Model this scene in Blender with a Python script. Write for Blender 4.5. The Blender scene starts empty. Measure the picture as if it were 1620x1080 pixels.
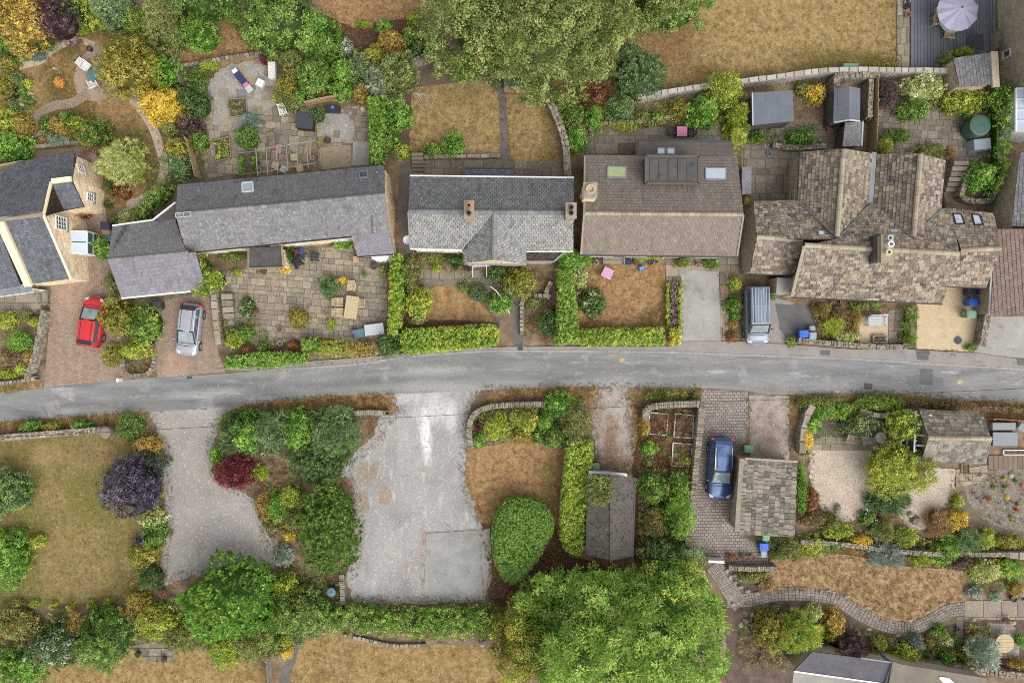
import bpy,math,random
import numpy as np
from mathutils import Vector,Matrix
random.seed(7)
SC=bpy.context.scene
COL=SC.collection
D2R=math.radians
CAMH,PPM=60.0,21.0           # metres above the road; photo pixels per metre of ground
# ---------------------------------------------------------------- camera, sky, sun, exposure
cd=bpy.data.cameras.new('camera');cam=bpy.data.objects.new('camera',cd);COL.objects.link(cam)
cam.location=(0,0,CAMH);cam.rotation_euler=(0,0,0)
cd.sensor_width=36.0;cd.lens=36.0*CAMH/(1620/PPM);cd.clip_end=2000
SC.camera=cam
W=bpy.data.worlds.new('World');SC.world=W;W.use_nodes=True
wn,wl=W.node_tree.nodes,W.node_tree.links
for n in list(wn):wn.remove(n)
SUN_EL,SUN_AZ=D2R(50),D2R(142)       # overcast: broad soft sun from the south-east
sky=wn.new('ShaderNodeTexSky');sky.sky_type='NISHITA';sky.sun_disc=False
sky.sun_elevation=SUN_EL;sky.sun_rotation=SUN_AZ;sky.air_density=1.5;sky.dust_density=4.0
hs=wn.new('ShaderNodeHueSaturation');hs.inputs['Saturation'].default_value=0.18
bg=wn.new('ShaderNodeBackground');bg.inputs['Strength'].default_value=0.15
wo=wn.new('ShaderNodeOutputWorld')
wl.new(sky.outputs[0],hs.inputs['Color']);wl.new(hs.outputs[0],bg.inputs[0]);wl.new(bg.outputs[0],wo.inputs[0])
sd=bpy.data.lights.new('sun','SUN');sd.energy=1.5;sd.angle=D2R(60);sd.color=(1.0,0.97,0.92)
sun=bpy.data.objects.new('sun',sd);COL.objects.link(sun)
sdir=Vector((math.sin(SUN_AZ)*math.cos(SUN_EL),math.cos(SUN_AZ)*math.cos(SUN_EL),math.sin(SUN_EL)))
sun.rotation_euler=(-sdir).to_track_quat('-Z','Y').to_euler();sun.location=sdir*200
vs=SC.view_settings
SC.display_settings.display_device='sRGB'
vs.view_transform='Standard';vs.look='None';vs.exposure=0.57;vs.gamma=1.0;vs.use_curve_mapping=False
SC.render.engine='CYCLES'
SC.cycles.filter_width=1.0;SC.cycles.use_denoising=False;SC.cycles.max_bounces=6;SC.cycles.diffuse_bounces=3;SC.cycles.transparent_max_bounces=6
# ---------------------------------------------------------------- helpers
def P(px,py,h=0.0):
    s=(CAMH-h)/CAMH/PPM
    return Vector(((px-810)*s,(540-py)*s,h))
def lin(v):
    v /= 255.0
    return v/12.92 if v <= 0.04045 else ((v+0.055)/1.055) ** 2.4
def S(r,g,b,k=0.76,d=0.10):
    r,g,b=lin(r)*k,lin(g)*k,lin(b)*k;y=.3*r+.59*g+.11*b
    return (r+(y-r)*d,g+(y-g)*d,b+(y-b)*d,1.0)
def tag(o,label=None,cat=None,group=None,kind=None):
    if label:o['label']=label
    if cat:o['category']=cat
    if group:o['group']=group
    if kind:o['kind']=kind
    return o
def thing(name,label,cat,loc=(0,0,0),rz=0.0,group=None):
    o=bpy.data.objects.new(name,None);COL.objects.link(o)
    o.location=loc;o.rotation_euler=(0,0,rz);o.empty_display_size=0.2
    return tag(o,label,cat,group)
def link(name,me,parent=None,loc=(0,0,0),rz=0.0):
    o=bpy.data.objects.new(name,me);COL.objects.link(o)
    o.parent=parent;o.location=loc
    if rz:o.rotation_euler=(0,0,rz)
    return o
class MB:
    def __init__(s):s.v=[];s.f=[];s.m=[];s.cur=0
    def add(s,vs_,fs):
        b=len(s.v);s.v += [tuple(x) for x in vs_]
        for f in fs:s.f.append([b+i for i in f]);s.m.append(s.cur)
    def hexa(s,p):   # 4 bottom + 4 top
        s.add(p,[(3,2,1,0),(4,5,6,7),(0,1,5,4),(1,2,6,5),(2,3,7,6),(3,0,4,7)])
    def box(s,cx,cy,cz,sx,sy,sz,rz=0.0,tx=1.0,ty=1.0):   # cz = bottom; tx,ty taper of the top
        c,n=math.cos(rz),math.sin(rz);pts=[]
        for (z,kx,ky) in ((cz,1,1),(cz+sz,tx,ty)):
            for (a,b) in ((-1,-1),(1,-1),(1,1),(-1,1)):
                x,y=a*sx/2*kx,b*sy/2*ky
                pts.append((cx+x*c-y*n,cy+x*n+y*c,z))
        s.hexa(pts)
    def beam(s,p0,p1,w,h,up=Vector((0,0,1))):
        p0,p1=Vector(p0),Vector(p1);d=(p1-p0).normalized()
        r=d.cross(up)
        if r.length < 1e-4:r=Vector((1,0,0))
        r.normalize();u=r.cross(d)
        pts=[]
        for (kz) in (-1,1):
            for (p,kr) in ((p0,-1),(p0,1),(p1,1),(p1,-1)):
                pts.append(p+r*kr*w/2+u*kz*h/2)
        s.hexa(pts)
    def cyl(s,x,y,z,r,h,n=16,r2=None,cap=True):
        r2=r if r2 is None else r2
        vv=[(x+r*math.cos(2*math.pi*i/n),y+r*math.sin(2*math.pi*i/n),z) for i in range(n)]
        vv += [(x+r2*math.cos(2*math.pi*i/n),y+r2*math.sin(2*math.pi*i/n),z+h) for i in range(n)]
        fs=[(i,(i+1) % n,n+(i+1) % n,n+i) for i in range(n)]
        if cap:fs += [tuple(range(n-1,-1,-1)),tuple(range(n,2*n))]
        s.add(vv,fs)
    def lathe(s,x,y,prof,n=16):   # prof: (r,z) list, open
        vv=[(x+r*math.cos(2*math.pi*i/n),y+r*math.sin(2*math.pi*i/n),z) for r,z in prof for i in range(n)]
        fs=[(k*n+i,k*n+(i+1) % n,(k+1)*n+(i+1) % n,(k+1)*n+i) for k in range(len(prof)-1) for i in range(n)]
        s.add(vv,fs)
    def tube(s,pts,r,n=6,r2=None):
        pts=[Vector(p) for p in pts];vv=[];m=len(pts)
        for k,p in enumerate(pts):
            d=(pts[min(k+1,m-1)]-pts[max(k-1,0)]).normalized()
            a=d.cross(Vector((0,0,1)))
            if a.length < 1e-3:a=Vector((1,0,0))
            a.normalize();b=d.cross(a)
            rr=r if r2 is None else r+(r2-r)*k/(m-1)
            vv += [p+(a*math.cos(2*math.pi*i/n)+b*math.sin(2*math.pi*i/n))*rr for i in range(n)]
        fs=[(k*n+i,k*n+(i+1) % n,(k+1)*n+(i+1) % n,(k+1)*n+i) for k in range(m-1) for i in range(n)]
        fs += [tuple(range(n)),tuple(range((m-1)*n,m*n))]
        s.add(vv,fs)
    def prism(s,poly,z0,z1):
        n=len(poly)
        s.add([(p[0],p[1],z0) for p in poly]+[(p[0],p[1],z1) for p in poly],
              [tuple(range(n,2*n))]+[(i,(i+1) % n,n+(i+1) % n,n+i) for i in range(n)])
    def stone(s,c,sx,sy,sz,rz,rng,j=0.16):
        ca,sa=math.cos(rz),math.sin(rz);pts=[]
        for kz in (0,1):
            for (a,b) in ((-1,-1),(1,-1),(1,1),(-1,1)):
                k=1-(0.12 if kz else 0)
                x=a*sx/2*k*(1+rng.uniform(-j,j));y=b*sy/2*k*(1+rng.uniform(-j,j))
                pts.append((c[0]+x*ca-y*sa,c[1]+x*sa+y*ca,c[2]+kz*sz*(1+rng.uniform(-j,j))))
        s.hexa(pts)
    def mesh(s,name,mats,off=None,smooth=False):
        me=bpy.data.meshes.new(name)
        v=s.v if off is None else [(x-off[0],y-off[1],z-off[2]) for x,y,z in s.v]
        me.from_pydata(v,[],s.f);me.update()
        mats=mats if isinstance(mats,(list,tuple)) else [mats]
        for m in mats:me.materials.append(m)
        if len(mats) > 1:me.polygons.foreach_set('material_index',s.m)
        if smooth:me.polygons.foreach_set('use_smooth',[True]*len(s.f))
        return me
    def build(s,name,mats,parent=None,world=False,smooth=False,bevel=0.0,sub=0,loc=(0,0,0),rz=0.0):
        off=None
        if world and parent is not None:
            off=root_loc(parent)
        o=link(name,s.mesh(name,mats,off,smooth),parent,loc,rz)
        if bevel:
            m=o.modifiers.new('bevel','BEVEL');m.width=bevel;m.segments=2;m.limit_method='ANGLE';m.angle_limit=D2R(35)
        if sub:
            m=o.modifiers.new('sub','SUBSURF');m.levels=sub;m.render_levels=sub
        return o
def root_loc(o):
    l=Vector(o.location)
    while o.parent is not None:o=o.parent;l=l+Vector(o.location)
    return l
def smooth_line(pts,n=6,closed=False):
    pts=[Vector((p[0],p[1])) for p in pts];out=[];m=len(pts)
    for i in range(m if closed else m-1):
        g=(lambda k:pts[k % m]) if closed else (lambda k:pts[max(0,min(m-1,k))])
        p0,p1,p2,p3=g(i-1),g(i),g(i+1),g(i+2)
        for k in range(n):
            t=k/n
            out.append(0.5*((2*p1)+(p2-p0)*t+(2*p0-5*p1+4*p2-p3)*t*t+(3*p1-p0-3*p2+p3)*t ** 3))
    if not closed:out.append(pts[-1])
    return out
def roughen(poly,step=0.35,amp=0.05,rng=random):
    out=[];n=len(poly)
    for i in range(n):
        a,b=Vector(poly[i][:2]),Vector(poly[(i+1) % n][:2]);L=(b-a).length
        k=max(1,int(L/step));nrm=Vector((-(b-a).y,(b-a).x))/max(L,1e-6)
        for j in range(k):
            q=a+(b-a)*(j/k)
            if j:q=q+nrm*rng.uniform(-amp,amp)
            out.append(q)
    return out
def inside(p,poly):
    x,y=p[0],p[1];r=False;n=len(poly);j=n-1
    for i in range(n):
        xi,yi,xj,yj=poly[i][0],poly[i][1],poly[j][0],poly[j][1]
        if (yi > y) != (yj > y) and x < (xj-xi)*(y-yi)/(yj-yi)+xi:r=not r
        j=i
    return r
def inside_np(X,Y,poly):
    r=np.zeros(len(X),bool);n=len(poly);j=n-1
    for i in range(n):
        xi,yi,xj,yj=poly[i][0],poly[i][1],poly[j][0],poly[j][1]
        if yi != yj:
            c=((yi > Y) != (yj > Y)) & (X < (xj-xi)*(Y-yi)/(yj-yi)+xi);r ^= c
        j=i
    return r
def edge_dist(X,Y,poly):
    d=np.full(len(X),1e9);n=len(poly)
    for i in range(n):
        ax,ay=poly[i][0],poly[i][1];bx,by=poly[(i+1) % n][0]-ax,poly[(i+1) % n][1]-ay
        t=np.clip(((X-ax)*bx+(Y-ay)*by)/(bx*bx+by*by+1e-9),0,1)
        d=np.minimum(d,np.hypot(X-ax-t*bx,Y-ay-t*by))
    return d
def clip_rect(poly,a0,b0,a1,b1):
    for ax,lim,sg in ((0,a0,1),(0,a1,-1),(1,b0,1),(1,b1,-1)):
        out=[];n=len(poly)
        if not n:return out
        for i in range(n):
            p,q=poly[i],poly[(i+1) % n]
            pi,qi=(p[ax]-lim)*sg >= 0,(q[ax]-lim)*sg >= 0
            if pi:out.append(p)
            if pi != qi:
                t=(lim-p[ax])/(q[ax]-p[ax])
                out.append((p[0]+(q[0]-p[0])*t,p[1]+(q[1]-p[1])*t))
        poly=out
    return poly
def area2(p):
    return 0.5*sum(p[i][0]*p[(i+1) % len(p)][1]-p[(i+1) % len(p)][0]*p[i][1] for i in range(len(p)))
def offset_poly(poly,d):     # inward for d > 0
    n=len(poly);sg=1 if area2(poly) > 0 else-1;out=[]
    for i in range(n):
        a,b,c=(Vector(poly[k % n][:2]) for k in (i-1,i,i+1))
        n1=Vector((-(b-a).y,(b-a).x)).normalized()*sg;n2=Vector((-(c-b).y,(c-b).x)).normalized()*sg
        m=n1+n2
        m=n1 if m.length < 1e-3 else m/max(0.35,m.dot(n1))
        out.append(b+m*d)
    return out
# ---------------------------------------------------------------- materials
class NB:
    def __init__(s,name):
        s.m=bpy.data.materials.new(name);s.m.use_nodes=True
        s.t=s.m.node_tree;s.n,s.l=s.t.nodes,s.t.links
        for x in list(s.n):s.n.remove(x)
        s.out=s.n.new('ShaderNodeOutputMaterial');s.b=s.n.new('ShaderNodeBsdfPrincipled')
        s.l.new(s.b.outputs[0],s.out.inputs[0])
        s.pos=s.n.new('ShaderNodeNewGeometry').outputs['Position']
    def node(s,t,**k):
        x=s.n.new(t)
        for a,v in k.items():setattr(x,a,v)
        return x
    def put(s,sock,v):
        if isinstance(v,bpy.types.NodeSocket):s.l.new(v,sock)
        else:sock.default_value=v
    def noise(s,scale,detail=4,rough=0.6,dist=0.0,vec=None):
        x=s.node('ShaderNodeTexNoise');s.put(x.inputs['Vector'],vec or s.pos)
        x.inputs['Scale'].default_value=scale;x.inputs['Detail'].default_value=detail
        x.inputs['Roughness'].default_value=rough;x.inputs['Distortion'].default_value=dist
        return x.outputs['Fac']
    def voro(s,scale,feature='F1',out='Distance',vec=None):
        x=s.node('ShaderNodeTexVoronoi',feature=feature);s.put(x.inputs['Vector'],vec or s.pos)
        x.inputs['Scale'].default_value=scale
        return x.outputs[out]
    def rng(s,v,a,b,c=0.0,d=1.0,smooth=True):
        x=s.node('ShaderNodeMapRange',interpolation_type='SMOOTHSTEP' if smooth else 'LINEAR');s.put(x.inputs[0],v)
        for i,q in zip((1,2,3,4),(a,b,c,d)):x.inputs[i].default_value=q
        return x.outputs[0]
    def math(s,op,a,b=0.0,c=0.0):
        x=s.node('ShaderNodeMath',operation=op);s.put(x.inputs[0],a);s.put(x.inputs[1],b)
        s.put(x.inputs[2],c);return x.outputs[0]
    def mix(s,f,a,b,mode='MIX'):
        x=s.node('ShaderNodeMix',data_type='RGBA',blend_type=mode);s.put(x.inputs[0],f);s.put(x.inputs[6],a);s.put(x.inputs[7],b)
        return x.outputs[2]
    def ramp(s,v,cols):
        x=s.node('ShaderNodeValToRGB');s.put(x.inputs[0],v);e=x.color_ramp.elements
        n=len(cols)
        while len(e) < n:e.new(0.5)
        for i,c in enumerate(cols):e[i].position=i/max(1,n-1);e[i].color=c
        return x.outputs[0]
    def piece(s):    # one random number per separate piece, whether an object of its own or an island of a joined mesh
        g=s.node('ShaderNodeNewGeometry').outputs['Random Per Island'];o=s.node('ShaderNodeObjectInfo').outputs['Random']
        return s.math('FRACT',s.math('ADD',s.math('MULTIPLY',g,7.31),s.math('MULTIPLY',o,13.7)))
    def ellipse(s,px,py,rx,ry,rot=0.0,soft=0.5,warp=0.75,wscale=1.6):
        c=P(px,py);mp=s.node('ShaderNodeMapping',vector_type='TEXTURE');s.put(mp.inputs[0],s.pos)
        mp.inputs['Location'].default_value=c;mp.inputs['Rotation'].default_value=(0,0,D2R(rot))
        mp.inputs['Scale'].default_value=(rx/PPM,ry/PPM,1000)
        ln=s.node('ShaderNodeVectorMath',operation='LENGTH');s.put(ln.inputs[0],mp.outputs[0])
        d=s.math('ADD',ln.outputs['Value'],s.math('MULTIPLY',s.math('SUBTRACT',s.noise(wscale,8,.7),0.5),warp*2))
        return s.math('MULTIPLY',s.rng(d,1-soft,1+soft*0.4,1.0,0.0),s.rng(s.noise(3.6,5,.7),.36,.52,.4,1))
    def bump(s,h,strength,dist=0.02):
        x=s.node('ShaderNodeBump');x.inputs['Strength'].default_value=strength;x.inputs['Distance'].default_value=dist
        s.put(x.inputs['Height'],h);s.l.new(x.outputs[0],s.b.inputs['Normal'])
    def done(s,col,rough=0.9,spec=0.2,metal=0.0):
        s.put(s.b.inputs['Base Color'],col);s.put(s.b.inputs['Roughness'],rough)
        s.b.inputs['Specular IOR Level'].default_value=spec;s.b.inputs['Metallic'].default_value=metal
        return s.m
def mat(name,cols,scale=1.0,detail=5,layers=(),pieces=None,pamt=0.7,patches=(),bump=None,vbump=None,rough=0.9,spec=0.2,metal=0.0,lo=0.3,hi=0.7,rgh=0.62):
    b=NB(name)
    c=b.ramp(b.rng(b.noise(scale,detail,rgh),lo,hi,smooth=False),cols) if len(cols) > 1 else cols[0]
    if pieces:c=b.mix(pamt,c,b.ramp(b.piece(),pieces))
    for (pc,px,py,rx,ry,rot,soft,amt) in patches:
        c=b.mix(b.math('MULTIPLY',b.ellipse(px,py,rx,ry,rot,soft),amt),c,pc)
    for (lc,ls,l0,l1,amt,*st) in layers:
        v=None
        if st:mp=b.node('ShaderNodeMapping');b.put(mp.inputs[0],b.pos);mp.inputs['Scale'].default_value=st[0];v=mp.outputs[0]
        c=b.mix(b.math('MULTIPLY',b.rng(b.noise(ls,6,0.65,0,v),l0,l1),amt),c,lc)
    if bump:b.bump(b.noise(bump[0],4,0.7),bump[1],bump[2] if len(bump) > 2 else 0.03)
    if vbump:b.bump(b.voro(vbump[0]),vbump[1],vbump[2])
    return b.done(c,rough,spec,metal)
def plain(name,c,rough=0.5,spec=0.4,metal=0.0,var=0.12,scale=6):
    b=NB(name);n=b.noise(scale,5,0.65)
    k=b.rng(n,0.3,0.7,1-var,1+var,False)
    x=b.node('ShaderNodeVectorMath',operation='SCALE');x.inputs[0].default_value=c[:3];b.put(x.inputs['Scale'],k)
    return b.done(x.outputs[0],rough,spec,metal)
m={}
# grounds
m['earth']=mat('earth',[S(98,80,62),S(135,112,90),S(160,138,112)],0.9,layers=[(S(95,100,50),0.35,.55,.7,.5),(S(70,56,44),5,.55,.7,.6),(S(190,170,145),9,.62,.72,.5)],bump=(14,.7,.05))
m['bark']=mat('bark_mulch',[S(80,58,44),S(125,92,68)],3,layers=[(S(55,42,34),9,.5,.65,.7),(S(170,130,95),14,.62,.7,.6)],bump=(18,.9,.05))
m['soil']=mat('soil',[S(92,76,66),S(128,108,94)],1.2,layers=[(S(70,60,52),8,.5,.65,.6),(S(165,145,125),13,.64,.72,.6)],bump=(16,.8,.05))
def lawn(name,cols,green,gsc=.3,g0=.5,g1=.68,ga=.6,patches=()):
    return mat(name,cols,2.2,detail=8,patches=patches,layers=[(green,gsc,g0,g1,ga),(green,1.4,.52,.7,ga*.6),(S(104,82,50),.8,.5,.72,.35,(1,.12,1)),(S(116,88,56),4.0,.5,.64,.45),(S(208,180,130),5,.53,.67,.4),(S(84,68,42),8,.57,.68,.45),(S(108,82,52),.9,.53,.7,.45),(S(198,168,120),1.6,.56,.7,.3)],bump=(32,1.0,.04),spec=.05)
straw=[S(138,112,68),S(168,141,89),S(188,160,108)]
brownlawn=[S(128,98,62),S(166,132,86),S(186,152,104)]
m['lawn_top']=lawn('lawn_parched',straw,S(120,108,42),.12,.5,.75,.55,patches=[(S(105,98,40),1340,100,110,28,-6,.6,.8),(S(135,98,62),1065,60,45,60,0,.7,.8),(S(110,90,45),1240,130,180,14,-8,.7,.7)])
m['lawn_a']=lawn('lawn_curved',brownlawn,S(92,88,38),.25,.46,.62,.75,patches=[(S(88,92,36),215,245,42,60,25,.6,.85),(S(86,88,38),92,135,26,18,0,.6,.8),(S(150,110,70),155,45,25,16,0,.6,.7)])
m['lawn_b']=lawn('lawn_yellowed',straw,S(118,112,48),.3,.56,.7,.45,patches=[(S(120,108,48),715,150,50,22,0,.7,.5),(S(104,100,44),865,265,22,40,0,.7,.7)])
m['lawn_c']=lawn('lawn_scorched',[S(142,104,66),S(172,134,88),S(192,156,106)],S(120,98,46),.3,.58,.72,.5,patches=[(S(92,84,34),1035,505,26,26,0,.6,.7),(S(98,94,38),868,770,22,50,0,.7,.7),(S(112,74,44),930,515,30,12,0,.6,.6)])
m['lawn_d']=lawn('lawn_faded_green',[S(128,112,62),S(150,132,80),S(166,144,94)],S(114,114,52),.2,.4,.6,.8,patches=[(S(178,146,104),105,720,80,24,0,.6,.75),(S(178,146,108),70,905,24,45,0,.7,.8),(S(112,110,46),140,790,40,50,0,.7,.6),(S(98,96,44),200,920,30,40,0,.7,.7)])
m['lawn_e']=lawn('lawn_hay',[S(146,116,78),S(180,148,106),S(198,168,124)],S(146,120,84),7,.54,.68,.4)
m['felt_mauve']=mat('mauve_felt',[S(88,85,92),S(106,102,110)],1.2,layers=[(S(84,82,88),1.6,.54,.7,.5),(S(150,146,150),5,.6,.7,.3)],rough=.85)
m['flatroof']=mat('pale_flat_roof',[S(118,110,98),S(140,131,116)],.8,layers=[(S(112,106,94),1.4,.54,.7,.5),(S(176,168,152),5,.58,.7,.4)],rough=.9)
m['lawn_f']=lawn('lawn_mown_straw',straw,S(128,108,48),.45,.5,.7,.5)
m['verge']=lawn('verge_grass',[S(140,106,68),S(176,138,90),S(196,160,108)],S(96,100,42),.5,.46,.6,.8)
def asphalt():
    b=NB('asphalt');mp=b.node('ShaderNodeMapping');b.put(mp.inputs[0],b.pos);mp.inputs['Scale'].default_value=(.16,1,1);v=mp.outputs[0]
    c=b.ramp(b.rng(b.noise(1.1,6,.65,.4,v),.32,.68,smooth=False),[S(116,116,115),S(134,134,133),S(150,149,147)])
    for (pc,px,py,rx,ry,rot,soft,amt) in [
    (S(176,175,173),320,622,75,9,4,.7,.5),(S(176,176,175),690,588,75,10,4,.8,.6),(S(165,164,162),700,614,90,12,0,.9,.8),(S(162,160,158),970,605,40,16,0,.9,.6),
    (S(160,159,157),900,606,150,6,0,.9,.5),(S(158,157,155),1280,618,110,9,3,.9,.5),(S(158,157,156),1555,600,60,12,8,.9,.45),(S(98,98,97),1460,605,34,14,0,.2,.45),(S(100,100,100),600,600,140,7,4,.9,.5),(S(101,101,101),1010,585,160,10,1,.9,.45),(S(100,100,100),150,640,120,8,5,.9,.4),
    (S(206,172,122),1518,604,5.5,4,0,.2,.9),(S(205,176,120),984,570,5,4,0,.3,.8),(S(182,156,112),968,562,10,3,0,.8,.8),(S(176,174,172),110,650,26,7,5,.8,.5),(S(182,182,181),105,624,14,6,0,.7,.6)]:
        c=b.mix(b.math('MULTIPLY',b.ellipse(px,py,rx,ry,rot,soft),amt),c,pc)
    for lc,n,l0,l1,amt in ((S(186,184,181),b.noise(1.6,8,.72,.3,v),.57,.66,.6),(S(176,174,171),b.noise(.5,6,.6),.56,.7,.5),(S(92,92,92),b.noise(.7,6,.65,.2,v),.56,.7,.45),(S(198,197,194),b.noise(5,4,.7),.63,.69,.6),(S(90,90,90),b.noise(6,4,.7),.56,.66,.4)):
        c=b.mix(b.math('MULTIPLY',b.rng(n,l0,l1),amt),c,lc)
    b.bump(b.noise(50,3),.35,.01)
    return b.done(c,.9,.2)
m['asphalt']=asphalt()
m['asphalt_patch']=mat('tarmac_patch',[S(98,97,97),S(116,115,114)],1,layers=[(S(140,138,135),5,.58,.7,.4)],bump=(50,.4,.01))
m['pavement']=mat('pavement_tarmac',[S(140,134,130),S(160,154,149)],.8,layers=[(S(112,104,98),2.2,.55,.7,.5),(S(190,184,178),9,.62,.72,.5)],bump=(50,.4,.01))
m['gravel']=mat('grey_gravel',[S(142,140,137),S(161,159,156),S(176,174,171)],.35,patches=[
    (S(236,234,228),674,690,10,48,4,.6,.95),(S(226,224,220),692,650,30,26,0,.9,.6),(S(226,224,222),715,660,10,30,0,.7,.6),(S(206,204,202),640,625,75,14,0,.8,.6),(S(150,126,100),583,745,22,20,30,.5,.9),(S(148,124,102),576,785,8,30,8,.5,.9),(S(160,138,114),609,783,13,15,0,.25,.9),
    (S(160,142,126),668,870,7,55,0,.7,.7),(S(165,145,130),648,895,14,16,0,.7,.6),(S(170,150,135),571,800,10,90,-3,.7,.6),(S(160,150,142),600,690,26,18,-30,.7,.7),(S(160,146,132),620,948,60,10,0,.8,.7)],
    layers=[(S(136,130,124),1.7,.56,.7,.45),(S(150,146,142),4.5,.5,.68,.5),(S(214,212,210),5.5,.52,.68,.5),(S(110,104,98),7,.63,.7,.55),(S(152,134,114),.7,.55,.7,.45),(S(206,205,203),1.6,.54,.7,.5,(1,.3,1)),(S(146,136,126),1.3,.54,.7,.4,(1,.25,1))],vbump=(26,.6,.02))
m['gravel2']=mat('pale_gravel',[S(146,140,134),S(168,162,156)],.5,patches=[(S(150,134,122),316,865,9,13,-15,.3,.85),(S(156,142,130),358,868,16,7,0,.8,.7),(S(158,144,132),395,862,8,7,0,.5,.6),(S(168,152,136),315,758,14,14,0,.9,.5),(S(164,150,138),262,700,12,50,-10,.9,.5)],
    layers=[(S(140,132,126),1.9,.56,.7,.45),(S(152,145,139),4.5,.5,.68,.5),(S(214,209,204),5.5,.52,.68,.5),(S(112,104,96),7,.63,.7,.55),(S(160,144,128),.6,.55,.7,.4)],vbump=(26,.6,.02))
m['track']=mat('worn_track',[S(150,136,126),S(178,168,160)],.7,patches=[(S(132,102,74),968,705,14,60,2,.7,.95),(S(136,106,78),985,742,30,24,0,.6,.95),(S(130,104,80),946,735,12,26,0,.6,.9),(S(140,114,92),1215,690,20,40,0,.8,.6)],layers=[(S(134,112,92),1.3,.47,.63,.75),(S(205,198,192),5,.55,.67,.5),(S(98,78,60),6,.58,.66,.6)],bump=(30,.7,.03))
m['beige_gravel']=mat('beige_gravel',[S(182,165,146),S(200,184,166)],1,layers=[(S(176,154,134),1.2,.55,.7,.5),(S(160,140,122),6,.54,.62,.65),(S(226,214,200),7,.55,.63,.7)],vbump=(18,.8,.03))
m['tan_gravel']=mat('tan_gravel',[S(196,172,136),S(210,188,154)],1,layers=[(S(178,152,116),1.1,.55,.7,.5),(S(160,138,108),18,.58,.68,.6),(S(230,212,182),22,.58,.68,.6)],vbump=(30,.5,.02))
m['path_gravel']=mat('path_gravel',[S(176,156,136),S(196,178,160)],1.5,layers=[(S(140,120,100),5,.56,.7,.6),(S(222,208,190),16,.58,.68,.6)],vbump=(24,.5,.02))
m['concrete']=mat('concrete',[S(150,147,141),S(174,171,165)],.7,layers=[(S(122,118,111),1.1,.52,.7,.6),(S(194,191,185),3,.57,.7,.45),(S(126,121,114),2.2,.56,.7,.4,(1,.2,1)),(S(190,187,181),5,.56,.68,.4),(S(120,112,100),14,.64,.72,.5)],bump=(40,.3,.01))
m['concrete2']=mat('weathered_concrete',[S(142,141,137),S(168,166,161)],.8,layers=[(S(194,191,185),2.2,.56,.7,.5),(S(104,100,94),5,.6,.7,.4),(S(122,120,112),1.1,.55,.7,.6),(S(188,184,176),4,.58,.7,.5)],bump=(40,.3,.01))
m['joint']=mat('mossy_joint',[S(104,94,78),S(128,116,98)],2,layers=[(S(88,92,58),1,.5,.66,.5)],bump=(30,.5,.02))
m['darkyard']=mat('dark_yard',[S(100,96,90),S(128,122,114)],1,layers=[(S(80,72,64),2,.52,.68,.6)],bump=(30,.4,.02))
m['water']=plain('pond_water',(0.012,0.016,0.014,1),.06,.5)
def stonemat(name,pcs,lich=.5,moss=.35,dark=.45,scale=1.0,rough=.92,sp=.2):
    return mat(name,[pcs[0],pcs[-1]],3*scale,pieces=pcs,pamt=.75,layers=[(S(76,72,66),.9,.53,.7,dark),(S(210,202,186),5,.57,.66,lich),(S(96,98,62),2.1,.57,.7,moss),(S(84,76,66),6,.57,.66,.5)],bump=(22,.6,.03),rough=rough,spec=sp)
m['flag']=stonemat('sandstone_flag',[S(126,114,98),S(150,136,116),S(170,154,130),S(180,166,144),S(140,130,116)],.35,.25,.25)
m['flag2']=stonemat('tan_flag',[S(142,128,110),S(164,149,128),S(178,163,142),S(150,138,122),S(132,122,108)],.4,.2,.35)
m['flag_dark']=stonemat('worn_flag',[S(112,102,90),S(138,126,110),S(156,144,126),S(126,116,104)],.4,.35,.35)
m['stone']=stonemat('field_stone',[S(118,108,94),S(146,134,116),S(168,156,136),S(182,172,154),S(130,122,110)],.5,.4,.35)
m['wallstone']=stonemat('sandstone_wall',[S(208,184,146),S(226,204,168),S(238,220,188),S(214,194,158)],.25,.03,.12)
m['wallstone']=mat('pale_sandstone',[S(206,184,148,.9),S(236,216,182,.9)],3,pieces=[S(206,180,142,.9),S(228,206,168,.9),S(244,226,194,.9),S(190,166,130,.9)],pamt=.75,layers=[(S(150,128,98),5,.6,.7,.4),(S(246,234,210,.9),3,.58,.72,.4)],bump=(22,.5,.02))
m['wallstone2']=stonemat('grey_stone_wall',[S(168,154,130),S(190,174,148),S(206,190,164),S(178,163,138)],.3,.1,.25)
m['capstone']=stonemat('pale_capstone',[S(160,154,146),S(184,178,168),S(196,190,182)],.3,.15,.2)
m['boulder']=stonemat('pale_boulder',[S(168,158,144),S(190,182,168)],.5,.2,.2)
m['brick']=mat('clay_paver',[S(154,132,114),S(172,150,132)],1,pieces=[S(142,120,104),S(162,138,120),S(178,156,138),S(166,142,124),S(150,132,118)],pamt=.6,patches=[(S(205,172,142),115,470,30,50,10,.8,.5),(S(196,156,134),275,580,22,24,0,.5,.6)],layers=[(S(112,96,86),.9,.56,.74,.45),(S(120,118,84),3,.62,.74,.3)],bump=(40,.3,.01))
m['sett_joint']=mat('sett_joint',[S(106,94,86),S(126,114,106)],2)
m['brick_joint']=mat('paver_joint',[S(124,104,90),S(144,124,108)],2,bump=(30,.4,.02))
m['sett']=mat('grey_sett',[S(128,116,108),S(150,138,130)],1,pieces=[S(138,126,119),S(158,146,138),S(172,160,152),S(150,138,130),S(184,173,165)],pamt=.7,layers=[(S(104,94,88),1.0,.54,.72,.45),(S(196,188,182),6,.64,.74,.5)],bump=(40,.3,.01))
m['deck']=mat('deck_board',[S(98,102,110),S(118,122,130)],2,pieces=[S(96,100,108),S(112,116,124),S(124,128,136)],pamt=.5,layers=[(S(150,152,158),5,.62,.74,.4)],rough=.75)
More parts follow.
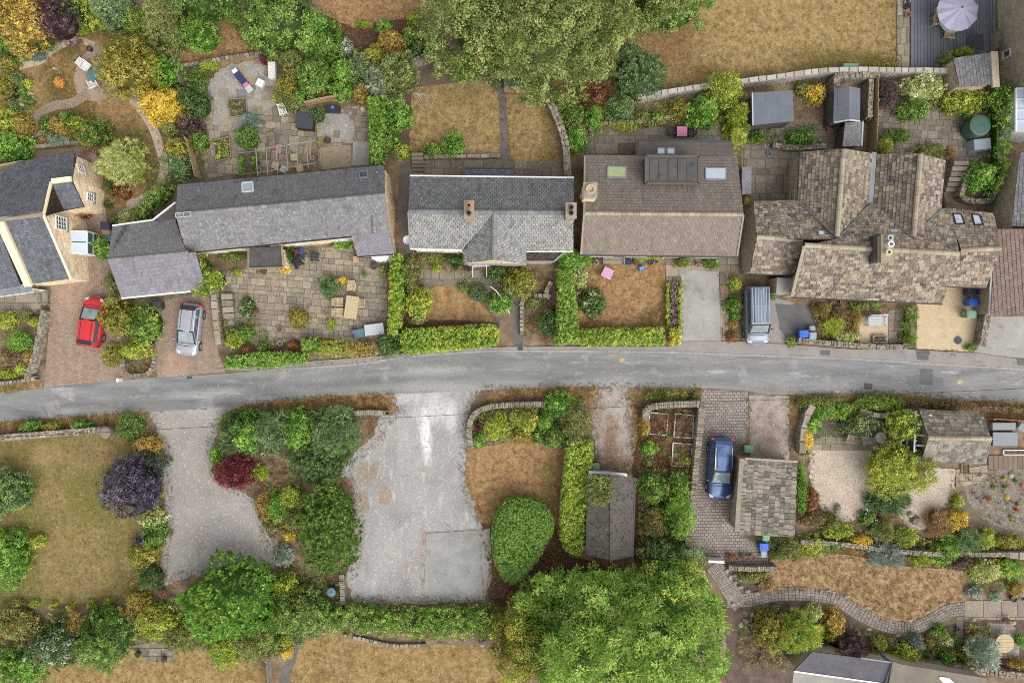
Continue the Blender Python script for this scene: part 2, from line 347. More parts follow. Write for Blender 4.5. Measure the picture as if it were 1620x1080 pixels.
m['timber']=mat('grey_timber',[S(136,126,112),S(164,154,138)],4,pieces=[S(138,127,112),S(158,147,130),S(172,162,146)],pamt=.5,layers=[(S(110,98,84),8,.58,.7,.5)],bump=(25,.4,.01))
m['wood']=mat('tan_timber',[S(170,142,106),S(192,164,128)],4,layers=[(S(130,96,62),9,.56,.7,.5)],bump=(25,.4,.01))
m['teak']=mat('pale_teak',[S(186,164,128),S(204,184,148)],4,layers=[(S(150,128,96),9,.58,.7,.4)],bump=(25,.3,.01))
# roofs
def slate(name,pcs,dark=.4,lich=.4,moss=.2,patches=(),rough=.75,extra=(),dk=S(64,62,64),pamt=.62):
    return mat(name,[pcs[0],pcs[-1]],2.0,pieces=pcs,pamt=pamt,patches=patches,layers=[(dk,.55,.56,.72,dark),(S(190,188,184),2.6,.57,.7,lich*.6),(S(184,181,176),5,.54,.7,lich),(S(62,60,60),4,.57,.7,.4),(S(88,90,60),1.6,.6,.74,moss),(S(58,57,58),2.2,.56,.72,.38,(1,.14,.14)),(S(176,173,168),2.8,.58,.74,.3,(1,.16,.16))]+list(extra),bump=(26,.5,.02),rough=rough,spec=.3)
m['slate_a']=slate('blue_slate',[S(88,92,100),S(102,106,114),S(114,118,124),S(80,84,92)],.4,.35,.25)
m['slate_g']=slate('mauve_slate',[S(120,117,126),S(132,129,138),S(141,138,147),S(126,122,132)],.25,.3,.05)
m['slate_gn']=slate('mauve_slate_shaded',[S(110,108,112),S(124,122,125),S(134,131,133)],.35,.25,.1,patches=[(S(62,60,62),222,378,5,26,-14,.6,.8),(S(66,64,66),277,350,9,12,0,.6,.7)])  # darker copy of the mauve slate: north-slope shade put into the colour
m['slate_h2']=slate('weathered_slate',[S(110,109,114),S(128,126,130),S(142,140,143),S(118,116,120)],.5,.65,.08,patches=[(S(70,68,72),601,375,3,30,-6,.6,.75),(S(72,70,72),490,342,6,18,-30,.8,.5)])
m['slate_h2n']=slate('weathered_slate_shaded',[S(106,104,109),S(120,118,122),S(132,129,132)],.5,.5,.15,patches=[(S(62,61,64),420,292,22,10,0,.8,.6),(S(66,64,66),562,285,4,16,0,.6,.6)])  # same slate as the south slope, its shade painted in as darker colours
m['slate_h3']=slate('silver_slate',[S(132,132,130),S(150,150,147),S(166,165,160),S(112,112,112),S(154,152,145)],.4,.35,.08,dk=S(84,86,90),pamt=.75)
m['slate_h3n']=slate('silver_slate_shaded',[S(112,115,117),S(128,131,131),S(143,144,141),S(96,99,103)],.4,.3,.08,dk=S(72,76,80),pamt=.75)  # silver slate again, with the north side's shade put into the colours
m['tile_h4']=slate('brown_concrete_tile',[S(120,106,94),S(136,120,106),S(148,132,116),S(128,116,106)],.3,.3,.1,dk=S(84,76,70),pamt=.5)
m['tile_h4n']=slate('brown_concrete_tile_shaded',[S(116,104,95),S(130,117,107),S(139,126,114),S(121,110,103)],.3,.3,.1,dk=S(76,70,66),pamt=.5)  # brown tile darkened for the north slope: the shade is painted in
m['stoneslate']=slate('sandstone_slate',[S(120,106,92),S(150,132,112),S(168,148,126),S(186,168,144),S(136,120,103),S(98,91,84),S(158,138,114),S(74,71,69)],.45,.75,.22,dk=S(72,69,66),pamt=.78,rough=.9,extra=[(S(108,84,64),3.5,.58,.7,.45),(S(58,55,52),2.2,.62,.72,.55),(S(204,172,124),1.7,.62,.74,.4)])
m['stoneslate2']=slate('lichened_stone_slate',[S(116,106,90),S(144,132,114),S(164,152,133),S(182,170,150),S(138,129,116),S(120,113,104),S(100,95,88),S(84,80,75)],.6,.75,.3,dk=S(66,63,60),pamt=.55,rough=.9,extra=[(S(66,64,60),2.6,.6,.72,.5),(S(206,200,184),3.2,.58,.72,.5)])
m['claytile']=slate('red_clay_tile',[S(128,108,94),S(146,122,105),S(158,134,116),S(138,117,102)],.4,.5,.2,dk=S(84,74,66),pamt=.6)
m['asbestos']=mat('mossy_cement_sheet',[S(88,83,77),S(108,102,95)],1.5,layers=[(S(58,54,50),5,.53,.6,.8),(S(88,80,70),1.0,.54,.7,.5),(S(160,152,144),7,.6,.68,.6)],bump=(18,.7,.04))
m['felt']=mat('grey_felt',[S(100,106,116),S(114,120,130)],1,layers=[(S(96,100,108),2,.55,.7,.5),(S(150,154,162),10,.66,.74,.4)],bump=(60,.3,.01),rough=.8)
m['felt_dark']=mat('dark_felt',[S(78,76,74),S(96,94,92)],1.4,layers=[(S(58,56,55),2,.52,.68,.6),(S(128,124,118),6,.6,.72,.4)],bump=(40,.4,.01),rough=.85)
m['felt_brown']=mat('brown_felt',[S(92,84,80),S(104,96,91)],1.6,layers=[(S(76,70,68),2,.55,.7,.5)],bump=(40,.4,.01))
m['valley_lead']=mat('dull_lead',[S(100,102,106),S(124,125,128)],2,layers=[(S(150,142,128),3,.55,.7,.5)],rough=.7)
m['lead']=mat('lead',[S(120,126,134),S(146,152,160)],2,layers=[(S(98,102,108),3,.55,.7,.5),(S(176,180,184),6,.6,.7,.4)],rough=.6,spec=.4)
m['ridge_grey']=mat('grey_ridge',[S(112,110,112),S(132,130,130)],3,pieces=[S(108,106,110),S(132,130,132),S(146,144,142)],pamt=.6,layers=[(S(196,192,184),5,.58,.7,.5)],bump=(25,.4,.01))
m['ridge_buff']=mat('buff_ridge',[S(150,136,116),S(176,162,140)],3,pieces=[S(140,126,108),S(168,152,130),S(186,172,150)],pamt=.6,layers=[(S(210,202,186),5,.58,.7,.6),(S(96,88,78),3,.6,.72,.5)],bump=(25,.4,.01))
# manufactured
m['white']=plain('white_paint',(.62,.62,.60,1),.45,.4,var=.08)
m['cream']=plain('cream_paint',S(226,212,180),.5)
m['black']=plain('black_plastic',(.018,.018,.02,1),.5,.4)
m['darkgrey']=plain('dark_grey_plastic',S(62,66,74),.55)
m['greyp']=plain('grey_plastic',S(128,134,144),.5)
m['lightgrey']=plain('light_grey_paint',S(186,192,196),.5)
m['glass']=plain('dark_glass',(.07,.085,.095,1),.04,.8)
m['windglass']=plain('windscreen_glass',(.20,.24,.25,1),.05,.9,var=.3,scale=2)  # reflected sky is put into the pale teal-grey base colour
m['boardwalk']=mat('brown_board',[S(118,100,84),S(138,120,102)],3,pieces=[S(110,94,80),S(128,110,94),S(142,126,108)],pamt=.5,layers=[(S(84,72,62),5,.56,.7,.4)])
m['stony']=mat('stony_bed',[S(122,110,100),S(150,138,126)],2,layers=[(S(186,178,168),5,.54,.64,.65),(S(88,78,70),5.5,.54,.64,.6),(S(150,120,112),2,.56,.7,.4)],vbump=(12,.8,.04))
m['glass_sky']=plain('sky_glass',S(198,210,226),.08,.8,var=.06,scale=2)
m['glass_green']=plain('green_glass',S(176,190,134),.1,.7,var=.15,scale=3)
m['blue_bin']=plain('blue_plastic',S(34,96,206),.45,.4,var=.06)
m['green_bin']=plain('green_plastic',S(112,158,122),.5,.4,var=.06)
m['black_bin']=plain('black_bin_plastic',S(52,58,72),.45,.4,var=.06)
m['grey_bin']=plain('grey_bin_plastic',S(150,160,172),.5,.4,var=.06)
m['teal']=plain('teal_plastic',S(86,122,130),.5)
m['tank']=plain('green_tank',S(62,98,84),.5,var=.1)
m['pink']=plain('pink_fabric',S(206,118,164),.7,var=.05)
m['lilac']=plain('lilac_paint',S(212,160,198),.6,var=.05)
m['lav']=plain('lavender_fabric',S(196,194,222,.60),.8,var=.04)
m['terracotta']=plain('terracotta',S(172,118,92),.85,var=.2)
m['rubber']=plain('tyre_rubber',(.02,.02,.02,1),.8)
m['chrome']=plain('alloy',(.55,.56,.58,1),.3,.5,.9)
m['red_paint']=plain('red_car_paint',S(206,32,40),.22,.5,var=.03)
m['silver_paint']=plain('silver_car_paint',S(172,172,182),.3,.5,.25,var=.03)
m['van_paint']=plain('grey_van_paint',S(122,132,148),.3,.5,.2,var=.03)
m['blue_paint']=plain('blue_car_paint',S(60,88,142),.2,.6,.3,var=.03)
m['tail']=plain('red_lens',(.4,.01,.012,1),.15,.5)
m['lens']=plain('clear_lens',S(208,214,218),.1,.6)
m['blue_cloth']=plain('navy_cloth',S(50,58,96),.8)
m['bright_blue']=plain('bright_blue_plastic',S(70,150,214),.5)
m['red_thing']=plain('red_plastic',S(210,52,46),.5)
m['yellow_thing']=plain('yellow_plastic',S(214,196,60),.5)
m['purple_cloth']=plain('purple_cloth',S(128,118,176),.8)
m['twig']=mat('bare_twig',[S(98,82,66),S(146,128,106)],3)
m['trunk']=mat('tree_bark',[S(88,78,66),S(120,108,92)],6,bump=(14,.9,.04))
m['moss']=mat('dead_moss',[S(70,62,52),S(112,104,90)],5,layers=[(S(44,40,36),9,.5,.62,.8)],bump=(20,.9,.05))
m['cable']=plain('black_cable',(.015,.015,.015,1),.6)
# leaves: the ramp runs over a per-leaf tone number
PAL={
 'green':[(56,84,22),(104,140,42),(158,186,78)],'bright':[(60,104,18),(112,160,38),(168,204,82)],'dark':[(44,66,26),(80,108,46),(126,150,82)],
 'lime':[(104,124,12),(158,172,32),(210,214,76)],'yellow':[(176,150,20),(236,196,36),(252,222,76)],'gold':[(122,102,36),(174,144,54),(210,182,90)],
 'olive':[(80,90,34),(130,138,60),(178,178,104)],'olivegold':[(96,92,20),(148,140,40),(188,176,70)],'teal':[(58,84,42),(110,138,82),(160,182,124)],
 'silver':[(104,122,98),(154,170,144),(204,212,186)],'bluegrey':[(94,110,100),(136,152,138),(178,190,172)],'purple':[(38,33,44),(80,72,88),(134,124,142)],
 'maroon':[(74,24,30),(124,48,56),(164,88,90)],'plum':[(54,36,40),(92,68,70),(136,108,108)],'rust':[(104,62,36),(146,94,56),(178,128,82)],'pale':[(132,142,62),(178,184,102),(220,220,154)],
 'brown':[(90,70,50),(130,102,72),(164,136,102)],'straw':[(138,110,68),(168,136,88),(194,164,112)],'ash':[(66,104,20),(126,164,46),(190,212,92)],'oak':[(78,98,34),(120,138,58),(166,178,94)],
 'topiary':[(76,114,26),(122,160,50),(164,196,84)],'hedgelime':[(104,134,14),(156,174,30),(206,210,70)],'hedge':[(70,112,18),(118,156,40),(172,196,84)],'orange':[(200,130,30),(236,168,60),(246,200,110)],'white':[(190,186,170),(222,218,206),(240,238,230)],
 'pinkf':[(190,90,110),(214,130,150),(232,180,190)],'redf':[(170,30,34),(206,52,50),(226,96,88)],'heather':[(120,98,92),(160,136,128),(196,178,170)]}
LEAFK=1.03
def leafmat(pal):
    k='leaf_'+pal
    if k in m:return m[k]
    b=NB(k);at=b.node('ShaderNodeAttribute',attribute_name='tone').outputs['Fac']
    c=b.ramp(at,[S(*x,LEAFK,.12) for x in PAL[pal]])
    c=b.mix(b.rng(b.noise(.7,3),.45,.75,0,.28),c,S(*PAL[pal][0],LEAFK,.12))
    b.put(b.b.inputs['Base Color'],c);b.b.inputs['Roughness'].default_value=.62;b.b.inputs['Specular IOR Level'].default_value=.22
    tr=b.node('ShaderNodeBsdfTranslucent');b.put(tr.inputs[0],c)
    mx=b.node('ShaderNodeMixShader');mx.inputs[0].default_value=.32
    b.l.new(b.b.outputs[0],mx.inputs[1]);b.l.new(tr.outputs[0],mx.inputs[2]);b.l.new(mx.outputs[0],b.out.inputs[0])
    m[k]=b.m;return b.m
# ---------------------------------------------------------------- surfaces
def px2(pts,h=0.0):return [P(p[0],p[1],h).to_2d() for p in pts]
def sheet(name,pts,mt,lev,rough=0.05,thick=0.0,smooth=0,step=.4):
    poly=px2(pts)
    if smooth:poly=smooth_line(poly,smooth,True)
    if rough:poly=roughen(poly,step,rough)
    if area2(poly) < 0:poly=poly[::-1]
    b=MB();z=.004*lev
    if thick:b.prism(poly,0,z+thick)
    else:b.add([(q[0],q[1],z) for q in poly],[tuple(range(len(poly)))])
    return tag(b.build(name,m[mt]),kind='structure')
def strip_poly(pts,w,n=6):
    c=smooth_line(px2(pts),n);L,R=[],[]
    for i,q in enumerate(c):
        d=(c[min(i+1,len(c)-1)]-c[max(i-1,0)]).normalized();nn=Vector((-d.y,d.x))
        L.append(q+nn*w/PPM/2);R.append(q-nn*w/PPM/2)
    return c,L,R
def ribbon(name,pts,w,mt,lev,rough=.03,n=6):
    c,L,R=strip_poly(pts,w,n);b=MB();z=.004*lev;vv=[];k=len(c)
    for a,q in zip(L,R):
        j,l=random.uniform(-rough,rough),random.uniform(-rough,rough)
        vv += [(a.x,a.y+j,z),(q.x,q.y+l,z)]
    b.add(vv,[(2*i,2*i+1,2*i+3,2*i+2) for i in range(k-1)])
    return tag(b.build(name,m[mt]),kind='structure')
# ---------------------------------------------------------------- planar pieces: slates, pavers, flags, wall stones
class Plane:
    def __init__(s,pts,down=None):
        s.c=sum(pts,Vector())/len(pts);n=Vector()
        for i in range(len(pts)):
            a,b=pts[i]-s.c,pts[(i+1) % len(pts)]-s.c;n += a.cross(b)
        s.n=n.normalized()
        if s.n.z <-1e-4:s.n=-s.n
        d=Vector((0,0,-1)) if down is None else Vector(down)
        d=d-s.n*d.dot(s.n)
        if d.length < 1e-4:d=Vector((0,-1,0))-s.n*Vector((0,-1,0)).dot(s.n)
        s.v=d.normalized();s.u=s.v.cross(s.n).normalized()
    def to2(s,p):q=Vector(p)-s.c;return (q.dot(s.u),q.dot(s.v))
    def to3(s,a,b,h=0.0):return s.c+s.u*a+s.v*b+s.n*h
    def at(s,px,py):      # where the sight line through a photo pixel meets this plane
        o=Vector((0,0,CAMH));d=P(px,py,0)-o
        return o+d*((s.c-o).dot(s.n)/d.dot(s.n))
def tiles(pl,poly2,tw,tl,gap=.012,t0=.008,t1=.03,bond=.5,wj=.0,lj=.0,hj=.006,minf=.12,seed=1,skip=0.0,rows=None):
    """pieces cut to poly2: list of (outline in 2D, heights, area)"""
    rg=random.Random(seed);out=[]
    if area2(poly2) < 0:poly2=poly2[::-1]
    a0=min(p[0] for p in poly2);a1=max(p[0] for p in poly2);b0=min(p[1] for p in poly2);b1=max(p[1] for p in poly2)
    b=b0;r=0
    while b < b1-.02:
        l=tl*(1+rg.uniform(-lj,lj)) if rows is None else rg.choice(rows)
        a=a0-(tw*bond*(r % 2) if not wj else rg.random()*tw)
        while a < a1:
            w=tw*(1+rg.uniform(-wj,wj))
            if rg.random() >= skip:
                q=clip_rect(poly2,a+gap/2,b+gap/2,a+w-gap/2,b+l-gap/2)
                if len(q) > 2:
                    ar=abs(area2(q))
                    if ar > minf*tw*tl:
                        dz=rg.uniform(-hj,hj)
                        out.append((q,[t0+(t1-t0)*(p[1]-b)/l+dz for p in q],ar))
            a += w
        b += l;r += 1
    return out
def piece_mesh(b,pl,q,hs):
    n=len(q)
    b.add([pl.to3(p[0],p[1],0) for p in q]+[pl.to3(p[0],p[1],h) for p,h in zip(q,hs)],
          [tuple(range(n,2*n))]+[(i,(i+1) % n,n+(i+1) % n,n+i) for i in range(n)])
COUNT={}
def put_pieces(parent,name,pl,pcs,mt,singles=0,stuffname=None):
    """largest `singles` pieces as objects of their own, the rest joined"""
    off=root_loc(parent);root=parent
    while root.parent:root=root.parent
    left=max(0,min(singles,300-COUNT.get((root.name,name),0)))
    order=sorted(range(len(pcs)),key=lambda i:-pcs[i][2]);solo=set(order[:left])
    COUNT[(root.name,name)]=COUNT.get((root.name,name),0)+len(solo)
    b=MB()
    for i,(q,hs,ar) in enumerate(pcs):
        if i in solo:
            ca,cb=sum(p[0] for p in q)/len(q),sum(p[1] for p in q)/len(q);c3=pl.to3(ca,cb)
            s=MB();piece_mesh(s,pl,q,hs)
            link(name,s.mesh(name,m[mt],c3),parent,c3-off)
        else:piece_mesh(b,pl,q,hs)
    if b.v:
        o=b.build(stuffname or name+'s',m[mt],parent,world=True);tag(o,kind='stuff')
def roof(house,pts,mt,tw,tl,singles=0,name='roof',pname='slate',thick=.1,wj=.0,lj=.0,gap=.014,t1=.03,hj=.006,slab='felt_dark',seed=1,skip=0.0,label=None):
    w=[P(*p) for p in pts];pl=Plane(w);p2=[pl.to2(q) for q in w]
    if area2(p2) < 0:p2=p2[::-1]
    b=MB();n=len(p2)
    b.add([pl.to3(p[0],p[1],-thick) for p in p2]+[pl.to3(p[0],p[1],0) for p in p2],
          [tuple(range(n,2*n)),tuple(range(n-1,-1,-1))]+[(i,(i+1) % n,n+(i+1) % n,n+i) for i in range(n)])
    o=b.build(name,m[slab],house,world=True)
    if label:o['label']=label
    if tw:
        put_pieces(o,pname,pl,tiles(pl,p2,tw,tl,gap=gap,wj=wj,lj=lj,t1=t1,hj=hj,seed=seed,skip=skip),mt,singles)
    o['plane']=1
    return o,pl
def ridge(house,a,b,mt,w=.32,piece=.45,name='ridge_tile',lift=.03):
    A,B=P(*a),P(*b);L=(B-A).length;d=(B-A).normalized();k=max(1,int(L/piece));st=L/k
    r=d.cross(Vector((0,0,1))).normalized();bm=MB();off=root_loc(house);h=.1
    prof=[(-w/2,-.09),(-w/3.2,.02),(0,.075),(w/3.2,.02),(w/2,-.09)]
    vv=[]
    for s in (-st/2+.008,st/2-.008):
        for (x,z) in prof:vv.append(r*x+Vector((0,0,z))+d*s)
    bm.add(vv,[(i,i+1,6+i,5+i) for i in range(4)]+[(0,5,9,4),(0,1,2,3,4),(5,9,8,7,6)])
    me=bm.mesh(name,m[mt])
    for i in range(k):
        link(name,me,house,A+d*(i+.5)*st+Vector((0,0,lift))-off)
def edge_bar(house,pts,w,h,mt,name='verge',lift=0.0):
    b=MB()
    for p,q in zip(pts[:-1],pts[1:]):b.beam(P(*p)+Vector((0,0,lift)),P(*q)+Vector((0,0,lift)),w,h)
    return b.build(name,m[mt],house,world=True)
def walls(house,pts,mt,inset=.15,drop=.12,stone=(.36,.2),z0=-.05,seed=3,detail=True):
    w=[P(*p) for p in pts];q=offset_poly([x.to_2d() for x in w],inset);n=len(q)
    sg=1 if area2(q) > 0 else-1;eye=Vector((0,0,CAMH));segs=[]
    b=MB();b.add([(p.x,p.y,z0) for p in q]+[(p.x,p.y,max(.3,x.z-drop)) for p,x in zip(q,w)],
                    [(i,(i+1) % n,n+(i+1) % n,n+i) for i in range(n)])
    o=b.build('wall',m[mt],house,world=True)
    for i in range(n):
        a,c=q[i],q[(i+1) % n];d=(c-a)
        nn=Vector((d.y,-d.x)).normalized()*sg;L=d.length
        if L < .3:continue
        segs.append((a,c,nn))
        mid=Vector(((a.x+c.x)/2,(a.y+c.y)/2,1.5));n3=Vector((nn.x,nn.y,0))
        if detail and (eye-mid).dot(n3) > .5:
            h0,h1=max(.3,w[i].z-drop),max(.3,w[(i+1) % n].z-drop)
            poly=[Vector((a.x,a.y,z0)),Vector((c.x,c.y,z0)),Vector((c.x,c.y,h1)),Vector((a.x,a.y,h0))]
            pl=Plane(poly,(0,0,-1))
            if pl.n.dot(n3) < 0:pl.n=-pl.n;pl.u=-pl.u
            p2=[pl.to2(x) for x in poly]
            put_pieces(o,'stone',pl,tiles(pl,p2,stone[0],stone[1],gap=.025,wj=.35,lj=.12,t0=.012,t1=.014,hj=.008,seed=seed+i),mt,0)
    return segs
def window_at(house,seg,s,z,w,h,nx=2,ny=2,mt='white',glass='glass',name='window',depth=.05):
    a,c,nn=seg;d=(c-a).normalized();L=(c-a).length;q=a+d*(s*L);n3=Vector((nn.x,nn.y,0));d3=Vector((d.x,d.y,0));up=Vector((0,0,1))
    o=Vector((q.x,q.y,z))+n3*depth;b=MB();f=.07
    def bar(x0,z0,x1,z1,t):b.beam(o+d3*x0+up*z0,o+d3*x1+up*z1,t,.08,n3)
    for x in (-w/2,w/2):bar(x,-h/2-f/2,x,h/2+f/2,f)
    for k in (-h/2,h/2):bar(-w/2+f/2,k,w/2-f/2,k,f)
    for i in range(1,nx):x=-w/2+w*i/nx;bar(x,-h/2+f/2,x,h/2-f/2,.04)
    fr=b.build(name,m[mt],house,world=True)
    off=root_loc(house)
    for j in range(1,ny):
        b2=MB();k=-h/2+h*j/ny;b2.beam(o+d3*(-w/2+f/2)+up*k,o+d3*(w/2-f/2)+up*k,.035,.05,n3);b2.build('glazing_bar',m[mt],fr,world=True)
    g=MB();e=o-n3*.03;g.hexa([e+d3*x+up*k+n3*y for y in (0,.02) for x,k in ((-w/2,-h/2),(w/2,-h/2),(w/2,h/2),(-w/2,h/2))])
    g.build('pane',m[glass],fr,world=True)
    sl=MB();sl.beam(o+d3*(-w/2-.12)+up*(-h/2-.1),o+d3*(w/2+.12)+up*(-h/2-.1),.2,.1,up);sl.build('sill',m['stone'],fr,world=True)
    return fr
def door_at(house,seg,s,w=.95,h=2.05,mt='white'):
    a,c,nn=seg;d=(c-a).normalized();L=(c-a).length;q=a+d*(s*L);n3=Vector((nn.x,nn.y,0));d3=Vector((d.x,d.y,0));up=Vector((0,0,1))
    o=Vector((q.x,q.y,0))+n3*.05;b=MB()
    b.hexa([o+d3*x+up*k+n3*y for y in (-.03,.03) for x,k in ((-w/2,0),(w/2,0),(w/2,h),(-w/2,h))])
    dr=b.build('door',m[mt],house,world=True)
    f=MB()
    for x in (-w/2-.04,w/2+.04):f.beam(o+d3*x,o+d3*x+up*(h+.08),.08,.1,n3)
    f.beam(o+d3*(-w/2-.08)+up*(h+.04),o+d3*(w/2+.08)+up*(h+.04),.08,.1,n3)
    f.build('frame',m['white'],dr,world=True)
    k=MB();e=o+d3*(w*.38)+up*1.0+n3*.05;k.box(e.x,e.y,e.z,.05,.05,.12);k.build('handle',m['chrome'],dr,world=True)
def skylight(house,pl,quad,glass='glass_sky',frame='lead',up=.08,fw=.09,bars=1,name='skylight'):
    q=[pl.to2(pl.at(*p)) for p in quad];b=MB()
    for i in range(4):
        a,c=q[i],q[(i+1) % 4];b.beam(pl.to3(*a,up/2),pl.to3(*c,up/2),fw,up,pl.n)
    f=b.build(name,m[frame],house,world=True);g=MB()
    g.add([pl.to3(p[0],p[1],up*.6) for p in q],[(0,1,2,3)]);g.build('pane',m[glass],f,world=True)
    return f
def chimney(house,px,py,sx,sy,ztop,zbase,mt='wallstone',pots=(),rz=0.0,capmt='ridge_buff',potmt='terracotta'):
    c=P(px,py,ztop);sx,sy=sx*(CAMH-ztop)/CAMH/PPM,sy*(CAMH-ztop)/CAMH/PPM
    b=MB();b.box(c.x,c.y,zbase,sx,sy,ztop-zbase-.1,rz);ch=b.build('chimney',m[mt],house,world=True)
    for kz in range(int((ztop-zbase-.1)/.25)):
        s=MB();s.box(c.x,c.y,zbase+.02+kz*.25,sx+.03,sy+.03,.22,rz);s.build('stone_course',m[mt],ch,world=True)
    k=MB();k.box(c.x,c.y,ztop-.1,sx+.14,sy+.14,.1,rz);k.build('cap',m[capmt],ch,world=True)
    for (dx,dy,r,h,pm) in pots:
        p=MB();x,y=c.x+dx*sx,c.y+dy*sy
        p.lathe(x,y,[(r*1.1,ztop),(r,ztop+h*.15),(r*.9,ztop+h*.9),(r*1.08,ztop+h*.92),(r*1.08,ztop+h),(r*.72,ztop+h),(r*.7,ztop+.1),(0.001,ztop+.1)],14)
        p.build('chimney_pot',m[pm],ch,world=True)
    return ch
def flags(name,pts,mt,lev,rows=(.45,.55,.7),tw=.7,wj=.4,ang=0.0,singles=300,base='joint',gap=.03,pname='flagstone',th=.035,seed=5,skip=.0):
    poly=px2(pts);b=MB()
    if area2(poly) < 0:poly=poly[::-1]
    z=.004*lev;b.add([(q[0],q[1],z) for q in poly],[tuple(range(len(poly)))])
    o=tag(b.build(name,m[base]),kind='structure')
    pl=Plane([Vector((q[0],q[1],z)) for q in poly],(math.sin(ang),-math.cos(ang),0))
    p2=[pl.to2((q[0],q[1],z)) for q in poly]
    put_pieces(o,pname,pl,tiles(pl,p2,tw,.5,gap=gap,wj=wj,lj=.0,t0=th,t1=th,hj=.006,seed=seed,rows=rows,skip=skip,minf=.06),mt,singles)
    return o
def pavers(name,pts,mt,lev,tw=.2,tl=.1,ang=0.0,gap=.012,base='brick_joint',seed=5,bond=.5):
    poly=px2(pts);b=MB();z=.004*lev
    if area2(poly) < 0:poly=poly[::-1]
    b.add([(q[0],q[1],z) for q in poly],[tuple(range(len(poly)))]);o=tag(b.build(name,m[base]),kind='structure')
    pl=Plane([Vector((q[0],q[1],z)) for q in poly],(math.sin(ang),-math.cos(ang),0))
    put_pieces(o,'paver',pl,tiles(pl,[pl.to2((q[0],q[1],z)) for q in poly],tw,tl,gap=gap,bond=bond,t0=.02,t1=.02,hj=.003,seed=seed),mt,0)
    return o
def paver_path(name,pts,w,mt,lev,piece=.22,rowsn=6,base='brick_joint'):
    o=ribbon(name,pts,w,base,lev,0,8);c,L,R=strip_poly(pts,w,8);b=MB();z=.004*lev+.02;acc=0.0;cuts=[]
    pts_=[]
    for i in range(len(c)-1):
        d=(c[i+1]-c[i]).length;k=max(1,round(d/piece))
        for j in range(k):pts_.append((L[i].lerp(L[i+1],j/k),R[i].lerp(R[i+1],j/k)))
    pts_.append((L[-1],R[-1]));rg=random.Random(4)
    for i in range(len(pts_)-1):
        for r in range(rowsn):
            e0,e1=r/rowsn+.016,(r+1)/rowsn-.016
            a,q,s_,t=pts_[i][0].lerp(pts_[i][1],e0),pts_[i][0].lerp(pts_[i][1],e1),pts_[i+1][0].lerp(pts_[i+1][1],e1),pts_[i+1][0].lerp(pts_[i+1][1],e0)
            g=.08
            qs=[a.lerp(t,g),q.lerp(s_,g),s_.lerp(q,g),t.lerp(a,g)];zz=z+rg.uniform(-.003,.003)
            b.add([(p.x,p.y,z-.02) for p in qs]+[(p.x,p.y,zz) for p in qs],[(4,5,6,7),(0,1,5,4),(1,2,6,5),(2,3,7,6),(3,0,4,7)])
    tag(b.build('pavers',m[mt],o),kind='stuff')
    return o
def stone_wall(label,pts,w,h,mt='stone',style='rubble',group=None,cap=.3,n=4,name='stone_wall',cat='wall',seed=2):
    rg=random.Random(seed+int(pts[0][0]));c,L,R=strip_poly(pts,w,n);loc=Vector((c[0].x,c[0].y,0))
    t=thing(name,label,cat,loc,0,group);b=MB();k=len(c);vv=[];q=.82
    for i in range(k):
        a,d=c[i].lerp(L[i],q),c[i].lerp(R[i],q);vv += [(a.x,a.y,0),(d.x,d.y,0),(a.x,a.y,h-.06),(d.x,d.y,h-.06)]
    b.add(vv,[f for i in range(k-1) for f in ((4*i,4*i+2,4*i+6,4*i+4),(4*i+1,4*i+5,4*i+7,4*i+3),(4*i+2,4*i+3,4*i+7,4*i+6))]+[(0,1,3,2),(4*k-4,4*k-2,4*k-1,4*k-3)])
    b.build('core',m['joint'],t,world=True)
    seglen=[(c[i+1]-c[i]).length for i in range(k-1)];tot=sum(seglen)
    def at(s):
        i=0
        while i < k-2 and s > seglen[i]:s -= seglen[i];i += 1
        d=(c[i+1]-c[i]);return c[i]+d*(s/max(seglen[i],1e-6)),math.atan2(d.y,d.x)
    W_=w/PPM
    side=MB();s=.1
    rowsn=max(1,int(h/.2))
    while s < tot-.05:
        ln=rg.uniform(.22,.45);p,a=at(min(s+ln/2,tot));nx,ny=-math.sin(a),math.cos(a)
        for r in range(rowsn):
            for sg in (-1,1):
                side.stone((p.x+nx*sg*W_*.40,p.y+ny*sg*W_*.40,r*(h-.05)/rowsn),ln*.95,W_*.2,(h-.05)/rowsn*.93,a,rg,.12)
        s += ln
    tag(side.build('stones',m[mt],t,world=True),kind='stuff')
    solo=style == 'flag';cp=MB();s=0.0;cnt=0
    while s < tot-.04:
        ln=cap*rg.uniform(.7,1.35) if style != 'edge' else rg.uniform(.1,.2)
        p,a=at(min(s+ln/2,tot));wz=W_*rg.uniform(.92,1.1) if style != 'rubble' else W_*rg.uniform(.8,1.1)
        hz=.09 if solo else rg.uniform(.1,.2)
        if solo and cnt < 300:
            x=MB();x.stone((0,0,0),ln*.96,wz,hz,a,rg,.07);link('coping_stone',x.mesh('coping_stone',m[mt]),t,(p.x-loc.x,p.y-loc.y,h-.07));cnt += 1
        elif style == 'rubble' and W_ > .3:
            ln *= .55;u=-.5
            while u < .4:
                wd=rg.uniform(.25,.75);wd=min(wd,.52-u);uu=u+wd/2;u += wd
                sx=ln*rg.uniform(.9,1.5);cp.stone((p.x-math.sin(a)*uu*W_,p.y+math.cos(a)*uu*W_,h-.07+rg.uniform(-.03,.03)),sx,W_*wd*.95,hz,a+rg.uniform(-.2,.2),rg,.2)
        else:cp.stone((p.x,p.y,h-.07),ln*.9,wz,hz,a+rg.uniform(-.08,.08),rg,.12)
        s += ln
    if cp.v:tag(cp.build('coping_stones',m[mt],t,world=True),kind='stuff')
    return t
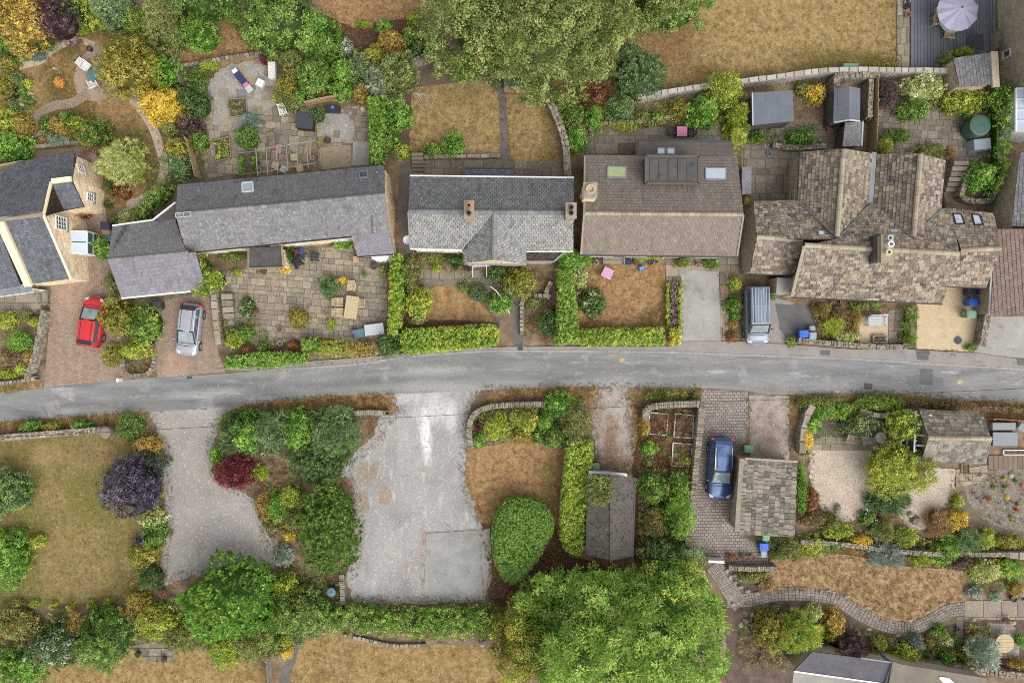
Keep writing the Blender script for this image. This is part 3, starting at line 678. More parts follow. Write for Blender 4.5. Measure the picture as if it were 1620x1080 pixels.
# ---------------------------------------------------------------- leaves
def quads_mesh(name,V,tone,mats):
    """V (k,4,3) quads"""
    k=len(V);me=bpy.data.meshes.new(name)
    me.vertices.add(k*4);me.vertices.foreach_set('co',V.astype(np.float32).ravel())
    me.loops.add(k*4);me.loops.foreach_set('vertex_index',np.arange(k*4,dtype=np.int32))
    me.polygons.add(k);me.polygons.foreach_set('loop_start',np.arange(0,k*4,4,dtype=np.int32))
    a=me.attributes.new('tone','FLOAT','FACE');a.data.foreach_set('value',tone.astype(np.float32))
    for x in mats:me.materials.append(x)
    me.update(calc_edges=True)
    return me
def nrm(v):return v/(np.linalg.norm(v,axis=-1,keepdims=True)+1e-9)
TEX={'a':(.46,.23,.30,44,1.35,1.,.2),
   # clump radius, leaf length, aspect, leaves per clump, clumps per (area / rc^2), normal bias, tone spread per clump
 'f':(.18,.10,.55,11,1.5,.9,.20),'m':(.27,.14,.55,17,1.3,.9,.24),'c':(.46,.165,.5,50,1.2,.9,.26),'C':(.62,.22,.55,80,1.4,.9,.24),
 'r':(.30,.21,.45,18,.95,1.,.18),'s':(.34,.29,.13,24,1.4,.9,.2),'g':(.5,.6,.07,40,1.6,1.,.2),'t':(.12,.09,.6,10,1.3,1.2,.14),'n':(.16,.12,.55,11,1.45,1.0,.2)}
def leaf_quads(C,N,tex,rg,ctone,k=1.0):
    rc,L,asp,nl,_,bias,ts=TEX[tex];n=len(C);rc *= k;L *= k
    dirs=nrm(rg.normal(size=(n,nl,3))+N[:,None,:]*bias)
    size=rg.uniform(.75,1.25,(n,1,1))
    l=L*rg.uniform(.65,1.3,(n,nl,1));w=l*asp*rg.uniform(.8,1.2,(n,nl,1))
    if tex in 'rsga':
        if tex == 'r':dirs=nrm(rg.normal(size=(n,nl,3))*[1,1,.5]+N[:,None,:]*.9+[0,0,.3])
        if tex == 'a':dirs=nrm(rg.normal(size=(n,nl,3))*[1,1,.3]+N[:,None,:]*.6)
        if tex == 'g':dirs=nrm(rg.normal(size=(n,nl,3))*[1,1,.3]+[0,0,.7]+N[:,None,:]*.5)
        st=C[:,None,:]+dirs*rc*(.12 if tex != 'a' else rg.uniform(.05,.75,(n,nl,1)));ax=dirs if tex != 'a' else nrm(dirs+rg.normal(size=(n,nl,3))*.45)
        pos=st+ax*l*.5
        nr=nrm(np.cross(ax,rg.normal(size=(n,nl,3)))*.6+np.array([0,0,.8])+N[:,None,:]*.4)
        bx=nrm(np.cross(nr,ax))
    else:
        pos=C[:,None,:]+dirs*rc*size*(.35+.65*rg.random((n,nl,1)) ** .6)
        nr=nrm(dirs*.7+rg.normal(size=(n,nl,3))*.42+np.array([0,0,.35]))
        ax=nrm(np.cross(nr,rg.normal(size=(n,nl,3))));bx=np.cross(nr,ax)
    h=l/2
    V=np.stack([pos-ax*h,pos+bx*w/2-ax*h*.1,pos+ax*h,pos-bx*w/2-ax*h*.1],axis=2)
    tone=np.clip(.5+ctone[:,None]*ts*1.6+rg.normal(size=(n,nl))*.17,0,1)
    if tex == 'r':tone=np.clip(.12+.75*np.maximum(dirs[...,2],0) ** 1.5+rg.normal(size=(n,nl))*.12+ctone[:,None]*.1,0,1)   # tone rises the more upright a leaf stands in its rosette
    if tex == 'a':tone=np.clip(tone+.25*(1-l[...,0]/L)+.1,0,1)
    return V.reshape(-1,4,3),tone.ravel()
def dome_fn(rx,ry,rot,lob,rg):
    ph=rg.uniform(0,6.28,4);am=rg.uniform(.3,1,4)*lob
    def R(th):return 1+am[0]*np.sin(2*th+ph[0])+am[1]*np.sin(3*th+ph[1])+am[2]*np.sin(5*th+ph[2])+am[3]*.6*np.sin(9*th+ph[3])
    return R
def crown_quads(rx,ry,z0,H,tex,seed,rot=0.0,lob=.07,dens=1.0,k=1.0,flat=2.2,bump=.12,poly=None,edge=.25):
    """leaf quads of a crown centred on the origin; poly = outline (local) for hedges and odd shapes"""
    rg=np.random.default_rng(seed);rc=TEX[tex][0]*k;cov=TEX[tex][4]
    th0=D2R(rot)
    if poly is None:
        R=dome_fn(rx,ry,rot,lob,rg);area=math.pi*rx*ry
        n=max(6,int(area/rc ** 2*cov*dens));sp=math.sqrt(4*rx*ry*.785/n);gx,gy=np.meshgrid(np.arange(-rx*1.02,rx*1.02,sp),np.arange(-ry*1.02,ry*1.02,sp*.9))
        gx=gx+(np.arange(gx.shape[0])[:,None] % 2)*sp/2;gx,gy=(gx+rg.uniform(-.38,.38,gx.shape)*sp).ravel()/rx,(gy+rg.uniform(-.38,.38,gx.shape)*sp).ravel()/ry
        th=np.arctan2(gy,gx);d=np.hypot(gx,gy);ok=d <= 1;th,d=th[ok],d[ok];n=len(d)
        rr=R(th)*d;sx,sy=max(.02,rx-rc*.55),max(.02,ry-rc*.55)
        x,y=np.cos(th)*rr*sx,np.sin(th)*rr*sy
        prof=(1-d ** flat) ** (1/flat);pz=np.clip(d,0,.97)
        g=(pz ** (flat-1))/np.maximum((1-pz ** flat) ** (1-1/flat),.12)
        N=nrm(np.stack([np.cos(th)*g*(H-z0)/rx,np.sin(th)*g*(H-z0)/ry,np.ones(n)],1))
        if th0:
            c,s=math.cos(th0),math.sin(th0);x,y=x*c-y*s,x*s+y*c;N[:,:2]=np.stack([N[:,0]*c-N[:,1]*s,N[:,0]*s+N[:,1]*c],1)
        lobes=None
        if tex not in 'nt' and min(rx,ry) > .55 and not th0:
            ri0=min(2.0,max(.3,.5*min(rx,ry)));M=int(1.9*rx*ry/ri0 ** 2)+2
            la,ld=rg.uniform(0,6.283,M),np.sqrt(rg.random(M))*.86;lx,ly,lr=np.cos(la)*ld*(rx-ri0*.45),np.sin(la)*ld*(ry-ri0*.45),ri0*rg.uniform(.6,1.15,M)
            lh=(1-ld ** flat) ** (1/flat)*rg.uniform(.82,1.08,M);best=prof*.42;inl=np.zeros(n,bool);bi=np.full(n,-1)
            for q in range(M):
                dd=np.hypot(x-lx[q],y-ly[q])/lr[q];zz=np.where(dd < 1,lh[q]*(.6+.4*np.sqrt(np.maximum(0,1-dd ** 2))),0);up=zz > best
                best=np.where(up,zz,best);bi=np.where(up,q,bi);inl |= dd < 1
            prof=np.maximum(best,prof*.3);k_=bi >= 0;N[k_] += .9*np.stack([(x[k_]-lx[bi[k_]])/lr[bi[k_]],(y[k_]-ly[bi[k_]])/lr[bi[k_]],np.full(k_.sum(),.3)],1);N=nrm(N)
            keep=inl | (rg.random(n) < .85);x,y,prof,N=x[keep],y[keep],prof[keep],N[keep];n=len(x)
        # lower skirt
        ns=int(n*.26)+4;ts=rg.uniform(0,6.283,ns);ds=R(ts)*rg.uniform(.8,1.02,ns)
        xs,ys=np.cos(ts)*ds*sx,np.sin(ts)*ds*sy;Ns=np.stack([np.cos(ts),np.sin(ts),np.full(ns,.3)],1)
        if th0:
            xs,ys=xs*c-ys*s,xs*s+ys*c;Ns[:,:2]=np.stack([Ns[:,0]*c-Ns[:,1]*s,Ns[:,0]*s+Ns[:,1]*c],1)
        zs=z0+(H-z0)*rg.uniform(.02,.45,ns)
    else:
        xs_,ys_=[p[0] for p in poly],[p[1] for p in poly];bx0,bx1,by0,by1=min(xs_),max(xs_),min(ys_),max(ys_)
        n=int((bx1-bx0)*(by1-by0)/rc ** 2*cov*dens)+6;x=rg.uniform(bx0,bx1,n);y=rg.uniform(by0,by1,n)
        ok=inside_np(x,y,poly);x,y=x[ok],y[ok];n=len(x)
        e=edge_dist(x,y,poly);q=np.clip(e/edge,0,1);prof=.55+.45*np.sqrt(1-(1-q) ** 2)
        N=np.tile([0,0,1.0],(n,1))
        ns=int(n*.3);per=[]
        for i in range(len(poly)):
            a,b_=poly[i],poly[(i+1) % len(poly)];per.append((math.hypot(b_[0]-a[0],b_[1]-a[1]),a,b_))
        ps=np.array([p[0] for p in per]);pick=rg.choice(len(per),ns,p=ps/ps.sum());tt=rg.random(ns)
        A=np.array([p[1] for p in per])[pick];B=np.array([p[2] for p in per])[pick];sg=1 if area2(poly) > 0 else-1
        dd=nrm(B-A);on=np.stack([dd[:,1],-dd[:,0]],1)*sg;Q=A+(B-A)*tt[:,None]-on*rc*.5
        xs,ys=Q[:,0],Q[:,1];Ns=np.concatenate([on,np.full((ns,1),.25)],1);zs=z0+(H-z0)*rg.uniform(.03,.85,ns)
    low=rg.random(n);wv=rg.uniform(0,6.28,6);lf=2.4/max(.5,rc*2.2)
    lump=(np.sin(x*lf+wv[0]+1.3*np.sin(y*lf*.7+wv[1]))+np.sin(y*lf*1.1+wv[2]+1.3*np.sin(x*lf*.6+wv[3])))*.5
    if tex == 'r':N=nrm(N+[0,0,.6]);bump *= .55
    z=z0+(H-z0)*prof*(1+bump*rg.normal(size=n).clip(-1.6,1.2)*.8+bump*lump*.9)*np.where(low < .25,.78,1.0)
    C=np.concatenate([np.stack([x,y,z],1),np.stack([xs,ys,zs],1)]);N=nrm(np.concatenate([N,Ns]))
    if poly is None:   # inner leaves under the outer shell
        si=rg.random(n) < .28;Ci=C[:n][si]*[.94,.94,1];Ci[:,2]=z0+(Ci[:,2]-z0)*.72;C=np.concatenate([C,Ci]);N=np.concatenate([N,N[:n][si]])
    C[:,2]=np.maximum(C[:,2],z0+.03)
    # slow drift of tone over the crown plus a number per clump
    f=rg.uniform(-1,1,(3,2))*1.2/max(rx if poly is None else 1.5,.6);p3=rg.uniform(0,6.28,3)
    drift=sum(np.sin(C[:,0]*f[i,0]*3+C[:,1]*f[i,1]*3+p3[i]) for i in range(3))/3
    return leaf_quads(C,N,tex,rg,rg.normal(size=len(C))*.75+drift*.6,k)
def core_quads(rx,ry,z0,H,rot=0.0,s=.80,n=20,r=5):
    out=[];th0=D2R(rot);c0,s0=math.cos(th0),math.sin(th0)
    def pt(i,j):
        ph=j/r*math.pi/2;a=2*math.pi*i/n;x,y=math.cos(a)*rx*s*math.cos(ph),math.sin(a)*ry*s*math.cos(ph)
        return (x*c0-y*s0,x*s0+y*c0,z0+(H-z0)*.82*math.sin(ph))
    for j in range(r):
        for i in range(n):out.append([pt(i,j),pt(i+1,j),pt(i+1,j+1),pt(i,j+1)])
    return np.array(out)
def poly_core(poly,H,s=.1,z0=0.0):
    q=offset_poly(poly,s);out=[]
    if area2(q) < 0:q=q[::-1]
    n=len(q)
    for i in range(n):
        a,b_=q[i],q[(i+1) % n];out.append([(a[0],a[1],z0),(b_[0],b_[1],z0),(b_[0],b_[1],H),(a[0],a[1],H)])
    from mathutils.geometry import tessellate_polygon
    for t in tessellate_polygon([[Vector((p[0],p[1],0)) for p in q]]):
        a,b_,c_=(q[i] for i in t);mid=(b_+c_)/2
        out.append([(a[0],a[1],H),(b_[0],b_[1],H),(mid[0],mid[1],H),(c_[0],c_[1],H)])
    return np.array(out),q
SEED=[100]
def limbs(b,H,z0,rx,ry,rg,k=6,tr=.16):
    b.tube([(0,0,0),(rg.uniform(-.05,.05),rg.uniform(-.05,.05),H*.3),(rg.uniform(-.15,.15),rg.uniform(-.15,.15),H*.6)],tr,9,tr*.55)
    for i in range(k):
        a=6.283*i/k+rg.uniform(-.4,.4);e=rg.uniform(.5,.85)
        b.tube([(0,0,H*.28),(math.cos(a)*rx*e*.5,math.sin(a)*ry*e*.5,H*.52),(math.cos(a)*rx*e,math.sin(a)*ry*e,H*.68+rg.uniform(-.1,.1)*H)],tr*.5,6,tr*.12)
def bare_twigs(b,H,z0,rx,ry,rg,n):
    for i in range(n):
        a=rg.uniform(0,6.283);e=math.sqrt(rg.random())*.8;x,y=math.cos(a)*e*rx,math.sin(a)*e*ry;z=z0+(H-z0)*(1-e ** 2.2) ** .45
        dx,dy=rg.uniform(-1,1),rg.uniform(-1,1);q=Vector((x-dx*.5,y-dy*.5,z-.7));t=Vector((x+dx*.35,y+dy*.35,z+.12));b.tube([q,Vector((x,y,z-.12)),t],.028,4,.01)
        for s in (-.4,.4):b.tube([q.lerp(t,.6),q.lerp(t,.6)+Vector((dx*.4-dy*s,dy*.4+dx*s,.3))],.014,4,.006)
def plant(cat,label,px,py,rx,ry,h,pal,tex='m',rot=0.0,z=0.0,group=None,lob=.12,dens=1.0,k=1.0,flat=2.2,bump=.12,name=None,pal2=None,twigs=0):
    SEED[0] += 1;sd_=SEED[0];hm=z+h*.5
    if k == 1.0 and tex == 'r' and min(rx,ry) < 20:k=.5
    rx *= 1.05;ry *= 1.05
    if k == 1.0:
        mn=min(rx,ry)/PPM
        lim=TEX[tex][0]*2.2
        if mn < lim:k=max(.42,mn/lim)
    c=P(px,py,hm);sc=(CAMH-hm)/CAMH/PPM;rx,ry=rx*sc,ry*sc
    tree=cat in ('tree',) and h > 2.6
    z0=h*.22 if tree else 0.0
    V,T=crown_quads(rx,ry,z0,h,tex,sd_,-rot,lob,dens,k,flat,bump)
    if not tree or h < 4:
        cq=core_quads(rx,ry,z0,h*.62,-rot,.74);V=np.concatenate([V,cq]);T=np.concatenate([T,np.zeros(len(cq))])  # core takes the darkest leaf tone: shade in leaf gaps put into colour
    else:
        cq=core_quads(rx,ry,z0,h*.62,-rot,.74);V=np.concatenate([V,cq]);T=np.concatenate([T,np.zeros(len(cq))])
    nm=name or {'tree':'tree','shrub':'shrub','plant':'garden_plant','conifer':'conifer','grass':'ornamental_grass'}.get(cat,cat.replace(' ','_'))
    mats=[leafmat(pal)]
    if pal2:mats.append(leafmat(pal2))
    me=quads_mesh('crown' if tree else nm,V,T,mats)
    if pal2:
        r=np.random.default_rng(sd_).random(len(V));nl=TEX[tex][3];me.polygons.foreach_set('material_index',(np.repeat(np.random.default_rng(sd_+5).random(len(V) // nl+1),nl)[:len(V)] < (.07 if pal2 == 'white' else .22)).astype(np.int32))
    if tree:
        t=thing(nm,label,cat,(c.x,c.y,z),0,group);link('crown',me,t)
        b=MB();rg=random.Random(sd_);limbs(b,h,z0,rx,ry,rg,6 if h < 5 else 9,.05+.022*h);bare_twigs(b,h,z0,rx,ry,rg,twigs);b.build('trunk',m['trunk'],t)
        return t
    o=link(nm,me,None,(c.x,c.y,z));return tag(o,label,cat,group)
def hedge(label,pts,h,pal,tex='n',group=None,z=0.0,name='hedge',cat='hedge',edge=.22,pal2=None,bump=.05,dens=1.0,k=1.0,rough=.04,smooth=0):
    SEED[0] += 1;w=px2(pts,h*.85+z)
    if smooth:w=smooth_line(w,smooth,True)
    c=sum(w,Vector((0,0)))/len(w)
    poly=[(p.x-c.x,p.y-c.y) for p in roughen(w,.5,rough)]
    if area2(poly) < 0:poly=poly[::-1]
    V,T=crown_quads(1,1,0,h,tex,SEED[0],poly=poly,edge=edge,bump=bump,dens=dens,k=k)
    cq,top=poly_core(poly,h*(.8 if tex in 'nt' else .5),.16 if tex in 'nt' else .3);V=np.concatenate([V,cq]);T=np.concatenate([T,np.zeros(len(cq))])  # darkest tone on the core paints in the shade between leaves
    # lid of the inner mass as a strip of quads
    mats=[leafmat(pal)]+([leafmat(pal2)] if pal2 else [])
    me=quads_mesh(name,V,T,mats)
    if pal2:
        nl=TEX[tex][3];rr=np.random.default_rng(SEED[0]+5);cl=rr.random(len(V) // nl+1)
        me.polygons.foreach_set('material_index',(np.repeat(cl,nl)[:len(V)] < .25).astype(np.int32))
    return tag(link(name,me,None,(c.x,c.y,z)),label,cat,group)
def cover(name,pts,pals,tex='m',h=.35,dens=.7,k=1.0,z=0.0,label=None):
    """ground cover nobody could count: clumps of leaves over an outline"""
    SEED[0] += 1;w=px2(pts,h*.5);c=sum(w,Vector((0,0)))/len(w);poly=[(p.x-c.x,p.y-c.y) for p in w]
    rg=np.random.default_rng(SEED[0]);rc=TEX[tex][0]*k;xs,ys=[p[0] for p in poly],[p[1] for p in poly]
    n=int((max(xs)-min(xs))*(max(ys)-min(ys))/rc ** 2*1.1*dens);x,y=rg.uniform(min(xs),max(xs),n),rg.uniform(min(ys),max(ys),n)
    ok=inside_np(x,y,poly);x,y=x[ok],y[ok];n=len(x)
    if n < 2:return
    fld=np.sin(x*1.7+SEED[0])+np.sin(y*2.1+SEED[0]*2)+np.sin((x+y)*3.3)
    z_=h*(.35+.3*rg.random(n)+.12*(fld+1.5))
    C=np.stack([x,y,np.maximum(z_,.04)],1);N=nrm(np.stack([rg.normal(size=n)*.3,rg.normal(size=n)*.3,np.ones(n)],1))
    V,T=leaf_quads(C,N,tex,rg,rg.normal(size=n)*.8,k);nl=TEX[tex][3]
    me=quads_mesh(name,V,T,[leafmat(p) for p in pals])
    gi=np.clip(((fld+3)/6*len(pals)+rg.normal(size=n)*.55),0,len(pals)-1).astype(np.int32)
    me.polygons.foreach_set('material_index',np.repeat(gi,nl))
    o=tag(link(name,me,None,(c.x,c.y,z)),label,kind='stuff');return o
def edge_weeds(pts,w=10,pals=('olive','brown','rust'),dens=.22,h=.1,n=3):
    c,L,R=strip_poly(pts,w*1.7,n);f=lambda q:(q.x*PPM+810,540-q.y*PPM)
    cover('weeds',[f(q) for q in L]+[f(q) for q in reversed(R)],pals,'f',h,dens,.5)
def tufts(name,pts,pals=('straw',),dens=14,L=.16,spread=1.0):
    """dry grass blades over an outline"""
    SEED[0] += 1;w=px2(pts);c=sum(w,Vector((0,0)))/len(w);poly=[(p.x-c.x,p.y-c.y) for p in w];rg=np.random.default_rng(SEED[0])
    xs,ys=[p[0] for p in poly],[p[1] for p in poly];n=int((max(xs)-min(xs))*(max(ys)-min(ys))*dens)
    x,y=rg.uniform(min(xs),max(xs),n),rg.uniform(min(ys),max(ys),n);ok=inside_np(x,y,poly);x,y=x[ok],y[ok];n=len(x);nl=6
    C=np.stack([x,y,np.full(n,.01)],1)[:,None,:]+rg.normal(size=(n,nl,3))*[.06,.06,0]
    ax=nrm(rg.normal(size=(n,nl,3))*[1,1,.2]*spread+[0,0,.55]);l=L*rg.uniform(.5,1.4,(n,nl,1));bx=nrm(np.cross(ax,rg.normal(size=(n,nl,3))))*.012
    V=np.stack([C-bx,C+bx,C+ax*l+bx*.4,C+ax*l-bx*.4],2).reshape(-1,4,3)
    me=quads_mesh(name,V,rg.random(n*nl),[leafmat(p) for p in pals]);me.polygons.foreach_set('material_index',rg.integers(0,len(pals),n*nl).astype(np.int32))
    return tag(link(name,me,None,(c.x,c.y,0.03)),kind='stuff')
# ---------------------------------------------------------------- vehicles
def heading(dx,dy):return math.atan2(-dx,-dy)      # photo direction of the nose -> rotation about z
def car(name,label,px,py,dirx,diry,L,Wd,H,paint,st):
    c=P(px,py,H*.55);t=thing(name,label,st.get('cat','car'),(c.x,c.y,0.004*9+.02),heading(dirx,diry))
    h=Wd/2;bl=st['belt'];hood=st['hood'];nose=st['nose'];rear=st['rear']
    # stations from tail to nose: y, half width, z low, z belt edge, crown
    stn=[(-.5,.36,.34,rear-.12,.0),(-.488,.43,.26,rear-.03,.01),(-.45,.475,.2,rear,.02),(-.3,.5,.19,bl,.02),(-.05,.5,.19,bl,.02),(.16,.5,.19,bl-.01,.03),
           (st['cowl'],.495,.19,hood,.04),(st['cowl']+(.5-st['cowl'])*.5,.485,.2,hood-(hood-nose)*.35,.05),(.445,.46,.2,nose+.03,.04),(.485,.40,.24,nose-.08,.02),(.5,.30,.34,nose-.18,.0)]
    b=MB();rings=[]
    for (y,w,zl,zb,cr) in stn:
        w *= Wd;y *= L
        half=[(w*.82,zl),(w*.97,zl+.12),(w,zl+(zb-zl)*.55),(w*.965,zb-.06),(w*.86,zb),(w*.45,zb+cr)]
        rings.append([(x,y,z) for x,z in half]+[(0,y,zb+cr*1.2)]+[(-x,y,z) for x,z in reversed(half)])
    n=len(rings[0]);vv=[p for r in rings for p in r];fs=[]
    for k in range(len(rings)-1):
        for i in range(n-1):fs.append((k*n+i,k*n+i+1,(k+1)*n+i+1,(k+1)*n+i))
        fs.append((k*n+n-1,k*n,(k+1)*n,(k+1)*n+n-1))
    fs += [tuple(range(n)),tuple(reversed(range((len(rings)-1)*n,len(rings)*n)))]
    b.add(vv,fs);b.build('body',m[paint],t,smooth=True,sub=1)
    # cabin
    wb,wt=h*.90,h*st.get('tw',.74);zb,zt=bl-.05,H
    bf,br,tf,tr=st['cowl']*L+.05,st['bg']*L,st['tf']*L,st['tr']*L
    base=[(-wb,br,zb),(wb,br,zb),(wb*.97,bf,zb),(-wb*.97,bf,zb)];top=[(-wt*.97,tr,zt-.06),(wt*.97,tr,zt-.06),(wt,tf,zt-.05),(-wt,tf,zt-.05)]
    b=MB();ym=(tf+tr)/2
    b.add(base+top+[(-wt,ym,zt-.015),(wt,ym,zt-.015),(0,tr,zt-.03),(0,ym,zt),(0,tf,zt-.02)],
          [(0,1,5,10,4),(2,3,7,12,6),(1,2,6,9,5),(3,0,4,8,7),(4,10,11,8),(10,5,9,11),(8,11,12,7),(11,9,6,12)])
    b.build('cabin',m[st.get('roofmt',paint)],t,smooth=False,bevel=.05)
    def pane(nm,q,u0,u1,v0,v1,off=.012,mt='glass',parent=t):
        q=[Vector(p) for p in q];f=lambda u,v:(q[0].lerp(q[1],u)).lerp(q[3].lerp(q[2],u),v)
        nn=(q[1]-q[0]).cross(q[3]-q[0]).normalized();cen=sum(q,Vector())/4
        if nn.dot(cen-Vector((0,ym,.8))) < 0:nn=-nn
        g=MB();us=[u0,(u0+u1)/2,u1]
        vv=[f(u,v)+nn*(off+(.012 if 0 < i < 2 else 0)) for v in (v0,v1) for i,u in enumerate(us)]
        g.add(vv,[(0,1,4,3),(1,2,5,4)]);return g.build(nm,m[mt],parent,smooth=True)
    pane('screen_surround',[base[3],base[2],top[2],top[3]],.0,1.0,-.04,1.0,.008,'black')
    ws=pane('windscreen',[base[3],base[2],top[2],top[3]],.09,.91,.1,.88,.02,'windglass')
    w2=MB();a0=Vector(base[3]).lerp(Vector(top[3]),.1);a1=Vector(base[2]).lerp(Vector(top[2]),.1)
    for e0,e1 in ((.15,.5),(.5,.86)):w2.beam(a0.lerp(a1,e0)+Vector((0,.05,.04)),a0.lerp(a1,e1)+Vector((0,.06,.05)),.025,.02)
    w2.build('wiper',m['black'],ws)
    pane('rear_window',[base[1],base[0],top[0],top[1]],.04,.96,.12,.95)
    for x in (-.34,.34):
        rl=MB();rl.beam((x*wt*2,tr+.12,zt-.012),(x*wt*2,tf-.12,zt-.004),.03,.02);rl.build('roof_groove',m['black'],t)
    for y in (-.06*L,.10*L):
        for sgn in (1,-1):dl=MB();dl.beam((sgn*(h+.004),y,.35),(sgn*(h*.99),y,bl-.05),.012,.012);dl.build('door_gap',m['black'],t)
    bg_=MB();bg_.tube([(-wb*.9,bf+.1,st['hood']+.0),(0,bf+.16,st['hood']+.045),(wb*.9,bf+.1,st['hood']+.0)],.02,5);bg_.build('bonnet_gap',m['black'],t)
    for sgn in (1,-1):
        q=[base[1],base[2],top[2],top[1]] if sgn > 0 else [base[0],base[3],top[3],top[0]]
        sp=st.get('sides',((.06,.3),(.33,.62),(.65,.93)))
        for u0,u1 in sp:pane('side_window',q,u0,u1,.18,.88)
        mr=MB();mr.box(sgn*(h+.09),bf-.28,bl-.02,.2,.1,.14,0,.8,.8);mr.build('mirror',m[st.get('mirror',paint)],t,bevel=.02)
        hl=MB();y0=.43*L;hl.hexa([(sgn*h*.55,y0,nose-.16),(sgn*h*.93,y0-.14,nose-.14),(sgn*h*.80,y0+.17,nose-.18),(sgn*h*.5,y0+.24,nose-.2),(sgn*h*.55,y0,nose+.075),(sgn*h*.92,y0-.14,nose+.06),(sgn*h*.80,y0+.15,nose-.02),(sgn*h*.5,y0+.20,nose-.0)]);hl.build('headlight',m['lens'],t,bevel=.02)
        tl=MB();tl.box(sgn*h*.80,-.478*L,rear-.32,h*.26,.16,.36,0,.9,.9);tl.build('tail_light',m['tail'],t,bevel=.02)
        for yy in (-.30*L,.315*L):
            wv,fs2=[],[]
            wh=MB();r=st.get('wr',.32);nn=18
            for x0 in (sgn*(h-.19),sgn*(h+.005)):
                wv += [(x0,yy+r*math.cos(6.283*i/nn),r+r*math.sin(6.283*i/nn)) for i in range(nn)]
            wh.add(wv,[(i,(i+1) % nn,nn+(i+1) % nn,nn+i) for i in range(nn)]+[tuple(range(nn)),tuple(range(nn,2*nn))])
            w_=wh.build('wheel',m['rubber'],t)
            rm=MB();x0=sgn*(h+.008);rm.add([(x0,yy+r*.66*math.cos(6.283*i/nn),r+r*.66*math.sin(6.283*i/nn)) for i in range(nn)]+[(x0+sgn*.015,yy,r)],[(i,(i+1) % nn,nn) for i in range(nn)]);rm.build('rim',m['chrome'],w_)
    if st.get('rails'):
        for sgn in (1,-1):
            rb=MB();rb.tube([(sgn*wt*.93,tr+.15,zt-.03),(sgn*wt*.93,tr+.3,zt+.05),(sgn*wt*.95,tf-.3,zt+.05),(sgn*wt*.95,tf-.12,zt-.02)],.022,6);rb.build('roof_rail',m['chrome'],t)
    if st.get('ribs'):
        for i in range(7):
            rb=MB();x=(-.84+i*.28)*wt;rb.beam((x,tr+.15,zt-.005),(x,tf-.25,zt-.005),.05,.03);rb.build('roof_rib',m['van_rib'],t)
    if st.get('spoiler'):
        s=MB();s.hexa([(-wt*.93,tr-.2,zt-.1),(wt*.93,tr-.2,zt-.1),(wt*.95,tr+.12,zt-.05),(-wt*.95,tr+.12,zt-.05),(-wt*.93,tr-.2,zt-.06),(wt*.93,tr-.2,zt-.06),(wt*.95,tr+.12,zt+.0),(-wt*.95,tr+.12,zt+.0)]);s.build('rear_spoiler',m[st.get('spmt',paint)],t,bevel=.02)
    ae=MB();ae.tube([(0,tr+.25,zt-.03),(0,tr+.1,zt+.12)],.014,5);ae.build('aerial',m['black'],t)
    gr=MB();gr.box(0,.495*L,nose-.34,Wd*.5,.05,.16);gr.build('grille',m['black'],t)
    npn=MB();npn.box(0,.502*L,.42,.5,.04,.11);npn.build('number_plate',m['white'],t)
    return t
m['van_rib']=plain('van_rib',S(150,162,180),.3,.5,.2)
# ---------------------------------------------------------------- garden things
def bin_(label,px,py,dx,dy,mt,w=.56,d=.66,h=1.02,group=None,lidmt=None):
    c=P(px,py,h);t=thing('wheelie_bin',label,'bin',(c.x,c.y,.04),heading(dx,dy),group)
    b=MB();b.box(0,0,.06,w*.82,d*.78,h-.14,0,1.18,1.2);b.build('body',m[mt],t,bevel=.03)
    l=MB();l.box(0,.02,h-.075,w*1.04,d*1.03,.07,0,.9,.9);l.box(0,d*.28,h-.02,w*.6,.08,.04);l.build('lid',m[lidmt or mt],t,bevel=.02)
    k=MB();k.beam((-w*.4,-d*.55,h-.1),(w*.4,-d*.55,h-.1),.04,.04);k.build('handle',m[mt],t)
    for s in (-1,1):
        x=MB();n=12;vv=[(s*w*.36+q,-d*.36+.11*math.cos(6.283*i/n),.1+.11*math.sin(6.283*i/n)) for q in (-.025,.025) for i in range(n)]
        x.add(vv,[(i,(i+1) % n,n+(i+1) % n,n+i) for i in range(n)]+[tuple(range(n)),tuple(range(n,2*n))]);x.build('wheel',m['black'],t)
    return t
def pot(label,px,py,r,h=.35,mt='terracotta',pal=None,tex='f',ph=.3,group=None,empty=False):
    c=P(px,py,h);t=thing('plant_pot',label,'pot',(c.x,c.y,.03),0,group);r=r/PPM
    b=MB();b.lathe(0,0,[(r*.7,0),(r*.95,h*.85),(r*1.05,h*.86),(r*1.05,h),(r*.88,h),(r*.84,h*.8)],16);b.build('rim_and_wall',m[mt],t).name='pot_wall'
    s=MB();s.cyl(0,0,h*.5,r*.83,h*.28,14);s.build('compost',m['soil'],t)
    if pal:
        SEED[0] += 1;V,T=crown_quads(r*1.05,r*1.05,0,ph,tex,SEED[0],k=min(1,max(.35,r/.4)));link('leaves',quads_mesh('leaves',V,T,[leafmat(pal)]),t,(0,0,h*.78))
    return t
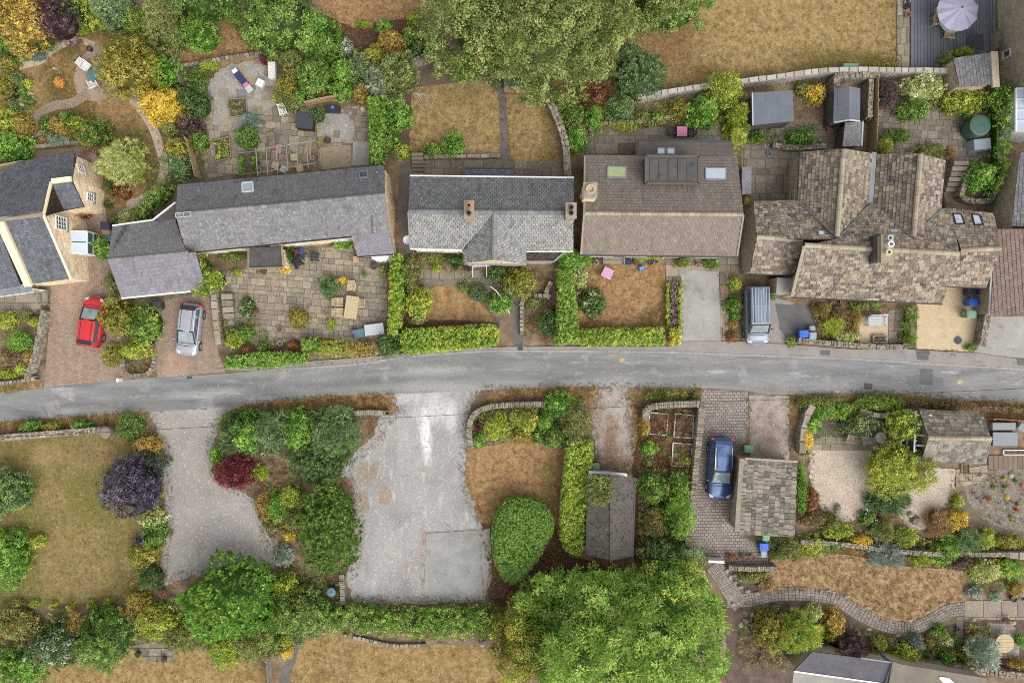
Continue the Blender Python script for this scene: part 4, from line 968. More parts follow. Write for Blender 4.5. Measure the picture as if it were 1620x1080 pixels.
def chair(label,px,py,dx,dy,mt='teak',w=.56,d=.56,group=None,name='garden_chair',slats=6):
    c=P(px,py,.45);t=thing(name,label,'chair',(c.x,c.y,.04),heading(dx,dy),group)   # dx,dy = way the sitter faces
    for i in range(slats):
        b=MB();y=-d/2+d*(i+.5)/slats;b.box(0,y,.42,w,d/slats*.84,.03);b.build('seat_slat',m[mt],t)
    for i in range(5):
        b=MB();x=(-.4+.2*i)*w;b.beam((x,-d/2,.5),(x,-d/2-.14,.92),w*.15,.02,Vector((0,1,0)));b.build('back_slat',m[mt],t)
    b=MB();b.beam((-w/2,-d/2-.15,.95),(w/2,-d/2-.15,.95),.05,.06);b.build('top_rail',m[mt],t)
    for sx in (-1,1):
        for y in (-d/2,d/2):
            b=MB();b.box(sx*(w/2-.01),y,0,.05,.05,.64 if y > 0 else .5);b.build('leg',m[mt],t)
        b=MB();b.beam((sx*w/2,-d/2-.04,.66),(sx*w/2,d/2+.04,.66),.06,.035);b.build('armrest',m[mt],t)
    return t
def table(label,px,py,w,d,dx,dy,mt='teak',h=.74,name='garden_table',slats=5,group=None):
    c=P(px,py,h);t=thing(name,label,'table',(c.x,c.y,.04),heading(dx,dy),group);w,d=w/PPM,d/PPM
    for i in range(slats):
        b=MB();x=-w/2+w*(i+.5)/slats;b.box(x,0,h-.035,w/slats*.94,d,.03);b.build('top_board',m[mt],t)
    for sx in (-1,1):
        for sy in (-1,1):b=MB();b.box(sx*(w/2-.07),sy*(d/2-.08),0,.07,.07,h-.035);b.build('leg',m[mt],t)
    b=MB();b.box(0,0,h-.1,w-.2,d-.2,.06);b.build('apron',m[mt],t)
    return t
def round_table(label,px,py,r,mt,h=.7,slats=0,basemt=None):
    c=P(px,py,h);t=thing('round_table',label,'table',(c.x,c.y,.04));r=r/PPM
    if slats:
        for i in range(slats):
            x0=-r+2*r*i/slats+.008;x1=-r+2*r*(i+1)/slats-.008;pts=[]
            for k in range(5):x=x0+(x1-x0)*k/4;pts.append((math.sqrt(max(0.001,r*r-x*x)),x))
            poly=pts+[(-y,x) for y,x in reversed(pts)];poly=[(p[0],p[1]) for p in poly][::-1]
            b=MB();b.prism(poly,h-.05,h);b.build('top_board',m[mt],t)
    else:
        b=MB();b.cyl(0,0,h-.06,r,.06,28);b.build('top',m[mt],t,bevel=.015)
    b=MB();b.cyl(0,0,0,r*.3,h-.06,12,r*.2);b.build('pedestal',m[basemt or mt],t)
    return t
def bench(label,px,py,w,d,dx,dy,mt='timber',slats=5,group=None):
    c=P(px,py,.45);t=thing('garden_bench',label,'bench',(c.x,c.y,.04),heading(dx,dy),group);w,d=w/PPM,d/PPM
    for i in range(slats):b=MB();y=-d/2+d*(i+.5)/slats;b.box(0,y,.41,w,d/slats*.8,.035);b.build('seat_slat',m[mt],t)
    n=max(6,int(w/.12))
    for i in range(n):b=MB();x=-w/2+w*(i+.5)/n;b.beam((x,-d/2,.48),(x,-d/2-.1,.88),w/n*.55,.02,Vector((0,1,0)));b.build('back_slat',m[mt],t)
    b=MB();b.beam((-w/2,-d/2-.1,.9),(w/2,-d/2-.1,.9),.06,.06);b.build('top_rail',m[mt],t)
    for s in (-1,1):
        b=MB();b.box(s*(w/2-.04),-d/2+.03,0,.07,.07,.6);b.build('leg',m[mt],t)
        b=MB();b.box(s*(w/2-.04),d/2-.03,0,.07,.07,.62);b.build('leg',m[mt],t)
        b=MB();b.beam((s*(w/2-.04),-d/2,.64),(s*(w/2-.04),d/2+.03,.64),.08,.04);b.build('armrest',m[mt],t)
    return t
def boulder(label,px,py,rx,ry,h,mt='boulder',name='boulder',group=None,rz=0.0,cat='rock'):
    c=P(px,py,h/2);rg=random.Random(int(px*7+py));b=MB();n,r=9,4;rx,ry=rx/PPM,ry/PPM;vv=[]
    for j in range(r):
        ph=(j/(r-.6))*math.pi/2
        for i in range(n):
            a=6.283*i/n;k=rg.uniform(.8,1.12)
            x,y=math.cos(a)*rx*math.cos(ph)*k,math.sin(a)*ry*math.cos(ph)*k
            vv.append((x*math.cos(rz)-y*math.sin(rz),x*math.sin(rz)+y*math.cos(rz),h*math.sin(ph)*rg.uniform(.85,1.1)))
    b.add(vv,[(k*n+i,k*n+(i+1) % n,(k+1)*n+(i+1) % n,(k+1)*n+i) for k in range(r-1) for i in range(n)]+[tuple(range((r-1)*n,r*n))])
    return tag(b.build(name,m[mt],loc=(c.x,c.y,.01)),label,cat,group)
def box_thing(name,label,cat,px,py,w,d,h,mt,ang=0.0,lid=None,bevel=.03,z=.03,group=None,taper=1.0,lidname='lid'):
    c=P(px,py,h);t=thing(name,label,cat,(c.x,c.y,z),D2R(ang),group);k=(CAMH-h)/CAMH/PPM;w,d=w*k,d*k
    b=MB();b.box(0,0,0,w*.97,d*.97,h*.93,0,taper,taper);b.build('body',m[mt],t,bevel=bevel)
    l=MB();l.box(0,0,h*.93,w*1.0*taper,d*1.0*taper,h*.07+.02,0,.97,.97);l.build(lidname,m[lid or mt],t,bevel=bevel*.6)
    return t
def frame_bed(label,pts,h=.22,mt='timber',pals=('straw','brown'),tex='m',ph=.35,dens=.7,group=None,w=.06,cat='raised bed',fill='soil'):
    p=px2(pts,h);c=sum(p,Vector((0,0)))/len(p);t=thing('raised_bed',label,cat,(c.x,c.y,0),0,group);n=len(p)
    for i in range(n):
        b=MB();a,q=p[i]-c,p[(i+1) % n]-c;b.beam((a.x,a.y,h/2),(q.x,q.y,h/2),w,h);b.build('board',m[mt],t)
    s=MB();poly=[(x.x-c.x,x.y-c.y) for x in p]
    if area2(poly) < 0:poly=poly[::-1]
    s.add([(x,y,h*.6) for x,y in poly],[tuple(range(n))]);s.build('earth_fill',m[fill],t)
    if pals:
        SEED[0] += 1;rg=np.random.default_rng(SEED[0]);q=offset_poly(poly,.12);xs,ys=[a[0] for a in q],[a[1] for a in q];rc=TEX[tex][0]*.7
        k=int((max(xs)-min(xs))*(max(ys)-min(ys))/rc ** 2*dens);x,y=rg.uniform(min(xs),max(xs),k),rg.uniform(min(ys),max(ys),k);ok=inside_np(x,y,q);x,y=x[ok],y[ok]
        if len(x):
            C=np.stack([x,y,h*.6+ph*rg.uniform(.2,.8,len(x))],1);V,T=leaf_quads(C,np.tile([0,0,1.],(len(x),1)),tex,rg,rg.normal(size=len(x)),.7)
            me=quads_mesh('foliage',V,T,[leafmat(a) for a in pals]);me.polygons.foreach_set('material_index',np.repeat(rg.integers(0,len(pals),len(x)),TEX[tex][3]).astype(np.int32));tag(link('foliage',me,t),kind='stuff')
    return t
def steps(name,label,pts4,n,h,mt='flag',cat='steps'):
    """pts4: foot left, foot right, head right, head left"""
    a,b_,c,d=px2(pts4,h/2);t=thing(name,label,cat,((a.x+c.x)/2,(a.y+c.y)/2,0));o=Vector(t.location)
    for i in range(n):
        q=[a.lerp(d,i/n),b_.lerp(c,i/n),b_.lerp(c,(i+1)/n-.02),a.lerp(d,(i+1)/n-.02)]
        s=MB();poly=[(x.x-o.x,x.y-o.y) for x in q]
        if area2(poly) < 0:poly=poly[::-1]
        s.prism(poly,0,h*(i+1)/n);s.build('tread',m[mt],t,bevel=.015)
    return t
def post_beams(name,label,cat,posts,beams,mt,w=.08,group=None):
    """posts: (px,py,h); beams: ((px,py,h),(px,py,h))"""
    c=P(posts[0][0],posts[0][1],posts[0][2]);t=thing(name,label,cat,(c.x,c.y,0),0,group)
    for (x,y,h) in posts:q=P(x,y,h);b=MB();b.box(q.x,q.y,0,w,w,h);b.build('post',m[mt],t,world=True)
    for p,q in beams:b=MB();b.beam(P(*p)+Vector((0,0,w*.5)),P(*q)+Vector((0,0,w*.5)),w*.8,w);b.build('beam',m[mt],t,world=True)
    return t
# ================================================================ GROUND
def big(name,mt,z,r):
    b=MB();b.add([(-r,-r,z),(r,-r,z),(r,r,z),(-r,r,z)],[(0,1,2,3)]);return tag(b.build(name,m[mt]),kind='structure')
big('ground','earth',0,500)
UP=[(-2600,840),(-200,642),(-60,630),(0,624),(68,612),(185,602),(250,596),(340,592),(405,587),(480,582),(555,577),(620,568),(680,561),(760,556),(810,555),(950,556),(1050,557),(1130,560),(1215,563),(1330,567),(1430,573),(1530,579),(1620,584),(1800,596),(4200,760)]
DN=[(4200,815),(1800,645),(1620,636),(1540,633),(1465,630),(1427,622),(1340,622),(1215,624),(1185,619),(1110,613),(990,613),(910,611),(810,614),(760,617),(700,620),(630,623),(517,626),(455,633),(405,637),(375,643),(240,651),(150,656),(37,664),(0,667),(-60,672),(-200,684),(-2600,890)]
for q in ([(-6000,-6000),(7600,-6000),(7600,-60),(-6000,-60)],[(-6000,-60),(-70,-60),(-70,600),(-6000,900)],[(1720,-60),(7600,-60),(7600,700),(1720,590)],[(-6000,950),(-70,690),(-70,1130),(-6000,1130)],[(1720,640),(7600,900),(7600,1130),(1720,1130)],[(-6000,1130),(7600,1130),(7600,7000),(-6000,7000)]):sheet('field',q,'lawn_d',.5,0)
sheet('lawn',[(-30,130),(20,95),(90,60),(175,35),(215,55),(240,120),(262,190),(266,262),(250,300),(205,330),(160,325),(140,250),(20,250),(-30,240)],'lawn_a',1)
sheet('lawn',[(280,30),(430,15),(430,95),(380,100),(285,112)],'lawn_c',1)
sheet('lawn',[(480,-40),(680,-40),(668,30),(600,55),(540,60),(505,20)],'lawn_c',1)
sheet('bark_bed',[(505,20),(560,45),(660,25),(690,80),(640,110),(560,110),(530,70)],'bark',2)
sheet('lawn',[(860,-60),(1416,-60),(1418,118),(1340,118),(1280,122),(1200,133),(1120,143),(1000,160),(930,175),(880,150),(830,60)],'lawn_top',1)
sheet('lawn',[(652,140),(760,125),(790,150),(793,228),(655,240),(648,232)],'lawn_b',2)
sheet('flower_bed',[(630,110),(720,92),(765,118),(760,128),(655,142),(648,232),(628,220)],'soil',1)
sheet('flower_bed',[(668,222),(790,228),(790,250),(668,250)],'lawn_e',3)
sheet('lawn',[(800,150),(860,140),(882,205),(890,250),(893,285),(812,285)],'lawn_b',2)
ribbon('path',[(792,135),(796,180),(797,225),(800,262)],12,'darkyard',4)
sheet('lawn',[(672,462),(690,452),(735,453),(752,470),(775,497),(780,508),(672,505)],'lawn_c',2)
sheet('flower_bed',[(640,400),(660,400),(672,440),(668,505),(790,510),(790,520),(637,525)],'bark',1)
sheet('lawn',[(913,440),(935,418),(1052,420),(1055,520),(915,522)],'lawn_c',2)
sheet('lawn',[(0,694),(190,680),(215,705),(235,760),(218,830),(215,900),(235,925),(200,950),(40,958),(-40,950),(-40,700)],'lawn_d',2)
sheet('lawn',[(738,712),(800,700),(860,700),(895,710),(890,790),(885,850),(870,800),(800,790),(775,830),(757,825),(748,790),(735,770)],'lawn_c',2)
sheet('bark_bed',[(760,830),(790,800),(890,830),(900,880),(960,890),(960,960),(780,960),(765,920)],'bark',1)
sheet('lawn',[(1200,905),(1225,880),(1290,872),(1360,880),(1430,895),(1500,900),(1530,902),(1528,950),(1495,957),(1462,975),(1435,984),(1400,980),(1370,965),(1330,945),(1290,935),(1240,935),(1210,940)],'lawn_e',2)
sheet('lawn',[(56,1056),(120,1050),(200,1045),(210,1020),(285,1030),(330,1025),(430,1060),(430,1120),(30,1120)],'lawn_f',2)
sheet('lawn',[(458,1090),(466,1040),(478,1012),(505,1000),(560,1003),(640,1022),(700,1018),(760,1020),(800,1055),(800,1120),(450,1120)],'lawn_f',2)
ribbon('path',[(505,998),(482,1004),(468,1022),(455,1060),(445,1100)],14,'darkyard',3)
sheet('verge',[(-60,672),(37,664),(150,656),(240,650),(225,660),(190,682),(0,694),(-60,694)],'verge',3)
sheet('verge',[(375,643),(455,632),(517,625),(630,622),(625,650),(560,655),(480,655),(385,665)],'verge',3)
sheet('verge',[(736,690),(745,650),(775,625),(810,614),(910,611),(945,612),(935,640),(860,640),(760,655),(742,700)],'verge',3)
sheet('verge',[(998,614),(1110,613),(1105,640),(1020,642),(1015,680),(1000,720)],'verge',3)
sheet('verge',[(1245,624),(1427,622),(1540,633),(1640,637),(1640,662),(1440,655),(1270,655),(1250,680)],'verge',3)
sheet('verge',[(0,606),(62,600),(68,612),(0,624),(-40,628),(-40,606)],'verge',3)
sheet('road',UP+DN,'asphalt',6,.02)
sheet('pavement',[(345,583),(480,572),(600,563),(680,553),(760,549),(900,548),(1060,548),(1078,540),(1180,540),(1260,546),(1340,552),(1430,552),(1540,558),(1640,572),(1640,586),(1530,579),(1430,573),(1330,567),(1215,563),(1130,560),(1050,557),(810,555),(680,561),(555,577),(405,587)],'pavement',7,.015,thick=.07)
for q in ([(1297,554),(1312,554),(1312,562),(1296,561)],[(1447,553),(1468,554),(1468,570),(1450,568)],[(1607,567),(1640,570),(1640,580),(1608,577)]):sheet('pavement_patch',q,'asphalt_patch',27,.02)
for q in ([(1400,588),(1452,590),(1452,606),(1400,604)],[(1453,583),(1476,584),(1476,610),(1453,608)],[(1142,582),(1215,585),(1215,619),(1142,613)],[(520,600),(560,597),(561,606),(521,609)]):sheet('road_patch',q,'asphalt',7,.02)
sheet('road_patch',[(1455,583),(1475,584),(1475,609),(1455,607)],'asphalt_patch',8,.02)
# kerb stones along the pavement, one by one
def kerb(pts,mt='concrete'):
    c=smooth_line(px2(pts),4);t=thing('kerb','pale kerbstone line between the pavement and the road','kerb',(c[0].x,c[0].y,0));L=[0.0]
    for i in range(len(c)-1):L.append(L[-1]+(c[i+1]-c[i]).length)
    s=0.0;i=0;me=None
    b=MB();b.box(0,0,0,.9,.13,.125);me=b.mesh('kerb_stone',m[mt])
    while s < L[-1]-.9:
        while L[i+1] < s+.45:i += 1
        d=c[i+1]-c[i];p=c[i]+d*((s+.45-L[i])/d.length)
        link('kerb_stone',me,t,(p.x-c[0].x,p.y-c[0].y,0),math.atan2(d.y,d.x));s += .915
    t['kind']='structure';t['category']='kerb'
kerb([(405,587),(480,582),(555,577),(620,568),(680,561),(760,556),(810,555),(950,556),(1050,557),(1130,560),(1215,563),(1330,567),(1430,573),(1530,579),(1640,586)])
sheet('gravel_yard',[(236,651),(300,646),(375,642),(350,665),(338,700),(335,730),(345,760),(405,790),(415,830),(440,860),(440,905),(300,910),(258,925),(250,905),(262,830),(260,770),(258,710),(248,680)],'gravel2',5,.14,step=.3)
sheet('gravel_yard',[(612,622),(760,615),(745,640),(738,690),(735,760),(750,800),(765,840),(765,950),(690,955),(560,952),(548,915),(560,830),(560,770),(540,745),(560,715),(590,690),(600,660),(632,650)],'gravel',5,.14,step=.3)
sheet('slab_border',[(668,842),(759,835),(768,952),(667,952)],'track',7,.03)
sheet('concrete_slab',[(674,843),(757,838),(765,948),(671,949)],'concrete2',8,.01,thick=.04)
sheet('concrete_slab',[(757,838),(775,835),(779,912),(766,945)],'concrete',6,.02)
sheet('track',[(945,613),(993,613),(1000,650),(1003,700),(1000,745),(940,745),(938,690)],'track',5,.16,step=.3)
sheet('flower_bed',[(1000,745),(1003,890),(1090,890),(1100,640),(1020,640),(1005,700)],'bark',2)
sheet('driveway',[(1077,428),(1137,428),(1140,540),(1077,542)],'concrete',6,.01,thick=.03)
sheet('driveway',[(1175,455),(1256,480),(1290,490),(1292,520),(1258,545),(1175,545)],'pavement',5)
sheet('driveway',[(1226,480),(1262,480),(1292,488),(1290,526),(1246,540),(1232,520)],'asphalt_patch',6,.1)
sheet('driveway',[(1185,625),(1248,626),(1248,730),(1186,730)],'track',6)
sheet('driveway',[(1548,500),(1625,500),(1625,568),(1540,560)],'concrete',6)
sheet('gravel_yard',[(1450,480),(1498,450),(1545,450),(1545,545),(1530,556),(1450,552)],'tan_gravel',5,.03)
sheet('gravel_yard',[(1358,500),(1405,496),(1405,545),(1360,545)],'tan_gravel',5,.03)
sheet('gravel_yard',[(1283,706),(1380,712),(1385,780),(1378,800),(1352,822),(1330,828),(1300,805),(1285,780),(1278,740)],'beige_gravel',6,.12,step=.3)
sheet('gravel_yard',[(1475,738),(1512,742),(1510,780),(1490,810),(1465,836),(1440,838),(1420,810),(1425,785)],'beige_gravel',6,.12,step=.3)
sheet('flower_bed',[(1262,640),(1450,650),(1460,740),(1400,790),(1378,800),(1380,712),(1283,706),(1265,700)],'darkyard',4)
sheet('flower_bed',[(1520,745),(1640,742),(1640,850),(1560,835),(1530,795)],'stony',4)
sheet('flower_bed',[(1180,850),(1640,850),(1640,905),(1220,905),(1180,900)],'bark',1)
sheet('flower_bed',[(1150,940),(1300,955),(1400,1000),(1520,985),(1640,985),(1640,1060),(1190,1090),(1150,1020)],'soil',1,smooth=4)
sheet('flower_bed',[(1200,895),(1150,897),(1165,925),(1200,945)],'soil',2)
ribbon('path',[(1518,780),(1530,805),(1555,830),(1600,845),(1660,848)],15,'joint',6)
ribbon('path',[(-20,112),(25,106),(62,97),(82,80),(107,67),(125,64),(150,72)],11,'path_gravel',4)
ribbon('path',[(203,150),(225,175),(243,205),(253,235),(260,265),(252,292),(234,311),(200,326)],14,'path_gravel',4)
sheet('path',[(118,118),(128,92),(155,72),(178,98),(186,138),(172,155),(142,160),(122,146)],'brick',5,.02,smooth=4)
paver_path('path',[(140,146),(115,163),(85,168),(62,182),(51,203),(47,225)],15,'brick',6,.2,7)
sheet('pond',[(5,150),(12,140),(28,137),(38,142),(35,152),(20,160),(8,159)],'water',6,.02,smooth=3)
pavers('driveway',[(82,447),(170,428),(185,470),(192,530),(195,596),(190,602),(70,612),(76,540)],'brick',5,.24,.15,.1,gap=.022)
pavers('driveway',[(247,476),(335,462),(342,510),(346,560),(358,588),(300,593),(250,597),(244,560)],'brick',5,.24,.15,.06,gap=.022,seed=9)
pavers('yard',[(26,240),(150,232),(160,250),(166,320),(174,380),(176,428),(82,447),(60,440),(20,330)],'brick',4,.24,.15,-.12,gap=.022,seed=3)
pavers('driveway',[(1112,616),(1184,620),(1180,700),(1170,850),(1215,850),(1215,890),(1147,892),(1085,866),(1095,760),(1106,640)],'sett',5,.29,.22,.02,gap=.04,seed=8,base='sett_joint')
flags('terrace',[(-20,470),(62,455),(66,492),(0,500),(-20,500)],'flag2',4,tw=.8,seed=21)
flags('patio',[(345,430),(390,425),(455,418),(460,396),(556,388),(562,406),(612,412),(612,530),(560,540),(480,532),(440,545),(372,545),(352,500)],'flag2',4,(.34,.42,.55),.52,seed=5,ang=-.07)
flags('patio',[(330,130),(350,108),(425,92),(440,120),(440,165),(500,165),(490,262),(330,282),(318,240),(322,180)],'flag',4,(.42,.55,.7),.62,seed=11,ang=-.07)
flags('patio',[(500,178),(585,165),(588,262),(505,275)],'flag',4,(.34,.45,.6),.55,seed=13,ang=-.07)
sheet('gravel_patch',[(335,120),(420,95),(440,120),(442,160),(410,180),(370,205),(340,200)],'gravel2',13,.25,smooth=3)
sheet('gravel_patch',[(512,182),(555,176),(560,215),(540,224),(512,222)],'gravel2',13,.25,smooth=3)
flags('yard',[(672,252),(905,256),(905,300),(655,300),(650,270)],'flag_dark',3,(.7,.9),1.1,seed=15,base='darkyard')
ribbon('path',[(640,262),(637,330),(643,380),(652,420),(690,437),(745,440),(775,445),(800,460),(815,490),(820,550)],15,'darkyard',3)
flags('path',[(655,425),(760,428),(770,445),(665,452)],'flag_dark',4,(.6,.8),1.0,seed=16,base='darkyard')
flags('yard',[(925,210),(960,205),(1152,198),(1152,245),(925,248)],'flag_dark',4,(.6,.8),.9,seed=17)
flags('path',[(1052,404),(1168,406),(1168,430),(1078,430),(1076,445),(1054,445)],'flag',4,(.7,.9),1.0,seed=18)
flags('path',[(1138,430),(1152,430),(1152,545),(1140,545)],'flag',7,(1.0,1.2),.75,seed=19)
flags('patio',[(1378,180),(1400,160),(1490,178),(1565,180),(1570,250),(1500,258),(1378,245)],'flag_dark',4,(.38,.48,.6),.62,seed=20,ang=-.05)
flags('yard',[(1172,200),(1380,195),(1380,250),(1262,260),(1250,325),(1172,325)],'flag_dark',3,(.5,.7),.8,seed=22,base='darkyard')
flags('path',[(1405,490),(1428,490),(1428,550),(1405,548)],'flag_dark',5,(.6,.8),.8,seed=23)
flags('path',[(1525,950),(1640,948),(1640,980),(1525,978)],'flag2',5,(1.3,),1.3,wj=.1,seed=24)
flags('patio',[(1283,690),(1460,690),(1460,712),(1283,712)],'flag',6,(.6,),.8,seed=25,base='darkyard')
flags('path',[(1590,905),(1640,905),(1640,950),(1600,950)],'flag2',4,(.6,.8),.8,seed=26)
flags('path',[(1512,742),(1562,735),(1562,760),(1512,770)],'flag',7,(.6,),.8,seed=27)
flags('patio',[(205,1022),(245,1012),(272,1030),(276,1048),(235,1045)],'flag_dark',5,(.6,.8),.8,seed=28)
flags('path',[(1418,0),(1438,0),(1438,118),(1418,118)],'flag',5,(1.2,.9),.5,seed=29)
paver_path('path',[(1128,893),(1144,916),(1160,942),(1172,958)],26,'sett',6,.24,5,'sett_joint')
paver_path('path',[(1150,950),(1185,948),(1225,940),(1270,939),(1320,946),(1360,970),(1400,988),(1440,993),(1475,980),(1500,966),(1528,962)],21,'sett',7,.24,5,'sett_joint')
paver_path('path',[(1518,975),(1518,1000),(1520,1035)],11,'sett',6,.24,3,'sett_joint')
pavers('patio',[(1565,985),(1600,985),(1612,1000),(1612,1040),(1568,1040)],'sett',4,.25,.25,0)
# timber terrace top right: every board a piece
def decking(name,x0,x1,y0,y1,n,mt,horizontal=False):
    o=big(name,'brick_joint',0,.1);me=o.data;a,b_=P(x0,y1),P(x1,y0)
    me.vertices.foreach_set('co',[a.x,a.y,.02,b_.x,a.y,.02,b_.x,b_.y,.02,a.x,b_.y,.02]);me.update()
    for i in range(n):
        s=MB()
        if horizontal:st=(b_.y-a.y)/n;s.box((a.x+b_.x)/2,a.y+st*(i+.5),.02,b_.x-a.x,st*.9,.1)
        else:st=(b_.x-a.x)/n;s.box(a.x+st*(i+.5),(a.y+b_.y)/2,.02,st*.9,b_.y-a.y,.1)
        s.build('deck_board',m[mt],o)
decking('deck',1440,1574,-6,118,26,'deck')
decking('boardwalk',1562,1640,720,742,10,'boardwalk',False)
# ================================================================ HOUSES
SL=dict(tw=.27,tl=.22,wj=.15,lj=.04)
# --- 1 cottage with blue-grey slate roofs, left edge
h=thing('stone_cottage','sandstone cottage with blue-grey slate roofs and white porch at the left edge','house',P(60,380))
roof(h,[(-40,280,2.5),(18,268,2.6),(26,253,2.6),(120,245,2.6),(112,283,4.6),(81,288,4.6),(68,339,5.5),(-40,352,5.5)],'slate_a',seed=1,**SL)
roof(h,[(82,289,4.6),(112,284,4.6),(133,327,2.7),(101,332,2.7)],'slate_a',seed=2,**SL)
roof(h,[(2,349,5.4),(68,341,5.4),(112,441,2.5),(47,450,2.5)],'slate_a',seed=3,**SL)
roof(h,[(-60,360,5.2),(-6,353,5.2),(33,452,2.4),(-20,460,2.4)],'slate_a',seed=4,**SL)
edge_bar(h,[(0,350,5.5),(46,452,2.6)],.55,.25,'wallstone','coping')
edge_bar(h,[(-40,352,5.5),(68,339,5.5)],.3,.16,'ridge_buff','coping')
edge_bar(h,[(113,283,4.62),(82,287,4.62)],.34,.18,'wallstone','coping')
edge_bar(h,[(69,340,5.5),(113,442,2.6)],.16,.14,'wallstone','verge')
edge_bar(h,[(81,288,4.7),(69,340,5.5)],.16,.14,'wallstone','verge')
sg=walls(h,[(-60,270,2.5),(26,253,2.6),(121,246,2.6),(114,283,4.5),(134,328,2.7),(101,334,2.7),(73,341,5.4),(113,441,2.5),(-60,462,2.4)],'wallstone',.05)
g1=sg[2];
window_at(h,sg[2],.45,2.6,.55,.85,2,3);window_at(h,sg[3],.5,2.0,.55,.85,2,3)
window_at(h,sg[6],.06,3.6,.9,1.3,3,4);door_at(h,sg[6],.30,1.0,2.0,'white')
# white glazed porch on its own feet
c=P(152,388);pr=MB();x0,x1,y0,y1,zt=c.x-.95,c.x+.45,c.y-.85,c.y+.75,2.1
for (x,y) in ((x0,y0),(x1,y0),(x1,y1),(x0,y1),(x1,(y0+y1)/2)):pr.box(x,y,0,.08,.08,zt)
for z in (.5,1.3,zt):pr.beam((x1,y0,z),(x1,y1,z),.08,.08);pr.beam((x0,y0,z),(x1,y0,z),.08,.08);pr.beam((x0,y1,z),(x1,y1,z),.08,.08)
pr.beam((x0,y0,zt+.3),(x0,y1,zt+.3),.1,.1);pr.beam((x0,y0,zt+.28),(x1,y0,zt),.08,.08);pr.beam((x0,y1,zt+.28),(x1,y1,zt),.08,.08)
po=pr.build('porch',m['white'],h,world=True)
for i in range(2):
    ya,yb=y0+.05+i*.8,y0+.78+i*.8;q=MB();q.add([(x0,ya,zt+.3),(x1,ya,zt+.03),(x1,yb,zt+.03),(x0,yb,zt+.3)],[(0,1,2,3)]);q.build('roof_pane',m['glass_sky'],po,world=True)
    for z in (.54,1.34):q=MB();q.add([(x1+.01,ya,z),(x1+.01,yb,z),(x1+.01,yb,z+.7),(x1+.01,ya,z+.7)],[(0,1,2,3)]);q.build('pane',m['glass'],po,world=True)
q=MB();q.add([(x0,y0-.01,.05),(x1,y0-.01,.05),(x1,y0-.01,zt),(x0,y0-.01,zt)],[(0,1,2,3)]);q.build('pane',m['glass'],po,world=True)
# white bay window along the bottom of the cottage
q=MB()
a,b_=P(-20,462,1.9),P(52,452,1.9)
for k in range(7):p=a.lerp(b_,k/6);q.box(p.x,p.y-.25,0,.09,.09,1.9)
for z in (.6,1.9):q.beam((a.x,a.y-.25,z),(b_.x,b_.y-.25,z),.12,.1)
bw=q.build('bay_window',m['white'],h,world=True)
for k in range(6):p0,p1=a.lerp(b_,k/6+.02),a.lerp(b_,(k+1)/6-.02);q=MB();q.add([(p0.x,p0.y-.27,.65),(p1.x,p1.y-.27,.65),(p1.x,p1.y-.27,1.85),(p0.x,p0.y-.27,1.85)],[(0,1,2,3)]);q.build('pane',m['glass'],bw,world=True)
q=MB();q.hexa([Vector((x,y,z)) for z in (1.96,2.02) for x,y in ((a.x,a.y-.35),(b_.x,b_.y-.35),(b_.x,b_.y+.3),(a.x,a.y+.3))]);q.build('bay_roof',m['lead'],h,world=True)
# --- 2 garage with mauve slates
g=thing('slate_garage','garage with mauve slate roof between the two brick drives','garage',P(245,405))
roof(g,[(178,357,2.4),(277,346,2.4),(294,398,4.0),(171,411,4.0)],'slate_gn',seed=5,**SL)
roof(g,[(171,412,4.0),(309,399,4.0),(325,453,2.4),(192,471,2.4)],'slate_g',seed=6,tw=.42,tl=.3,lj=.05,t1=.022)
ridge(g,(171,411,4.02),(298,399,4.02),'ridge_grey')
roof(g,[(242,347,2.45),(278,320,2.5),(279,346,2.5),(262,349,2.45)],'felt_dark',0,0)
edge_bar(g,[(178,357,2.5),(242,348,2.55),(278,320,2.6)],.1,.14,'white','fascia')
edge_bar(g,[(193,472,2.3),(302,461,2.3)],.1,.16,'white','gutter')
gs=walls(g,[(178,357,2.4),(242,347,2.4),(278,320,2.4),(294,398,4.0),(325,453,2.4),(192,471,2.4),(171,411,4.0)],'wallstone2',.2)
door_at(g,gs[4],.3,2.3,2.0,'lightgrey');door_at(g,gs[4],.72,2.3,2.0,'lightgrey')
# --- 3 long house
h=thing('stone_house','long stone house with weathered blue-grey slate roof beside the flagged terrace','house',P(450,335))
roof(h,[(281,292,3.0),(608,262,3.0),(609,308,5.4),(278,340,5.4)],'slate_h2n',seed=7,**SL)
o,pS=roof(h,[(278,340,5.4),(609,308,5.4),(616,366,3.0),(556,373,3.0),(295,399,3.0)],'slate_h2',seed=8,**SL)
roof(h,[(556,373,3.0),(616,366,3.0),(624,401,2.0),(565,405,2.0)],'slate_g',seed=9,tw=.3,tl=.2)
ridge(h,(278,339,5.42),(609,307.5,5.42),'ridge_grey')
pN=Plane([P(281,292,3.0),P(608,262,3.0),P(609,308,5.4),P(278,340,5.4)])
skylight(h,pN,[(383,290),(400,288.5),(401,303),(384,304.5)],'glass_sky','white')
skylight(h,pN,[(568,272),(581,271),(582,281),(569,282)],'glass','lead')
v=MB();p=pN.at(597,274);v.cyl(p.x,p.y,p.z,.06,.35,8);v.build('vent_pipe',m['lead'],h,world=True)
edge_bar(h,[(281,292,3.0),(608,262,3.0)],.1,.1,'black','gutter',-.05);edge_bar(h,[(295,400,2.95),(556,374.5,2.95)],.11,.1,'black','gutter',-.04);edge_bar(h,[(565,406,1.95),(624,402,1.95)],.11,.1,'black','gutter',-.03)
sg=walls(h,[(281,292,3.0),(608,262,3.0),(609,308,5.4),(616,366,3.0),(624,401,2.0),(565,405,2.0),(557,375,3.0),(295,399,3.0),(278,340,5.4)],'wallstone',.12)
